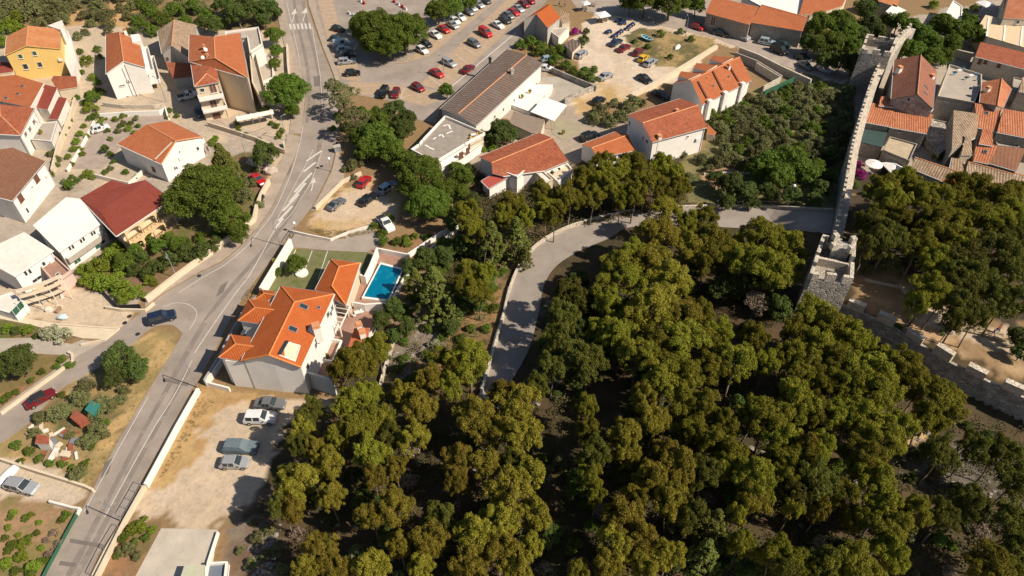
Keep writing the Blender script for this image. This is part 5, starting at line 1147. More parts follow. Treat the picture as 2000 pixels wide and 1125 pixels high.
for (x0, y0, x1, y1) in ((1363,160,1380,192),(1392,140,1410,176),(1422,126,1442,160)):
    p0, n_, hh, vv = on_face(h, 1, x0, y0); p1, _, _, _ = on_face(h, 1, x1, y1); mb = MB(); mb.bar(p0+n_*.12, p1+n_*.12, .35, .28); mb.build('party_ridge', R_MAR, h.o)
V = [(1022,37,5.4),(1027,32,5.4),(1073,9,6.6),(1095,34,5.2),(1070,56,5.2),(1046,28,6.8)]
h = house('small grey gabled house with a bright orange roof at the sandy lot', [(1023,38,5.0),(1066,9,5.0),(1074,9,6.4),(1095,34,4.8),(1070,55,4.8),(1047,27,6.4)], [(0,5,2,1),(5,4,3,2)], [0,1,2,3,4,5], GREYS, R_VIL, inset=.1, wins=[(5,1056,63,'w',.4,.6)])
flat('low white annexe with a flat tan roof below the grey gabled house', [(1070,57),(1112,52),(1091,73)], 2.8, WHITE2, CONC, .1)
V = [(1092,33,3.4),(1095,20,3.6),(1110,25,3.6),(1114,42,3.0),(1098,45,3.0)]
house('dirty tan tiled outhouse right of the grey gabled house', V, [(0,1,2,3,4)], [0,1,2,3,4], CREAM, R_TAN, 'shed', 'shed', inset=.1)
V = [(1101,86,2.2),(1118,75,2.4),(1135,86,2.2),(1118,103,2.0)]
house('low tin roofed hut beside the parked silver car', V, [(0,1,2,3)], [0,1,2,3], CREAM, R_HALL, 'shed', 'shed', inset=.1)
# barns at the top right
V = [(1378,25,4.6),(1392,-6,5.6),(1482,14,5.6),(1465,49,4.6)]
house('stone barn with orange pantile roof, left of the pair', V, [(0,1,2,3)], [0,1,2,3], STONE, R_OR, 'barn', 'barn', inset=.2, wins=[(3,1393,41,'d',1.2,2.4)], ridges=[(1,2)])
V = [(1467,44,4.6),(1487,9,6.0),(1577,34,6.0),(1568,61,4.6)]
house('stone barn with orange pantile roof, right of the pair', V, [(0,1,2,3)], [0,1,2,3], STONE, R_OR, 'barn', 'barn', inset=.2, ridges=[(1,2)])
flat('white flat terrace between the barn roofs', [(1450,-8),(1600,-12),(1560,30),(1487,12)], 5.2, WHITE, WHITE, .2)
V = [(1560,30,5.4),(1575,-20,6.2),(1660,-20,6.2),(1645,12,5.2),(1597,26,5.2)]
house('long orange roof behind the right barn', V, [(0,1,2,3,4)], [0,1,2,3,4], CREAM, R_OR, 'barn', 'barn', inset=.2)
for lab, P_ in (('reddish roof beyond the town wall, top edge', [(1716,-10),(1760,-12),(1752,14),(1715,2)]),('white canopy roof by the gate house', [(1730,22),(1745,8),(1770,20),(1748,36)]),('pale stone house roof at the top right corner', [(1965,-15),(2060,-15),(2060,40),(1955,40)])):
    house(lab, [(x, y, 4.5) for x, y in P_], [(0,1,2,3)], [0,1,2,3], STONEL, R_LT if 'white' not in lab else WHITE, inset=.1)
# --- old town right of the long wall
def oh(label, V, F, O, wm=STONE, rm=R_OT, **k): return house(label, V, F, O, wm, rm, inset=k.pop('inset', .12), **k)
h = oh('tall stone house with steep brown-maroon roof next to the long wall', [(1741,192,7.2),(1747,117,7.2),(1829,138,7.2),(1822,212,7.2),(1792,184,9.8),(1799,107,9.8)], [(0,4,5,1),(3,2,5,4)], [0,1,5,2,3,4], STONEG, R_MAR, ridges=[(4,5)],
    sky=[(1,1808,170,.6,1.3),(1,1807,182,.6,1.3)], wins=[(5,1775,194,'w',.5,.8)])
chimney(h, 1758, 132, 8.9, .9, .9); chimney(h, 1822, 148, 8.2, .8, .7)
oh('narrow gabled annexe of the tall maroon house', [(1781,220,5.0),(1790,188,5.8),(1823,212,5.0),(1810,226,5.0)], [(0,1,2,3)], [0,1,2,3], STONEG)
oh('low corrugated orange roof against the long wall', [(1688,238,4.6),(1699,199,5.2),(1746,213,5.2),(1737,247,4.6)], [(0,1,2,3)], [0,1,2,3])
oh('wide corrugated orange roof left of the alley', [(1737,248,4.5),(1746,212,5.1),(1823,224,5.1),(1810,261,4.5)], [(0,1,2,3)], [0,1,2,3], wins=[(3,1757,256,'w',.5,.5)])
oh('small orange lean-to tucked above the wide orange roof', [(1716,206,5.6),(1721,188,6.2),(1746,191,6.2),(1747,209,5.6)], [(0,1,2,3)], [0,1,2,3])
flat('terrace with a dark green shade roof beside the long wall', [(1677,276),(1686,252),(1734,258),(1723,288)], 3.2, STONE, M('green_glass_roof',(.05,.085,.075),.15,1.5,.35,8,.01), .0)
flat('stone house with a sunken tan terrace roof', [(1724,292),(1738,266),(1792,281),(1777,314)], 3.6, STONE, M('sand_roof',(.46,.37,.25),.2,.8,.9,8,.02), .3)
flat('stone house with a furnished roof terrace behind low walls', [(1855,125),(1918,145),(1918,164),(1904,200),(1832,187)], 5.4, STONEL, CONC, .5, wins=[(3,1896,172,'w',.5,.5)])
oh('orange gabled tower house with a white chimney', [(1914,200,6.2),(1919,160,6.2),(1976,173,6.2),(1960,210,6.2),(1948,206,7.6),(1957,153,7.6)], [(0,4,5,1),(3,2,5,4)], [0,1,5,2,3,4], STONE, R_OT, ridges=[(4,5)], chim=[(1931,172,7.4,.8,.8)])
oh('steep tan roof on the left of the dense old town block', [(1859,293,5.0),(1863,215,6.4),(1911,222,6.4),(1908,267,5.2),(1880,281,5.4)], [(0,1,2,3,4)], [0,1,2,3,4], STONE, R_TAN)
oh('orange roof with a round roof light in the old town block', [(1909,249,5.2),(1904,201,6.2),(1956,211,6.2),(1947,258,5.2)], [(0,1,2,3)], [0,1,2,3], sky=[(0,1927,221,.7,1.0)])
oh('orange roof at the right edge of the old town block', [(1947,258,5.6),(1960,212,6.6),(2030,224,6.6),(2030,274,5.6)], [(0,1,2,3)], [0,1,2,3])
oh('small brick-red roof with one skylight beside the lane', [(1901,314,4.2),(1909,272,5.2),(1948,285,5.2),(1932,320,4.2)], [(0,1,2,3)], [0,1,2,3], sky=[(0,1924,297,.7,1.0)])
oh('brown roof right of the brick-red roof', [(1931,318,4.0),(1947,285,5.0),(2004,290,5.0),(1985,334,4.0)], [(0,1,2,3)], [0,1,2,3], STONE, R_BR)
oh('narrow orange roof strip in the middle of the old town block', [(1912,280,5.6),(1920,250,6.2),(1938,256,6.2),(1940,285,5.4)], [(0,1,2,3)], [0,1,2,3])
oh('ochre dormer gable on the tan roof', [(1877,303,4.6),(1887,262,6.0),(1897,268,5.8),(1899,303,4.6)], [(0,1,2,3)], [0,1,2,3], CREAM, R_TAN)
oh('long tan roof along the park, left piece', [(1779,328,3.8),(1787,307,4.8),(1884,339,4.8),(1838,352,3.6)], [(0,1,2,3)], [0,1,2,3], STONE, R_TAN, ridges=[(1,2)])
oh('bright orange roof patch between the tan park roofs', [(1836,352,3.6),(1849,333,4.2),(1892,340,4.6),(1880,366,3.4)], [(0,1,2,3)], [0,1,2,3], STONE, R_VIL)
oh('stone turret house at the bend of the lane', [(1855,330,4.2),(1860,308,4.4),(1888,312,4.4),(1880,338,4.2)], [(0,1,2,3)], [0,1,2,3], STONE, R_TAN)
oh('long tan roof along the park, middle piece', [(1878,368,3.4),(1891,316,5.0),(1980,340,5.0),(1968,364,3.6)], [(0,1,2,3)], [0,1,2,3], STONE, R_TAN, ridges=[(1,2)])
oh('long tan roof along the park, right piece', [(1968,385,3.4),(1982,338,5.0),(2060,356,5.0),(2050,410,3.4)], [(0,1,2,3)], [0,1,2,3], STONE, R_TAN, ridges=[(1,2)])
flat('dim stone courtyard house in the shade of the tall house', [(1808,268),(1822,232),(1858,240),(1850,290),(1835,300)], 2.0, STONEG, STONEG, .25)
flat('grey rooftop terrace between orange roofs', [(1940,262),(1962,262),(1998,275),(1990,288),(1948,284)], 3.6, STONE, CONC, .3)
oh('long mottled orange roof below the cream pergola', [(1905,110,4.4),(1915,82,5.2),(2060,116,5.2),(2060,150,4.4)], [(0,1,2,3)], [0,1,2,3], STONEL, R_OLD, wins=[(3,1925,121,'b',.7,.8),(3,1951,128,'b',.7,.8),(3,1914,120,'d',.9,1.6)])
oh('small orange roof in the right edge row', [(1990,178,4.6),(1998,150,5.4),(2060,160,5.4),(2060,190,4.6)], [(0,1,2,3)], [0,1,2,3], STONE, R_TAN)
h = flat('cream panelled rooftop shelter at the upper right', [(1913,48),(1925,29),(2060,62),(2060,110),(1930,72)], 5.0, CREAM, M('cream_panel',(.66,.50,.32),.08,1.5,.8,8,.01), .0)
for k in range(4):
    mb = MB(); a = at(1931+k*33, 33+k*9.2, 5.06); b_ = at(1927+k*33, 73+k*9.2-2, 5.06); mb.bar(a, b_, .35, .1); mb.build('roof_rib', FABW, h.o)
flat('white stucco block with a chimney below the tent roof', [(1845,30),(1862,0),(1880,12),(1878,40),(1860,38)], 4.2, WHITE, WHITE, .2)
h = oh('stone house with a small square window at the top right', [(1960,35,7.0),(1975,-25,7.0),(2060,-25,7.0),(2060,40,7.0)], [(0,1,2,3)], [0,1,2,3], STONEL, R_OT, wins=[(3,1988,13+30,'w',.7,.9)])
flat('grey balcony yard in the right edge row', [(1980,150),(2050,165),(2040,190),(1975,180)], 3.0, STONE, CONC, .3)

# ================================================================== THE VILLA
def H_(x): return x
ZE, ZR = 7.0, 9.2
V = [(471,704,ZE),(549,558,ZE),(653,574,ZE),(588,717,ZE),(525,693,ZR),(575,590,ZR)]
villa = house('large villa with bright orange tiled roof, dormers and a white gable wall', V, [(0,4,5,1),(3,2,5,4),(1,5,2)], [0,1,2,3,4], WHITE, R_VIL, 'villa', 'villa', ridges=[(4,5),(5,1),(5,2),(0,4),(4,3)], inset=.3, capm=WHITE,
   sky=[(1,593,599,.9,1.3),(1,572,643,.9,1.3),(0,477,649,.8,.9),(1,622,601,.5,.6)])
def hiproof(hs, E4, R2, ze, zr, mat, name, wall=2.5, wm=WHITE):
    P = [at(x, y, ze) for x, y in E4]; Rr = [at(x, y, zr) for x, y in R2]; mb = MB()
    for f in ((P[0],P[1],Rr[1],Rr[0]), (P[3],P[0],Rr[0]), (P[2],P[3],Rr[0],Rr[1])):
        f = list(f); uv, n_, _ = face_uv(f); mb.poly(f, 0, uv)
    c = sum(P, Vector((0,0,0)))/4; I = [q+(c-q)*.12-Vector((0,0,.1)) for q in P]
    for i in range(4): mb.poly([I[i], I[(i+1)%4], I[(i+1)%4]-Vector((0,0,wall)), I[i]-Vector((0,0,wall))], 1)
    for i in range(4): mb.poly([P[i], P[(i+1)%4], P[(i+1)%4]-Vector((0,0,.15)), P[i]-Vector((0,0,.15))], 1)
    o = mb.build(name, [mat, wm], hs.o)
    for a, b_ in ((Rr[0], Rr[1]), (P[0], Rr[0]), (P[3], Rr[0])):
        t_ = MB(); t_.tube(a, b_, .13, .13, 6); t_.build('ridge_cap', CAPV, o)
    return o
hiproof(villa, [(485,584),(531,589),(505,632),(465,626)], [(498,601),(539,606)], 6.4, 7.5, R_VIL, 'dormer', 6)
hiproof(villa, [(451,653),(491,658),(470,705),(427,698)], [(460,672),(504,678)], 6.4, 7.4, R_VIL, 'dormer', 6)
hiproof(villa, [(510,565),(536,569),(524,588),(497,586)], [(516,573),(534,576)], 6.0, 6.8, R_VIL, 'dormer', 6)
boxhouse(villa.o, [(439,704),(478,708),(492,690),(453,686)], 6.1, 6.9, WHITE)
# front garden wall and lower wall in the same pale render
for (P_, zt) in (([(434,736),(471,704),(480,708)],5.0),): pass
# roof terrace cut into the slope
p0 = [on_face(villa, 1, x, y) for x, y in ((560,668),(586,676),(576,706),(545,694))]
mb = MB(); n_ = p0[0][1]
for q in p0: pass
Q = [q[0]+n_*.02 for q in p0]; mb.poly(Q, 0)
o = mb.build('roof_terrace', [CREAM], villa.o)
for i in range(4):
    w_ = MB(); w_.bar(Q[i]+n_*.05, Q[(i+1)%4]+n_*.05, .12, .14, up=n_); w_.build('terrace_wall', WHITE, o)
mb = MB(); mb.bar(Q[0]+n_*.3, Q[3]+n_*.3, .5, .1); mb.build('glazing', GLASS, o)
# tall right side chimney stack, wall windows
chimney(villa, 617, 637, 8.6, 1.0, 2.2); 
p = at(612, 655, 6.2); mb = MB(); mb.box((p.x, p.y, 0), (1.5, 1.1, 7.6), -.45); mb.build('chimney_stack', WHITE, villa.o)
for x, y in ((617,674),(600,716),(640,615),(648,602),(646,612)): put_window(villa, 2, x, y, 'w', .8, 1.1)
# pool wing
V = [(616,565,3.6),(646,506,3.6),(704,513,3.6),(676,596,3.6),(662,521,5.0),(648,558,5.0)]
wing = house('orange hipped roof wing between the villa and its pool', V, [(0,5,4,1),(1,4,2),(2,4,5,3),(0,3,5)], [0,1,2,3], CREAM, R_VIL, 'pool house', 'pool_house', ridges=[(4,5),(4,1),(4,2),(5,3)], inset=.3)
# lower retaining wall of the plot
def wallrun(label, pts, h, th, mat, cat='wall', name='garden_wall', group=None, capm=None, topz=None, smooth=False, base=None, z0=None):
    """pts: photo points of the wall's top line; h its height"""
    P = smooth_line(pts) if smooth else pts
    W = [atg(x, y, h) for x, y in P]; c = W[len(W)//2]; o = thing(name, label, cat, (c.x, c.y, c.z-h), 0, group)
    mb = MB(); cp = MB()
    S = []
    for i, p in enumerate(W):
        d = (W[min(i+1, len(W)-1)]-W[max(i-1, 0)]); d.z = 0; d.normalize(); nn = Vector((-d.y, d.x, 0)); S.append((p, nn))
    for (p, n1_), (q, n2_) in zip(S[:-1], S[1:]):
        a, b_, c_, d_ = p+n1_*th/2, p-n1_*th/2, q-n2_*th/2, q+n2_*th/2
        dn = Vector((0,0,h+(.6 if base is None else base)))
        for f in ((a,b_,c_,d_),(a,d_,d_-dn,a-dn),(b_,b_-dn,c_-dn,c_)): mb.poly(f)
        if capm:
            e = .05; A = [x+Vector((0,0,.004)) for x in (p+n1_*(th/2+e), p-n1_*(th/2+e), q-n2_*(th/2+e), q+n2_*(th/2+e))]; U = [x+Vector((0,0,.08)) for x in A]
            cp.poly(U); cp.poly([A[0],A[3],U[3],U[0]]); cp.poly([A[1],U[1],U[2],A[2]])
    for (p, nn) in (S[0], S[-1]):
        a, b_ = p+nn*th/2, p-nn*th/2; mb.poly([a, b_, b_-Vector((0,0,h+.6)), a-Vector((0,0,h+.6))])
    mb.build('wall_body', mat, o)
    if capm: cp.build('coping', capm, o)
    return o
wallrun('pale grey rendered retaining wall under the villa gable', [(438,706),(471,712),(588,722),(650,742)], 3.6, .35, GREYW, base=.5)
wallrun('low white front wall with a step left of the villa gable', [(400,745),(447,757)], .9, .25, WHITE)
wallrun('stepped pale wall along the villa roadside', [(432,700),(415,725),(400,745)], 1.2, .25, WHITE2)
wallrun('white wall along the road above the villa lawn', [(566,466),(508,562)], 2.2, .45, WHITE)
wallrun('grey roadside wall beside the villa dormers', [(500,580),(478,600),(455,640),(430,690),(398,742)], 1.4, .3, M('grey_wall',(.36,.34,.33),.1,1,.85,8,.01))
wallrun('white wall beside the villa garden behind the pool', [(736,485),(722,520),(712,540),(704,536)], 2.0, .35, WHITE)
wallrun('white wall edging the red soil bed above the pool', [(735,484),(795,496),(862,452),(896,440)], 1.1, .3, WHITE, smooth=False)
wallrun('long pale wall bounding the pool terrace on the right', [(897,443),(820,500),(800,522),(779,560),(765,585)], 1.0, .3, WHITE2, smooth=True)
wallrun('white curved wall below the pool', [(690,590),(712,594),(740,592),(770,592)], 1.6, .3, WHITE)
wallrun('pale parapet at the right of the lower terrace', [(738,612),(730,640),(712,668)], .9, .25, WHITE2)
wallrun('long white wall between the main road and the gravel lot', [(386,758),(345,830),(283,945)], 1.0, .4, WHITE)
wallrun('low cream wall with metal railing below the gravel lot', [(281,948),(243,1015),(190,1120),(180,1140)], .7, .4, CREAM)
wallrun('cream garden wall in steps along the main road', [(283,582),(330,545),(372,514),(410,488),(423,478),(471,442),(495,424),(500,400),(510,375),(524,350)], 1.2, .5, CREAM)
wallrun('low stone wall beside the dirt parking', [(615,404),(655,365),(668,352),(705,335)], .8, .4, CREAM)
wallrun('thin grey wall between dirt parking and drive', [(566,449),(600,457),(645,466),(680,452),(722,440)], .6, .25, WHITE2)
wallrun('stone wall of the lane corner by the ramp', [(104,632),(232,641),(204,662),(157,672)], .4, .3, CREAM)
wallrun('curved cream wall end at the side road corner', [(205,598),(235,603),(283,604),(300,590)], .6, .3, CREAM)
wallrun('low cream kerb wall round the field corner', [(0,806),(60,762),(107,729),(141,703),(140,690),(132,686)], .5, .35, CREAM)
wallrun('white wall above the paved courtyard', [(194,222),(250,218),(310,216),(322,208),(327,225)], 1.2, .3, WHITE)
wallrun('white driveway wall beside the hedge', [(183,235),(160,280),(130,330)], .8, .25, WHITE)
wallrun('stone terrace wall by the steps of the white house', [(200,200),(240,205),(300,205),(320,200)], 1.0, .3, STONEL)
wallrun('beige garden wall below the carport', [(405,238),(450,252),(500,268),(555,292),(553,275)], 1.1, .3, CREAM)
wallrun('roadside cream wall under the bright green tree', [(560,85),(562,125),(566,160)], 1.2, .4, CREAM)
wallrun('cream garden wall right of the yellow house steps', [(145,190),(135,225),(112,280),(100,330)], 1.4, .4, CREAM)
wallrun('courtyard edge wall behind the maroon roof', [(185,340),(250,356),(290,320)], 1.0, .25, WHITE2)
wallrun('white wall at the road mouth of the lower driveway', [(0,895),(60,915),(125,935),(165,948),(180,955)], .8, .3, CREAM)
wallrun('white end wall of the vegetable garden', [(95,978),(140,990),(155,992),(148,1003)], .6, .3, WHITE2)
wallrun('white pier wall right of the concrete yard', [(425,1038),(405,1100),(400,1140)], .6, .22, WHITE)
wallrun('sandy lot boundary wall, long and straight', [(1234,184),(1290,155),(1340,125),(1400,88)], 1.0, .9, CREAM)
wallrun('dark stone wall between the hall yard and the sandy lot', [(1165,165),(1130,178),(1103,192)], 1.4, .35, STONEG)
wallrun('stone wall behind the hedge of the hall yard', [(1078,132),(1110,145),(1165,168)], 1.4, .35, STONEG)
wallrun('stone lane wall above the dormered houses', [(1445,92),(1480,105),(1530,130),(1585,155)], 2.0, .5, STONEL)
wallrun('grey yard wall right of the dormered roof', [(1437,102),(1478,118),(1528,148)], 2.0, .4, STONE)
wallrun('pale inner yard wall right of the dormered roof', [(1478,122),(1525,150),(1492,168)], 2.0, .3, STONEL)
wallrun('garden wall with white top behind the brown-roofed tall house', [(1792,76),(1850,92),(1902,104)], 2.2, .5, STONEL)
wallrun('low dry stone wall in the orchard', [(1375,338),(1420,336),(1470,338)], .5, .4, STONEL)
wallrun('stone edge kerb of the clearing', [(1690,545),(1760,560),(1786,592)], .3, .4, STONEL)
wallrun('curved stone edge wall on the left side of the hill road', [(938,772),(958,702),(981,622),(996,560),(1016,513),(1048,476),(1098,446),(1160,425),(1240,408)], .8, .35, STONEL, smooth=True)
wallrun('grey roadside parapet on the upper stretch of the hill road', [(1318,402),(1400,400),(1500,401),(1560,404),(1628,408)], .7, .35, STONEL, smooth=True)
wallrun('garden terrace wall climbing through the pines below the villa', [(800,620),(775,650),(760,690),(745,740),(735,790)], .7, .4, STONEL, smooth=True)
wallrun('green netted fence of the garden by the dormered houses', [(1495,176),(1552,150)], 1.8, .1, GREENF, 'fence', 'fence')
wallrun('dark green mesh fence of the vegetable garden', [(150,998),(120,1053),(90,1108),(78,1133)], .7, .05, GREENF, 'fence', 'fence')
wallrun('dark hedge wall screen right of the lower driveway vines', [(180,545),(228,596),(272,594)], 1.0, .1, DARK, 'fence', 'fence')
# pool
pw = [at(x, y, .75) for x, y in ((743,512),(789,524),(759,589),(706,582))]
c = sum(pw, Vector((0,0,0)))/4; pool = thing('swimming_pool', 'turquoise rectangular swimming pool with white rim beside the villa', 'swimming pool', (c.x, c.y, .4))
mb = MB()
inn = [p+(c-p)*.1 for p in pw]
for i in range(4):
    j = (i+1)%4; A, B, C_, D = pw[i], pw[j], inn[j], inn[i]
    mb.poly([A,B,C_,D]); mb.poly([A,B,B-Vector((0,0,.7)),A-Vector((0,0,.7))]); mb.poly([D,C_,C_-Vector((0,0,.08)),D-Vector((0,0,.08))])
mb.build('rim', WHITE, pool)
wmn, t, b = nodes('pool_water', .06); cc = mixc(t, ramp(t, noise_(t, .5, 4, .7), .5, .75), (.0,.14,.25), (.015,.25,.34)); t.links.new(cc, b.inputs['Base Color']); b.inputs['Specular IOR Level'].default_value = .5
bump(t, b, noise_(t, 3, 3), .03, .5)
mb = MB(); mb.poly([p-Vector((0,0,.06)) for p in inn]); mb.build('water', wmn, pool)
# pergola
pg = thing('pergola', 'white timber pergola on the villa terrace', 'pergola', atg(665,640))
pp = [at(656,594,2.6), at(684,598,2.6), at(664,640,2.6), at(640,634,2.6)]
for q in pp: mb = MB(); mb.box((q.x,q.y,.05), (.18,.18,2.5)); mb.build('post', WHITE, pg)
for a, b_ in ((0,1),(1,2),(2,3),(3,0)): mb = MB(); mb.bar(pp[a], pp[b_], .14,.18); mb.build('beam', WHITE, pg)
for k in range(1, 5):
    mb = MB(); mb.bar(pp[0].lerp(pp[3], k/5)+Vector((0,0,.16)), pp[1].lerp(pp[2], k/5)+Vector((0,0,.16)), .1,.14); mb.build('beam', WHITE, pg)
for k in range(3):
    mb = MB(); mb.bar(at(655+k*2.5, 578+k*7, 3.1), at(682+k*2.5-1, 582+k*7, 3.1), .09,.12); mb.build('beam', WHITE, pg)
V = [(668,680,2.6),(690,640,3.0),(724,648,3.0),(716,672,2.6)]
h = house('small terracotta roofed barbecue house on the villa terrace', [(676,690,2.4),(692,641,2.8),(722,640,2.8),(718,672,2.4)], [(0,1,2,3)], [0,1,2,3], WHITE, M('flat_terracotta',(.40,.11,.05),.1,1,.8,8,.01), 'outbuilding', 'outbuilding', inset=.15)
chimney(h, 701, 634, 3.9, .8, .9); chimney(h, 707, 648, 3.9, .9, 1.0)
flat('sunken white walled patio beside the villa stack', [(640,660),(668,664),(650,706),(618,700)], 1.2, WHITE, TERRA, .9, 'patio', 'patio')

# ================================================================== TOWN WALLS AND TOWERS
def rampart(label, top, zt, th, mat, merl=None, gz=None, mside=1, mw=1.0, mg=.9, mh=.9, name='town_wall', smooth=True, mt=.48):
    """wall whose walkway runs through the photo points `top` at height zt; merlons on one edge"""
    P = smooth_line(top, 4) if smooth else top
    W = [at(x, y, zt) for x, y in P]; c = W[len(W)//2]; o = thing(name, label, 'town wall', (c.x, c.y, 0))
    S = []
    for i, p in enumerate(W):
        d = (W[min(i+1, len(W)-1)]-W[max(i-1, 0)]); d.z = 0; d.normalize(); S.append((p, Vector((-d.y, d.x, 0))*mside))
    mb = MB(); wk = MB(); L = 0
    for (p, n1_), (q, n2_) in zip(S[:-1], S[1:]):
        a, b_, c_, d_ = p+n1_*th/2, p-n1_*th/2, q-n2_*th/2, q+n2_*th/2; g_ = lambda v: Vector((v.x, v.y, -1))
        wk.poly((a,b_,c_,d_)); mb.poly((a,d_,g_(d_)+(d_-a)*0,g_(a))); mb.poly((b_,g_(b_),g_(c_),c_))
    for (p, nn) in (S[0], S[-1]):
        a, b_ = p+nn*th/2, p-nn*th/2; mb.poly([a, b_, Vector((b_.x,b_.y,-1)), Vector((a.x,a.y,-1))])
    mb.build('wall_body', mat, o); wk.build('walkway', STONEL, o)
    # parapet and merlons on the outer edge
    tot = sum((W[i+1]-W[i]).length for i in range(len(W)-1)); n = int(tot/(mw+mg)); seg = []
    def along(s):
        for i in range(len(W)-1):
            l = (W[i+1]-W[i]).length
            if s <= l or i == len(W)-2: return W[i].lerp(W[i+1], min(1, s/l)), (W[i+1]-W[i]).normalized(), S[i][1]
            s -= l
    pb = MB()
    for (p, n1_), (q, n2_) in zip(S[:-1], S[1:]):
        a, b_, c_, d_ = p+n1_*th/2, p+n1_*(th/2-.45), q+n2_*(th/2-.45), q+n2_*th/2; u = Vector((0,0,.7))
        pb.poly((a+u,b_+u,c_+u,d_+u)); pb.poly((b_,c_,c_+u,b_+u)); pb.poly((a,a+u,d_+u,d_))
    pb.build('parapet', mat, o)
    r = random.Random(3)
    for k in range(n):
        if mg < 1 and r.random() < .07: continue
        p, d, nn = along((mw+mg)*k+mg*.5+r.uniform(-.12,.12)); dd = Vector((d.x,d.y,0)).normalized(); x0 = p+nn*(th/2+.01); x1 = x0+dd*mw; i_ = nn*-mt
        m_ = MB(); hh = .7+mh*r.uniform(.6,1.2); z = p.z
        m_.prism([tuple(x0)[:2], tuple(x1)[:2], tuple(x1+i_)[:2], tuple(x0+i_)[:2]], z+.69, z+hh, 1, 0); m_.build('merlon', [STONEL, STONEL], o)
    return o
rampart('long crenellated town wall running from the first tower down to the second', [(1782,55),(1745,95),(1712,150),(1693,205),(1678,255),(1667,300),(1657,360),(1645,420),(1632,475)], 6.2, 1.7, STONED, mside=-1, mw=.9, mg=.75, mh=.6)
LOW_T = [(1640,596),(1700,622),(1760,652),(1822,692),(1870,718),(1930,748),(2010,784),(2120,835)]
rampart('lower rampart with broad merlons descending to the right', LOW_T, 5.4, 1.2, STONEG, mside=-1, mw=2.5, mg=2.0, mh=1.5, mt=.95)
def tower(label, top, zt, mat, mer, mh_=1.2, par=.9, batter=1.04, steps=()):
    P = [at(x, y, zt) for x, y in top]; c = sum(P, Vector((0,0,0)))/len(P); o = thing('tower', label, 'tower', (c.x, c.y, 0))
    g_ = lambda p: Vector((c.x+(p.x-c.x)*batter, c.y+(p.y-c.y)*batter, -1))
    mb = MB()
    for i in range(len(P)):
        a, b_ = P[i], P[(i+1)%len(P)]; mb.poly([g_(a), g_(b_), b_, a])
    mb.build('tower_body', mat, o)
    fl_ = MB(); fl_.prism([(p.x+(c.x-p.x)*.02, p.y+(c.y-p.y)*.02) for p in P], zt-1.7, zt-1.5); fl_.build('deck', STONE, o)
    r = random.Random(9)
    for i in range(len(P)):
        a, b_ = P[i], P[(i+1)%len(P)]; d = (b_-a); L = d.length; d.normalize(); nn = Vector((-d.y, d.x, 0))
        if (c-a).dot(nn) < 0: nn = -nn
        w = MB(); w.prism([tuple(a+nn*.003)[:2], tuple(b_+nn*.003)[:2], tuple(b_+nn*.5)[:2], tuple(a+nn*.5)[:2]], zt-1.8, zt+.003*i); w.build('parapet', mat, o)
        n = mer[i]
        for k in range(n):
            g = 1.0; w_ = (L-(n-1)*g)/n if n > 1 else L*.4; s0 = k*(w_+g)+.01
            m_ = MB(); m_.prism([tuple(a+d*s0-nn*.02)[:2], tuple(a+d*(s0+w_-.02)-nn*.02)[:2], tuple(a+d*(s0+w_-.02)+nn*.52)[:2], tuple(a+d*s0+nn*.52)[:2]], zt-.01-.004*i, zt+mh_*r.uniform(.85,1.1)); m_.build('merlon', STONEL, o)
    return o
tower('first square crenellated tower at the top of the long wall', [(1690,75),(1750,84),(1738,112),(1680,104)], 9.2, STONED, [3,2,3,3])
t2 = tower('second crenellated tower at the corner of the two ramparts', [(1602,470),(1666,486),(1662,556),(1577,546)], 11.0, STONED, [3,2,3,4], 1.4)
A, B = at(1596,510,10.2), at(1663,524,10.2); mb = MB(); mb.bar(A, B, .5, 1.6); mb.build('cross_wall', STONEL, t2)
mb = MB(); Q = [at(x, y, 12.4) for x, y in ((1630,468),(1664,474),(1660,492),(1626,486))]; mb.prism([(q.x, q.y) for q in Q], 9, 12.4); mb.build('turret', STONED, t2)
for q in Q: mb = MB(); mb.box((q.x, q.y, 12.4), (.8,.8,1.1), .2); mb.build('merlon', STONEL, t2)
# painted strokes on the flat roof
mb = MB()
for (x0, y0, x1, y1) in ((866,246,876,243),(876,243,880,252),(872,261,884,256),(857,266,862,262),(846,272,852,268),(862,262,867,268),(838,288,848,292),(830,283,838,287)):
    a, b_ = at(x0, y0, 3.27), at(x1, y1, 3.27); d = (b_-a).normalized(); n_ = Vector((-d.y, d.x, 0))*.16; mb.poly([a+n_, b_+n_, b_-n_, a-n_])
tag(mb.build('roof_paint', FABW, frb.o))
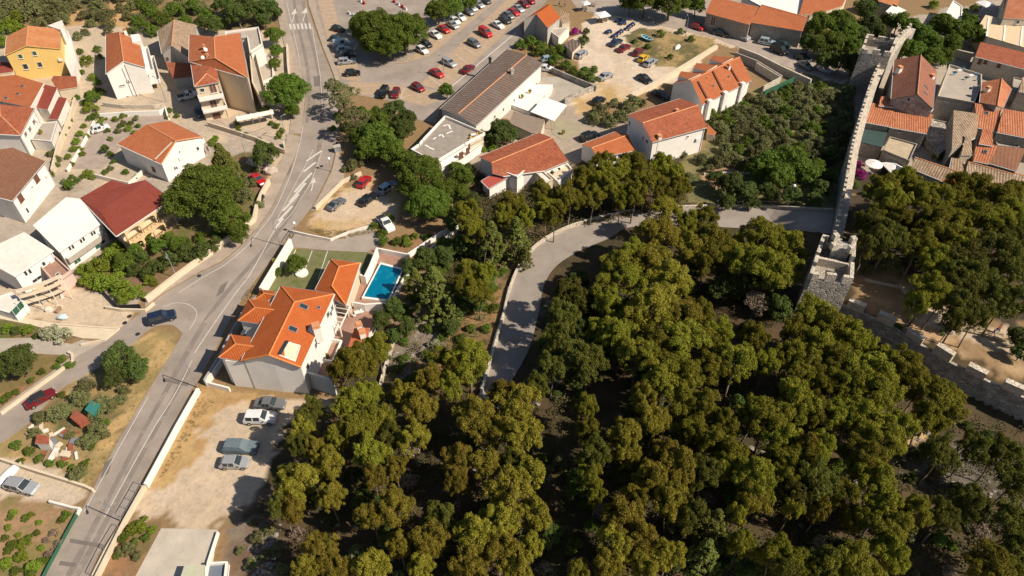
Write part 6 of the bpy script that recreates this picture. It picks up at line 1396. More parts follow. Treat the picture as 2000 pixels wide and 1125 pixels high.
# ================================================================== VEHICLES
CARG = GLASS
LAMP = paint('lamp_glass', (.55,.55,.52), .1); TAIL = paint('tail_lamp', (.35,.01,.01), 0)
def car_meshes(kind):
    """stations along x: (x, belt half width, belt z, roof half width, roof z)"""
    L, Wd, Hh = {'hatch':(3.9,.86,1.45),'sedan':(4.5,.88,1.43),'suv':(4.5,.92,1.68),'van':(4.7,.93,1.95),'wagon':(4.6,.89,1.5),'sport':(4.2,.88,1.28),'pickup':(4.9,.92,1.7)}[kind]
    f, r = L/2, -L/2; bz = Hh*.60
    prof = {  # x fraction from rear(0) to front(1): (x, top z factor, cabin?)
     'hatch':[(0,.42,0),(.015,.58,0),(.06,.62,0),(.16,.985,1),(.56,1,1),(.74,.64,0),(.96,.52,0),(1,.40,0)],
     'sedan':[(0,.42,0),(.02,.60,0),(.17,.66,0),(.30,.98,1),(.55,1,1),(.70,.65,0),(.96,.52,0),(1,.38,0)],
     'wagon':[(0,.42,0),(.015,.58,0),(.04,.62,0),(.10,.97,1),(.56,1,1),(.72,.64,0),(.96,.52,0),(1,.38,0)],
     'suv':[(0,.40,0),(.015,.58,0),(.04,.62,0),(.10,.98,1),(.57,1,1),(.72,.66,0),(.96,.58,0),(1,.42,0)],
     'van':[(0,.35,0),(.01,.58,0),(.02,.62,0),(.05,.99,1),(.66,1,1),(.82,.62,0),(.97,.48,0),(1,.36,0)],
     'sport':[(0,.42,0),(.02,.62,0),(.14,.68,0),(.34,.98,1),(.50,1,1),(.66,.66,0),(.96,.52,0),(1,.38,0)],
     'pickup':[(0,.40,0),(.01,.56,0),(.36,.58,0),(.40,.98,1),(.58,1,1),(.72,.66,0),(.96,.58,0),(1,.42,0)]}[kind]
    rings = []
    for fx, zt, cab in prof:
        x = r+fx*L; e = 1-.14*abs(2*fx-1)**5; w = Wd*e; zb = min(bz, zt*Hh); tw = w*(.80 if cab else .93); z0 = .22
        rings.append([(x, w*.93, z0), (x, w, z0+.25), (x, w*.985, zb-.02), (x, tw, zt*Hh), (x, 0, zt*Hh+.03)])
    mb = MB(); n = len(rings[0]); V = []
    for rg in rings:
        for p in rg: V.append(p)
        for p in rg[-2::-1]: V.append((p[0], -p[1], p[2]))
    m = 2*n-1; mb.v = list(V)
    for i in range(len(rings)-1):
        for j in range(m-1): mb.f.append((i*m+j, i*m+j+1, (i+1)*m+j+1, (i+1)*m+j)); mb.mi.append(0); mb.uv.append(None)
        mb.f.append((i*m+m-1, i*m, (i+1)*m, (i+1)*m+m-1)); mb.mi.append(0); mb.uv.append(None)
    for i in (0, len(rings)-1): mb.f.append(tuple(i*m+j for j in range(m))); mb.mi.append(0); mb.uv.append(None)
    # wing mirrors
    parts = []
    body = mb.build('body', FRAME)
    parts.append(('body', body.data, (0,0,0))); bpy.data.objects.remove(body)
    cab = [i for i, p in enumerate(prof) if p[2]]; c0, c1 = cab[0], cab[-1]
    def lerp(a, b_, t): return Vector(a).lerp(Vector(b_), t)
    def pane(A, B, C_, D, name, off):
        A, B, C_, D = map(Vector, (A, B, C_, D)); c = (A+B+C_+D)/4; q = [c+(x-c)*.9+Vector(off) for x in (A, B, C_, D)]
        g = MB(); g.poly(q); g.poly([x+Vector(off)*.3 for x in q][::-1]) ; o = g.build(name, CARG); parts.append((name, o.data, (0,0,0))); bpy.data.objects.remove(o)
    R_ = rings
    pane(lerp(R_[c1][3], R_[c1+1][3], .05), (R_[c1][3][0]+.03, -R_[c1][3][1], R_[c1][3][2]), (R_[c1+1][3][0], -R_[c1+1][3][1], R_[c1+1][3][2]), R_[c1+1][3], 'windscreen', (.03,0,.035))
    pane(R_[c0][3], (R_[c0][3][0], -R_[c0][3][1], R_[c0][3][2]), (R_[c0-1][3][0], -R_[c0-1][3][1], R_[c0-1][3][2]), R_[c0-1][3], 'rear_window', (-.03,0,.035))
    for s_ in (-1, 1):
        def sd_(i, k): p = R_[i][k]; return Vector((p[0], p[1]*s_, p[2]))
        bot0, bot1, top0, top1 = sd_(c0, 2), sd_(c1, 2), sd_(c0, 3), sd_(c1, 3)
        for u0, u1 in ((.02,.48),(.52,.98)) if kind != 'van' else ((.62,.98),):
            pane(bot0.lerp(bot1, u0), bot0.lerp(bot1, u1), top0.lerp(top1, u1), top0.lerp(top1, u0), 'side_window', (0,.015*s_,.01))
        g = MB(); g.box((f-.08, s_*Wd*.66, bz*.62), (.14,.3,.13)); o = g.build('headlight', LAMP); parts.append(('headlight', o.data, (0,0,0))); bpy.data.objects.remove(o)
        g = MB(); g.box((r+.05, s_*Wd*.72, bz*.72), (.1,.2,.18)); o = g.build('tail_light', TAIL); parts.append(('tail_light', o.data, (0,0,0))); bpy.data.objects.remove(o)
        g = MB(); g.box((R_[c1+1][0][0]-.25, s_*(Wd+.08), bz-.02), (.12,.18,.12)); o = g.build('wing_mirror', DARK); parts.append(('wing_mirror', o.data, (0,0,0))); bpy.data.objects.remove(o)
    if 'wheel' not in globals().get('_W', {}):
        g = MB(); g.tube((0,-.11,0),(0,.11,0), .32,.32,14); g.tube((0,-.125,0),(0,.125,0), .19,.19,10, 1); o = g.build('wheel', [TYRE, METAL]); globals()['_W'] = {'wheel': o.data}; bpy.data.objects.remove(o)
    for sx in (-.31, .315):
        for s_ in (-1, 1): parts.append(('wheel', _W['wheel'], (sx*L, s_*(Wd-.10), .32)))
    if kind == 'pickup':
        g = MB(); g.box((r+.9, 0, .60*Hh-.06), (1.5,1.5,.06)); o = g.build('load_bed', DARK); parts.append(('load_bed', o.data, (0,0,.05))); bpy.data.objects.remove(o)
    return parts
CARK = {}
PC = {'white':(.72,.72,.70),'silver':(.42,.43,.44),'grey':(.18,.19,.20),'dark':(.035,.038,.045),'black':(.012,.013,.015),'red':(.42,.012,.015),'darkred':(.22,.015,.02),'blue':(.02,.045,.10),'navy':(.015,.03,.07),'paleblue':(.40,.50,.56),'yellow':(.72,.42,.01),'teal':(.02,.055,.065)}
def car(kind, colr, px, py, dx, dy, label, group=None, cover=None):
    if kind not in CARK: CARK[kind] = car_meshes(kind)
    p = atg(px, py, .7); z = H(p.x, p.y)+.075; a = heading(px, py, dx, dy)
    t = thing('parked_car' if 'driving' not in label else 'car', label, 'van' if kind == 'van' else 'pickup truck' if kind == 'pickup' else 'car', (p.x, p.y, z), a, group)
    for nm, me, loc in CARK[kind]:
        o = meshobj(nm, me, t, loc)
        if nm == 'body': o.material_slots[0].link = 'OBJECT'; o.material_slots[0].material = paint('paint_'+colr, PC[colr], .05 if colr in ('white','red','yellow') else .35)
    return t
G1, G2, G3, G4 = 'cars in the bay row under the huge tree', 'cars along the tree side of the car park', 'cars along the hall side of the car park', 'cars on the sandy lot'
for c_ in [
 ('hatch','black',660,56,40,10,'black car at the top of the bay row beside the huge tree',G1),
 ('hatch','teal',657,76,40,6,'dark teal car second in the bay row, half in shade',G1),
 ('van','paleblue',667,86,40,-6,'pale blue van in the middle of the bay row',G1),
 ('hatch','paleblue',671,95,40,-6,'pale blue small car just below the pale blue van',G1),
 ('sedan','dark',676,106,40,-4,'dark car above the silver one in the bay row',G1),
 ('wagon','silver',677,119,40,-4,'silver estate car at the lower end of the bay row',G1),
 ('hatch','black',688,142,40,-3,'black car parked alone below the bay row',G1),
 ('sedan','white',850,67,44,26,'white saloon first beside the red car right of the huge tree',G2),
 ('sedan','red',867,56,44,26,'bright red car between two white cars by the huge tree',G2),
 ('sedan','silver',884,48,44,26,'silver car directly right of the bright red car',G2),
 ('hatch','white',888,40,44,26,'white car behind the silver car in the tree side row',G2),
 ('hatch','white',899,33,44,26,'white hatchback parked with its nose to the lane',G2),
 ('sedan','grey',915,22,44,26,'grey car with bright roof fifth in the tree side row',G2),
 ('sedan','silver',921,14,44,26,'silver car sixth in the tree side row',G2),
 ('sedan','silver',935,8,44,26,'silver car near the top edge in the tree side row',G2),
 ('sedan','dark',948,0,44,26,'dark car at the top edge in the tree side row',G2),
 ('hatch','black',832,85,40,22,'black car half hidden under the huge tree',G2),
 ('hatch','white',824,97,40,22,'white car nose peeping from under the huge tree',G2),
 ('suv','black',749,180,-22,34,'black van-like car parked across the tan bays',None),
 ('hatch','darkred',773,181,-14,34,'small dark red car beside the black one on the tan bays',None),
 ('hatch','darkred',816,170,40,22,'dark red hatchback alone at the near end of the hall side row',G3),
 ('sedan','red',853,142,40,22,'red car second from the near end of the hall side row',G3),
 ('wagon','silver',877,122,40,20,'silver estate car beside a lamp post in the hall side row',G3),
 ('sedan','darkred',914,134,36,-26,'dark red car driving in the lane beside the hall',None),
 ('wagon','grey',926,84,40,22,'grey estate car between empty bays in the hall side row',G3),
 ('van','red',948,64,40,24,'red delivery van in the hall side row',G3),
 ('sedan','white',972,48,40,22,'white car next to the red van',G3),
 ('sedan','dark',986,38,40,22,'dark grey car behind the white one in the hall side row',G3),
 ('sedan','grey',993,29,40,22,'grey car next but one to the white car',G3),
 ('sedan','red',1003,23,40,22,'red car near the small gabled house',G3),
 ('sedan','silver',1012,16,40,22,'silver car near the small gabled house',G3),
 ('sedan','darkred',1023,7,40,22,'dark red car close to the top edge above the gabled house',G3),
 ('sedan','darkred',1034,0,40,22,'last dark red car cut by the top edge',G3),
 ('wagon','silver',1136,105,34,-24,'silver car at the low hut on the sandy lot',G4),
 ('hatch','paleblue',1071,115,30,-4,'pale blue car roof behind the hedge of the hall yard',None),
 ('hatch','white',1066,133,34,4,'white car parked at the end of the long hall',None),
 ('sedan','silver',1183,148,40,-18,'silver car by the hedge corner of the sandy lot',G4),
 ('sedan','black',1259,153,36,20,'black car at the boundary wall of the sandy lot',G4),
 ('sedan','blue',1203,82,36,-20,'dark blue car nearest the blue quads on the sandy lot',G4),
 ('sedan','darkred',1219,93,36,-20,'dark red car between the blue and the second red car',G4),
 ('hatch','darkred',1246,101,32,-26,'dark red car next to the yellow car',G4),
 ('hatch','yellow',1257,113,34,-26,'bright yellow car on the sandy lot',G4),
 ('wagon','silver',1271,121,36,-22,'silver car beside the yellow car',G4),
 ('hatch','black',1169,196,30,-16,'black car half hidden behind the silvery bushes',None),
 ('suv','black',1151,266,40,-14,'black car behind the small orange gabled house',None),
 ('sedan','dark',1290,184,44,20,'dark car in the shaded yard behind the dormered houses',None),
 ('hatch','red',1363,52,36,14,'red car parked against the left barn',None),
 ('sedan','dark',1407,64,44,12,'dark car in the shade of the left barn',None),
 ('suv','silver',1450,71,40,18,'silver off-road car below the gap between the barns',None),
 ('suv','paleblue',1498,82,40,8,'light silver car below the right barn',None),
 ('hatch','teal',1530,86,34,14,'dark teal car under the right barn eaves',None),
 ('van','black',1521,98,44,20,'black van in the lane below the right barn',None),
 ('sedan','dark',1568,112,40,18,'dark car in the lane under the light green trees',None),
 ('sedan','grey',1573,127,40,26,'grey car farthest down the shaded lane',None),
 ('sedan','silver',1608,134,30,12,'silver car in deep shade near the first tower',None),
 ('hatch','white',195,250,44,-14,'white hatchback on the paved courtyard',None),
 ('sedan','dark',389,217,14,30,'dark grey car in the shaded lane beside the balcony house',None),
 ('pickup','white',367,187,34,-8,'white flatbed truck parked beside the balcony house',None),
 ('sedan','red',503,350,34,24,'red car by the roadside boulders',None),
 ('hatch','red',711,354,24,-28,'bright red car in the tree shade on the dirt parking',None),
 ('sedan','black',719,388,34,-24,'black car in the middle of the dirt parking',None),
 ('wagon','paleblue',757,365,36,-24,'pale blue estate car by the large tree on the dirt parking',None),
 ('sport','grey',657,397,32,-24,'grey convertible with dark roof on the dirt parking',None),
 ('pickup','white',753,436,28,32,'white pickup truck at the edge of the dirt parking',None),
 ('suv','navy',315,620,58,-16,'dark blue car driving past the road junction',None),
 ('sport','darkred',78,777,52,-28,'dark red convertible with black top on the side road',None),
 ('wagon','silver',42,949,60,14,'silver estate car in the lower left driveway',None),
 ('suv','white',508,816,56,0,'white off-road car under the villa wall',None),
 ('sedan','grey',527,788,56,2,'grey car tight under the villa retaining wall',None),
 ('hatch','silver',458,903,46,0,'silver hatchback on the gravel lot in tree shade',None),
]: car(*c_)
for a, b_, c_ in (('parked_car','',0),): pass
for ob in list(COL.objects):
    if ob.get('label') == 'dark red convertible with black top on the side road':
        mb = MB(); mb.box((-.15,0,.95), (1.9,1.45,.42), taper=.85); o = mb.build('soft_top', DARK, None, org=1); o.parent = ob
# covered car
p = atg(470, 873, .6); cv = thing('covered_car', 'car under a blue grey tarpaulin on the gravel lot', 'car', (p.x, p.y, H(p.x,p.y)), heading(470,873,50,2))
TP = M('tarpaulin_blue', (.13,.17,.19), .15, 1.5, .7, 6, .05)
o = meshobj('tarpaulin', CARK['wagon'][0][1].copy(), cv, (0,0,.04), scale=(1.05,1.07,1.05)); o.data.materials[0] = TP
mb = MB(); mb.box((0,0,.05), (4.55,1.8,.55), taper=.97); mb.build('tarpaulin_skirt', TP, cv, org=1)
# quads on the sandy lot
def quad(px, py, dx, dy, label):
    p = atg(px, py, .4); t = thing('quad_bike', label, 'quad bike', (p.x, p.y, .04), heading(px, py, dx, dy), 'blue quad bikes by the lane')
    b_ = MB(); b_.box((0,0,.45), (1.5,.5,.35), taper=.8); b_.box((.65,0,.5), (.6,.85,.25), taper=.8); b_.box((-.65,0,.5), (.6,.85,.25), taper=.8); b_.build('body', paint('paint_quad_blue', (.015,.05,.22)), t, org=1)
    b_ = MB(); b_.box((-.15,0,.8), (.8,.35,.15)); b_.build('seat', DARK, t, org=1)
    b_ = MB(); b_.tube((.4,-.4,1.05),(.4,.4,1.05),.03); b_.tube((.4,0,.7),(.4,0,1.05),.04); b_.build('handlebar', DARK, t, org=1)
    for sx in (-.62,.62):
        for sy in (-.5,.5): b_ = MB(); b_.tube((sx,sy-.13,.28),(sx,sy+.13,.28),.28,.28,10); b_.build('wheel', TYRE, t, org=1)
for i, (x, y, dx, dy) in enumerate([(1188,62,24,-8),(1200,70,24,-10),(1211,62,20,-14),(1216,45,24,-4),(1226,55,14,-18),(1234,48,20,-14),(1208,40,20,-6)]): quad(x, y, dx, dy, ['blue quad bike at the left of the group','blue quad bike just above the dark blue car','blue quad bike in the centre of the group','blue quad bike nearest the lane','blue quad bike at the grass edge','blue quad bike rightmost of the group','blue quad bike beside the white canopy'][i])
# motorcycles
def moto(px, py, dx, dy, label):
    p = atg(px, py, .4); t = thing('motorcycle', label, 'motorcycle', (p.x, p.y, H(p.x,p.y)+.1), heading(px, py, dx, dy))
    b_ = MB(); b_.box((0,0,.45), (1.1,.3,.4), taper=.7); b_.box((.2,0,.8), (.5,.3,.2), taper=.8); b_.build('body', DARK, t, org=1)
    b_ = MB(); b_.tube((.45,-.35,1.05),(.45,.35,1.05),.03); b_.bar((.45,0,1.05),(.7,0,.35),.06,.06); b_.build('handlebar', METAL, t, org=1)
    for sx in (-.7,.7): b_ = MB(); b_.tube((sx,-.06,.31),(sx,.06,.31),.31,.31,12); b_.build('wheel', TYRE, t, org=1)
moto(514,388,6,-18,'black motorcycle leaning at the cream roadside wall')
# boats
def hull(mb, L, W, Hh, flip=False, t=0):
    S = 12; n = 9; k = len(mb.v)
    for i in range(S+1):
        u = i/S*2-1; w = W/2*(1-abs(u)**2.6)**.7+.001; dz = .12*u*u
        for j in range(n):
            a = math.pi*j/(n-1); z = -math.sin(a)*Hh*(1-abs(u)**3*.6)+Hh; mb.v.append((u*L/2, w*math.cos(a), (z+dz) if not flip else (Hh-z+.02)))
    for i in range(S):
        for j in range(n-1): mb.f.append((k+i*n+j, k+i*n+j+1, k+(i+1)*n+j+1, k+(i+1)*n+j)); mb.mi.append(0); mb.uv.append(None)
p = atg(1263,79); bt = thing('rowing_boat', 'turquoise open boat lying on the grass plot', 'boat', (p.x,p.y,.1), heading(1263,79,30,14))
mb = MB(); hull(mb, 4.2, 1.6, .7); mb.build('hull', paint('boat_turquoise', (.08,.38,.45), 0), bt, True, org=1)
mb = MB(); [mb.box((x,0,.45),(.3,1.3,.05)) for x in (-1,0,1)]; mb.build('bench', paint('boat_inside', (.25,.55,.6), 0), bt, org=1)
mb = MB()
for i in range(12):
    for s_ in (-1,1):
        u0, u1 = i/12*2-1, (i+1)/12*2-1; f_ = lambda u: (u*2.1, s_*(.8*(1-abs(u)**2.6)**.7+.001), .7+.12*u*u)
        mb.bar(f_(u0), f_(u1), .09, .07)
mb.build('gunwale', FABW, bt, org=1)
p = atg(1323,93); bt = thing('upturned_boat', 'white upturned dinghy on the grass plot', 'boat', (p.x,p.y,.05), heading(1323,93,16,-18))
mb = MB(); hull(mb, 3.2, 1.3, .55, True); mb.build('hull', paint('boat_white', (.75,.74,.70), 0), bt, True, org=1)
p = atg(12,932); bt = thing('upturned_boat', 'white long hull beside the silver estate car', 'boat', (p.x,p.y,.05), heading(12,932,30,-30))
mb = MB(); hull(mb, 5.2, 1.5, .6, True); mb.build('hull', MATS['boat_white'], bt, True, org=1)
# ================================================================== STREET FURNITURE
def lamp(px, py, hx, hy, hgt, label, globe=False, group=None):
    """foot at (px,py), head seen at (hx,hy)"""
    p = atg(px, py); q = at(hx, hy, p.z+hgt); t = thing('street_lamp', label, 'street lamp', p, 0, group); o = Vector(p)
    mb = MB(); top = Vector((p.x,p.y,p.z+hgt-.1)); mb.tube(p, top, .085,.055,8); mb.build('pole', METAL, t)
    if globe:
        mb = MB(); mb.blob(top+Vector((0,0,.25)), .3, 1, 12, 8, 0); mb.build('globe', FABW, t, True)
    else:
        d = q-top; d.z = 0; d = d if d.length < 2.2 else d.normalized()*2.2; d = d if d.length > .3 else Vector((-.6,.1,0))
        mb = MB(); mb.tube(top, top+d+Vector((0,0,.15)), .045,.04,6); mb.build('arm', METAL, t)
        mb = MB(); mb.bar(top+d+Vector((0,0,.12)), top+d+d.normalized()*.6+Vector((0,0,.15)), .24,.12); mb.build('lamp_head', METAL, t)
lamp(386,757,364,714,6.2,'grey street lamp at the upper end of the white wall by the gravel lot')
lamp(346,543,325,501,6.0,'slanting grey lamp post behind the cream roadside wall')
lamp(548,480,533,452,6.0,'grey street lamp beside the white villa lawn wall')
lamp(647,335,648,312,3.0,'globe lamp on the pavement corner above the road bend', True)
lamp(579,455,576,442,2.2,'globe lamp at the villa drive gate', True)
lamp(1537,406,1551,372,5.0,'white globe lamp on the upper hill road', True)
lamp(1338,74,1343,30,5.5,'street lamp in the lane above the white dinghy')
lamp(868,150,867,108,5.5,'lamp post beside the silver estate car in the car park')
lamp(560,275,553,225,6.0,'wooden light pole at the lane mouth by the main road')
lamp(488,330,472,262,6.5,'slim pole in the lane behind the boulders')
lamp(325,200,300,150,6.0,'pole at the corner of the tall white house')
lamp(236,1018,206,985,5.5,'thin lamp at the lower end of the white roadside wall')
def wire(a, b_, label):
    A, B = at(*a), at(*b_); mb = MB(); pr = None
    for i in range(13):
        u = i/12; p = A.lerp(B, u)-Vector((0,0,.8*4*u*(1-u)))
        if pr is not None: mb.tube(pr, p, .025,.025,4, caps=False)
        pr = p
    o = mb.build('overhead_cable', DARK); tag(o, label, 'cable')
wire((553,225,6),(472,262,6.4),'thin dark overhead cable above the lane mouth')
wire((472,262,6.4),(300,150,5.8),'thin dark overhead cable beside the beige balcony house')
# boulders at the roadside
for i, (x, y, r) in enumerate([(528,336,1.6),(512,328,1.2),(500,322,1.0),(492,318,1.1),(505,312,.9)]):
    p = atg(x, y); mb = MB(); mb.blob((p.x,p.y,.3), (r, r*.8, r*.6), i, 10, 7, .22)
    tag(mb.build('boulder', M('boulder_stone', (.46,.38,.31), .25, 1.2, .95, 6, .05)), ['largest pinkish boulder beside the road','grey boulder behind the largest boulder','small boulder in the middle of the heap','leftmost boulder of the heap','hindmost boulder of the heap'][i], 'boulder', 'boulders by the red car')
# fence with bars by the villa lawn gate, bicycle rack rails
def railing(label, pts, h=1.0, mat=DARK, step=.5, name='railing'):
    W = [atg(*p) for p in pts]; t = thing(name, label, 'railing', W[0])
    for a, b_ in zip(W[:-1], W[1:]):
        mb = MB(); mb.bar(a+Vector((0,0,h)), b_+Vector((0,0,h)), .06,.06); mb.bar(a+Vector((0,0,.3)), b_+Vector((0,0,.3)), .05,.05); mb.build('rail', mat, t)
        n = max(1, int((b_-a).length/(step*2)))
        for i in range(n+1):
            p = a.lerp(b_, i/n); mb = MB(); mb.tube(p, p+Vector((0,0,h)), .035,.035,5); mb.build('post', mat, t)
railing('metal railing on the cream wall below the gravel lot', [(276,948),(240,1012)], 1.3, METAL)
railing('thin railing along the lower roadside verge', [(232,1030),(205,1075),(180,1125)], 1.1, METAL, 1.2)
railing('dark gate railing at the villa drive', [(578,455),(563,478)], 1.5)
railing('dark gate railing by the villa roadside corner', [(500,570),(486,590)], 1.5)
railing('steel guard rail on the left side of the hill road', [(938,765),(958,695),(981,617),(993,565)], .7, METAL, 1.5)
railing('steel guard rail above the upper hill road', [(1400,398),(1470,399),(1540,402)], .8, METAL, 1.5)
# red and white barriers, parasols, picnic tables at the top
rw = [(627+i*12.5-15+150, 8) for i in range(0)]
for i, (x, y) in enumerate([(682,28),(690,32),(770,5),(778,10),(786,15),(792,19),(711,8),(704,4)]):
    p = atg(x, y); t = thing('traffic_barrier', ['white plastic barrier at the left of the closed area','white plastic barrier right of the first','red plastic barrier above the huge tree','white plastic barrier above the huge tree','red barrier near the tree side cars','white barrier near the tree side cars','red barrier at the top edge','white barrier at the top edge'][i], 'barrier', p, heading(x,y,10,6), 'barriers of the closed area')
    mb = MB(); mb.box((0,0,0),(1.3,.5,.25)); mb.box((0,0,.25),(1.25,.22,.6)); mb.build('body', paint('barrier_red',(.5,.02,.02),0) if i in (2,4,6) else paint('barrier_white',(.75,.75,.72),0), t, org=1)
def parasol(px, py, z, w, label, rnd_=False, n=4, rz=.4, mat=None):
    p = at(px, py, z); t = thing('parasol', label, 'parasol', (p.x,p.y,H(p.x,p.y)), rz); k = 12 if rnd_ else 4
    mb = MB(); top = (0,0,z+.35); ring = [((w/2)*(1 if rnd_ else 1.41)*math.cos(2*math.pi*(i+.5)/k), (w/2)*(1 if rnd_ else 1.41)*math.sin(2*math.pi*(i+.5)/k), z-.25) for i in range(k)]
    for i in range(k):
        mb.poly([top, ring[i], ring[(i+1)%k]]); a, b_ = ring[i], ring[(i+1)%k]; mb.poly([a, b_, (b_[0],b_[1],b_[2]-.18), (a[0],a[1],a[2]-.18)])
    mb.build('canopy', mat or FABW, t, org=1); mb = MB(); mb.tube((0,0,0),(0,0,z+.45),.05,.05,6); mb.build('pole', METAL, t, org=1)
    mb = MB(); mb.box((0,0,0),(.6,.6,.12)); mb.build('base', DARK, t, org=1)
parasol(1177,26,2.6,3.4,'square white parasol above the sandy lot'); parasol(1144,4,2.6,2.2,'white parasol at the top edge beside the lane')
parasol(1708,318,2.6,3.4,'round white parasol on the terrace by the bougainvillea', True); parasol(1712+36,324,2.0,3.8,'white square shade sail above the park trees', rz=.2)
parasol(1925,5,4.0,3.6,'white tent canopy at the top right'); parasol(1870,20,3.6,2.2,'small white tent between green trees')
def table(px, py, label):
    p = atg(px, py); t = thing('picnic_table', label, 'table', p, rnd.uniform(0,3)); mb = MB(); mb.box((0,0,.7),(1.6,.7,.06)); mb.build('table_top', WOOD, t, org=1)
    for s_ in (-1,1): mb = MB(); mb.box((0,s_*.65,.42),(1.6,.25,.05)); mb.box((.6*s_,0,0),(.08,1.3,.42)); mb.build('bench', WOOD, t, org=1)
for x, y, l in ((1172,42,'picnic table left under the square parasol'),(1182,40,'picnic table right under the square parasol'),(1142,18,'picnic table by the top edge parasol'),(1158,12,'picnic table between the two parasols')): table(x, y, l)
# yard junk between the roads
V = [(69,868,2.0),(75,845,2.2),(97,848,2.2),(95,868,2.0)]
house('small rusty red tin shed in the overgrown plot', [(68,866,1.7),(72,848,1.9),(96,852,1.9),(96,868,1.7)], [(0,1,2,3)], [0,1,2,3], WHITE2, RUST, 'shed', 'shed', inset=.1)
house('rust coloured tin roof on the olive plot', [(136,815,1.5),(146,800,1.7),(170,815,1.7),(152,828,1.5)], [(0,1,2,3)], [0,1,2,3], RUST, RUST, 'shed', 'shed', inset=.1)
house('green tarpaulin shelter among the olive bushes', [(165,800,1.6),(178,782,1.9),(196,790,1.9),(182,812,1.6)], [(0,1,2,3)], [0,1,2,3], GREENF, paint('tarp_green',(.04,.20,.17),0), 'shelter', 'shelter', inset=.1)
r_ = random.Random(2); _xy = [(r_.uniform(60,155), r_.uniform(835,895)) for _ in range(30)]; _w = place_words(_xy)
for i in range(30):
    x, y = _xy[i]; p = atg(x, y); mb = MB(); M_ = [WHITE2, WOOD, RUST, METAL, CREAM][i % 5]
    mb.box((p.x, p.y, r_.uniform(0,.35)), (r_.uniform(.5,2.2), r_.uniform(.2,.9), r_.uniform(.05,.35)), r_.uniform(0,3)); tag(mb.build('scrap_board', M_), ['white','brown wooden','rusty','grey metal','cream'][i % 5]+' board in the scrap heap'+_w[i], 'scrap board', 'scrap heap between the roads')
_xy = [(r_.uniform(70,140), r_.uniform(560,610)) for _ in range(14)]; _w = place_words(_xy)
for i in range(14):
    x, y = _xy[i]; p = atg(x, y); mb = MB()
    mb.box((p.x, p.y, 0), (r_.uniform(.4,1.4), r_.uniform(.3,.9), r_.uniform(.1,.6)), r_.uniform(0,3)); tag(mb.build('building_block', [WHITE2, CREAM, CONC, WOOD][i%4]), ['white','cream','grey','wooden'][i%4]+' block in the rubble below the scaffold'+_w[i], 'building material', 'building rubble')
p = atg(124,622); mb = MB(); mb.blob((p.x,p.y,.4),(.9,.6,.5),3,10,6,.15); tag(mb.build('sack', paint('sack_paleblue',(.5,.6,.62),0)), 'pale blue white sack on the concrete ramp', 'sack')
# bins
for i, (x, y, l) in enumerate([(660,296,'grey metal container by the pavement trees')]):
    p = atg(x, y); t = thing('recycling_bin', l, 'bin', p, .4); mb = MB(); mb.box((0,0,0),(1.4,1.0,1.3),taper=.95); mb.build('body', METAL, t, org=1); mb = MB(); mb.box((0,0,1.32),(1.5,1.1,.12)); mb.build('lid', GREYS, t, org=1)
# ring pot under the lawn tree, yellow toy bike
p = atg(590,535); mb = MB(); mb.tube((p.x,p.y,.05),(p.x,p.y,.4),1.1,1.1,18); tag(mb.build('plant_ring', WHITE), 'white ring planter round the lawn tree', 'planter')
p = atg(539,513); mb = MB(); mb.blob((p.x,p.y,.5),(.6,.5,.5),3,9,6,.2); tag(mb.build('pool_toy', paint('toy_yellow',(.75,.6,.02),0)), 'yellow and blue inflatable toy by the lawn wall', 'toy')
# pool loungers
for i, (x, y) in enumerate([(779,540),(773,556),(766,570)]):
    p = atg(x, y); t = thing('sun_lounger', ['upper sun lounger right of the pool','middle sun lounger right of the pool','lower sun lounger right of the pool'][i], 'sun lounger', p+Vector((0,0,.06)), .3, 'loungers right of the pool')
    mb = MB(); mb.box((0,0,.25),(1.3,.6,.08)); mb.build('seat', DARK, t, org=1); mb = MB(); mb.bar((.6,0,.3),(1.05,0,.7),.6,.06); mb.build('backrest', DARK, t, org=1)
    for sx in (-.5,.5):
        for sy in (-.25,.25): mb = MB(); mb.box((sx,sy,0),(.05,.05,.25)); mb.build('leg', WHITE, t, org=1)
# concrete yard at the bottom: shed roof and blue pool tub
flat('flat concrete shed with a pale green-grey top at the bottom edge', [(360,1104),(400,1103),(398,1150),(345,1150)], 2.0, WHITE2, M('pale_green_top',(.46,.46,.33),.12,1,.9,8,.01), .0, 'shed', 'shed')
flat('white walled terrace with grey-blue floor at the bottom edge', [(404,1098),(444,1096),(438,1150),(395,1150)], 1.6, WHITE, M('blue_grey_floor',(.14,.17,.21),.1,1,.8,8,.01), .5, 'terrace', 'terrace')
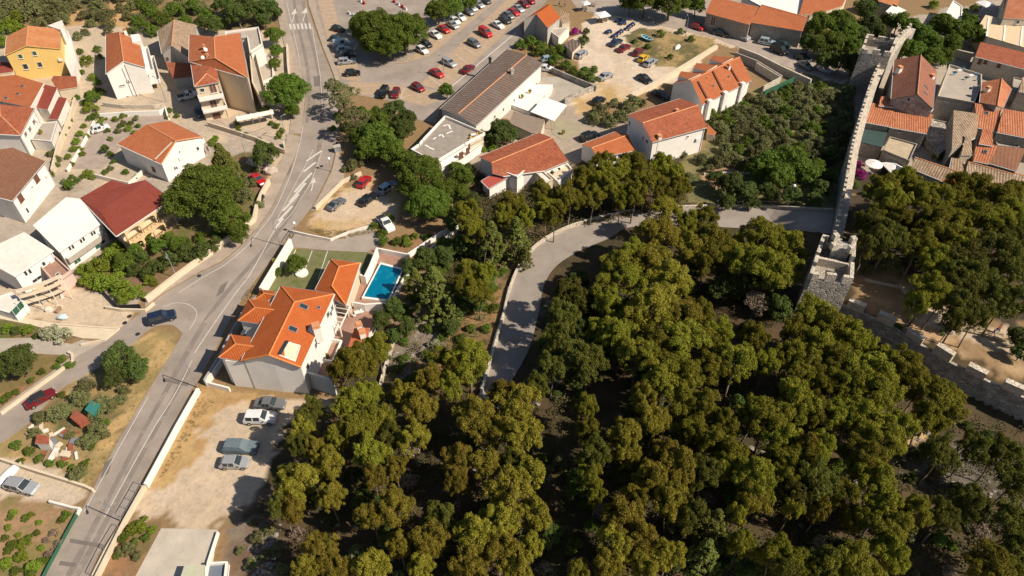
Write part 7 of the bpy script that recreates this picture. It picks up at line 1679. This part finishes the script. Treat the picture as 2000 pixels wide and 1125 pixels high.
# people on the footpath
def person(px, py, dx, dy, label, shirt, trousers, s=1.0):
    p = atg(px, py); t = thing('person', label, 'person', p, heading(px,py,dx,dy))
    vs = [(0,0,.95),(0,0,1.15),(0,0,1.38),(0,0,1.5),(.02,0,1.66),(.0,.1,.9),(.18,.11,.5),(.10,.11,.08),(.2,.11,.05),(.0,-.1,.9),(-.1,-.11,.5),(-.32,-.11,.12),(-.22,-.11,.05),(0,.2,1.38),(-.12,.26,1.12),(-.02,.26,.88),(0,-.2,1.38),(.1,-.26,1.12),(.22,-.26,.92)]
    es = [(0,1),(1,2),(2,3),(3,4),(0,5),(5,6),(6,7),(7,8),(0,9),(9,10),(10,11),(11,12),(2,13),(13,14),(14,15),(2,16),(16,17),(17,18)]
    rr = [.14,.13,.15,.06,.105,.1,.07,.05,.045,.1,.07,.05,.045,.06,.05,.04,.06,.05,.04]
    me_ = bpy.data.meshes.new('body'); me_.from_pydata(vs, es, []); o = bpy.data.objects.new('body', me_); COL.objects.link(o)
    o.modifiers.new('s','SKIN'); 
    for i, v in enumerate(me_.skin_vertices[0].data) if me_.skin_vertices else []: v.radius = (rr[i], rr[i])
    if me_.skin_vertices: me_.skin_vertices[0].data[0].use_root = True
    m2 = o.modifiers.new('u','SUBSURF'); m2.levels = 1; m2.render_levels = 1
    me_.materials.append(M('skin', (.42,.25,.17), .05, 2, .7, 9, 0)); o.parent = t
    g_ = MB(); g_.blob((0,0,1.2),(.18,.24,.3),1,12,8,.03); g_.build('shirt', shirt, t, True, org=1)
    g_ = MB(); g_.blob((0,0,.88),(.17,.2,.2),2,12,8,.03); g_.tube((0,.1,.9),(.17,.11,.5),.12,.09,8); g_.tube((0,-.1,.9),(-.1,-.11,.5),.12,.09,8); g_.build('trousers', trousers, t, True, org=1)
    g_ = MB(); g_.blob((-.02,0,1.72),(.12,.11,.1),2,10,6,.05); g_.build('hair', DARK, t, True, org=1)
RS = M('red_cloth',(.4,.03,.03),.1,2,.9,9,0); BS = M('blue_cloth',(.05,.09,.25),.1,2,.9,9,0); WS = M('white_cloth',(.7,.7,.68),.1,2,.9,9,0)
person(1946,650,10,8,'walker in a red top on the footpath inside the rampart', RS, BS)
person(1937,656,-10,-6,'walker in a blue top on the footpath inside the rampart', BS, WS)
person(1103,14,8,4,'person in a red top by the lane at the top edge', RS, BS)
person(1092,12,8,4,'person in dark clothes by the lane at the top edge', BS, DARK)

# ================================================================== SMALL THINGS ON TERRACES AND WALLS
def on_roof_box(name, label, cat, px, py, z, d, mat, rz=0, group=None, legs=False):
    p = at(px, py, z); t = thing(name, label, cat, p, rz, group); mb = MB()
    if legs:
        mb.box((0,0,d[2]-.05), (d[0],d[1],.05)); mb.build('table_top', mat, t, org=1)
        for sx in (-1,1):
            for sy in (-1,1): mb = MB(); mb.box((sx*d[0]*.42,sy*d[1]*.42,0), (.05,.05,d[2]-.05)); mb.build('leg', mat, t, org=1)
    else: mb.box((0,0,0), d, taper=.94); mb.build('body', mat, t, org=1)
for x, y, z, l in ((1872,142,4.9,'white table on the furnished roof terrace, left'),(1895,152,4.9,'white table on the furnished roof terrace, right'),(925,268,3.1,'table on the cream balcony terrace beside the hall'),(1085,338,2.2,'table on the white balcony by the pines'),(700,615,.1,'white table on the villa terrace')):
    on_roof_box('terrace_table', l, 'table', x, y, z, (1.1,.8,.72), FRAME, .4, None, True)
def terrace_chair(px, py, z, rz, m, label, group):
    t = thing('terrace_chair', label, 'chair', at(px, py, z), rz, group)
    mb = MB(); mb.box((0,0,.42), (.48,.46,.05)); mb.build('seat', m, t, org=1)
    mb = MB(); mb.box((-.22,0,.47), (.05,.44,.45)); mb.build('backrest', m, t, org=1)
    for sx in (-1,1):
        for sy in (-1,1): mb = MB(); mb.box((sx*.2,sy*.19,0), (.04,.04,.42)); mb.build('leg', m, t, org=1)
CY = paint('chair_yellow', (.65,.42,.05), 0); CB = paint('chair_blue', (.05,.22,.38), 0)
_c = [(918,272,3.1),(931,265,3.1),(938,262,3.1),(921,265,3.1)]
for (x, y, z), w in zip(_c, place_words(_c)): terrace_chair(x, y, z, rnd.uniform(0,6), CY, 'yellow chair on the cream balcony beside the hall'+w, 'yellow balcony chairs')
_c = [(1862,147,4.9),(1880,138,4.9),(1885,156,4.9),(1904,148,4.9),(1908,158,4.9)]
for (x, y, z), w in zip(_c, place_words(_c)): terrace_chair(x, y, z, rnd.uniform(0,6), CB, 'blue chair on the old town roof terrace'+w, 'blue roof terrace chairs')
_c = [(1078,342,2.2),(1092,334,2.2),(693,620,.1),(708,612,.1)]
for (x, y, z), w in zip(_c[:2], place_words(_c[:2])): terrace_chair(x, y, z, rnd.uniform(0,6), DARK, 'dark chair on the white balcony by the pines'+w, 'dark balcony chairs')
for (x, y, z), w in zip(_c[2:], place_words(_c[2:])): terrace_chair(x, y, z, rnd.uniform(0,6), FRAME, 'white chair on the villa terrace'+w, 'white villa chairs')
_c = [(1020,192,1.0),(1035,182,1.0),(1048,230,.1),(1100,262,.1),(120,240,.1),(82,262,2.5),(330,232,.1),(300,262,.1),(640,700,.1),(655,715,.1),(1700,300,.1),(1716,332,.1)]
for (x, y, z), w in zip(_c, place_words(_c)):
    t = thing('flower_pot', 'terracotta flower pot with a small plant'+w, 'flower pot', at(x, y, z), 0, 'terracotta flower pots')
    mb = MB(); mb.tube((0,0,0),(0,0,.45),.22,.32,10); mb.build('pot', CAP, t, org=1); mb = MB(); mb.blob((0,0,.7),(.42,.42,.35),int(x),9,6,.3); mb.build('plant', BRIGHT, t, org=1)
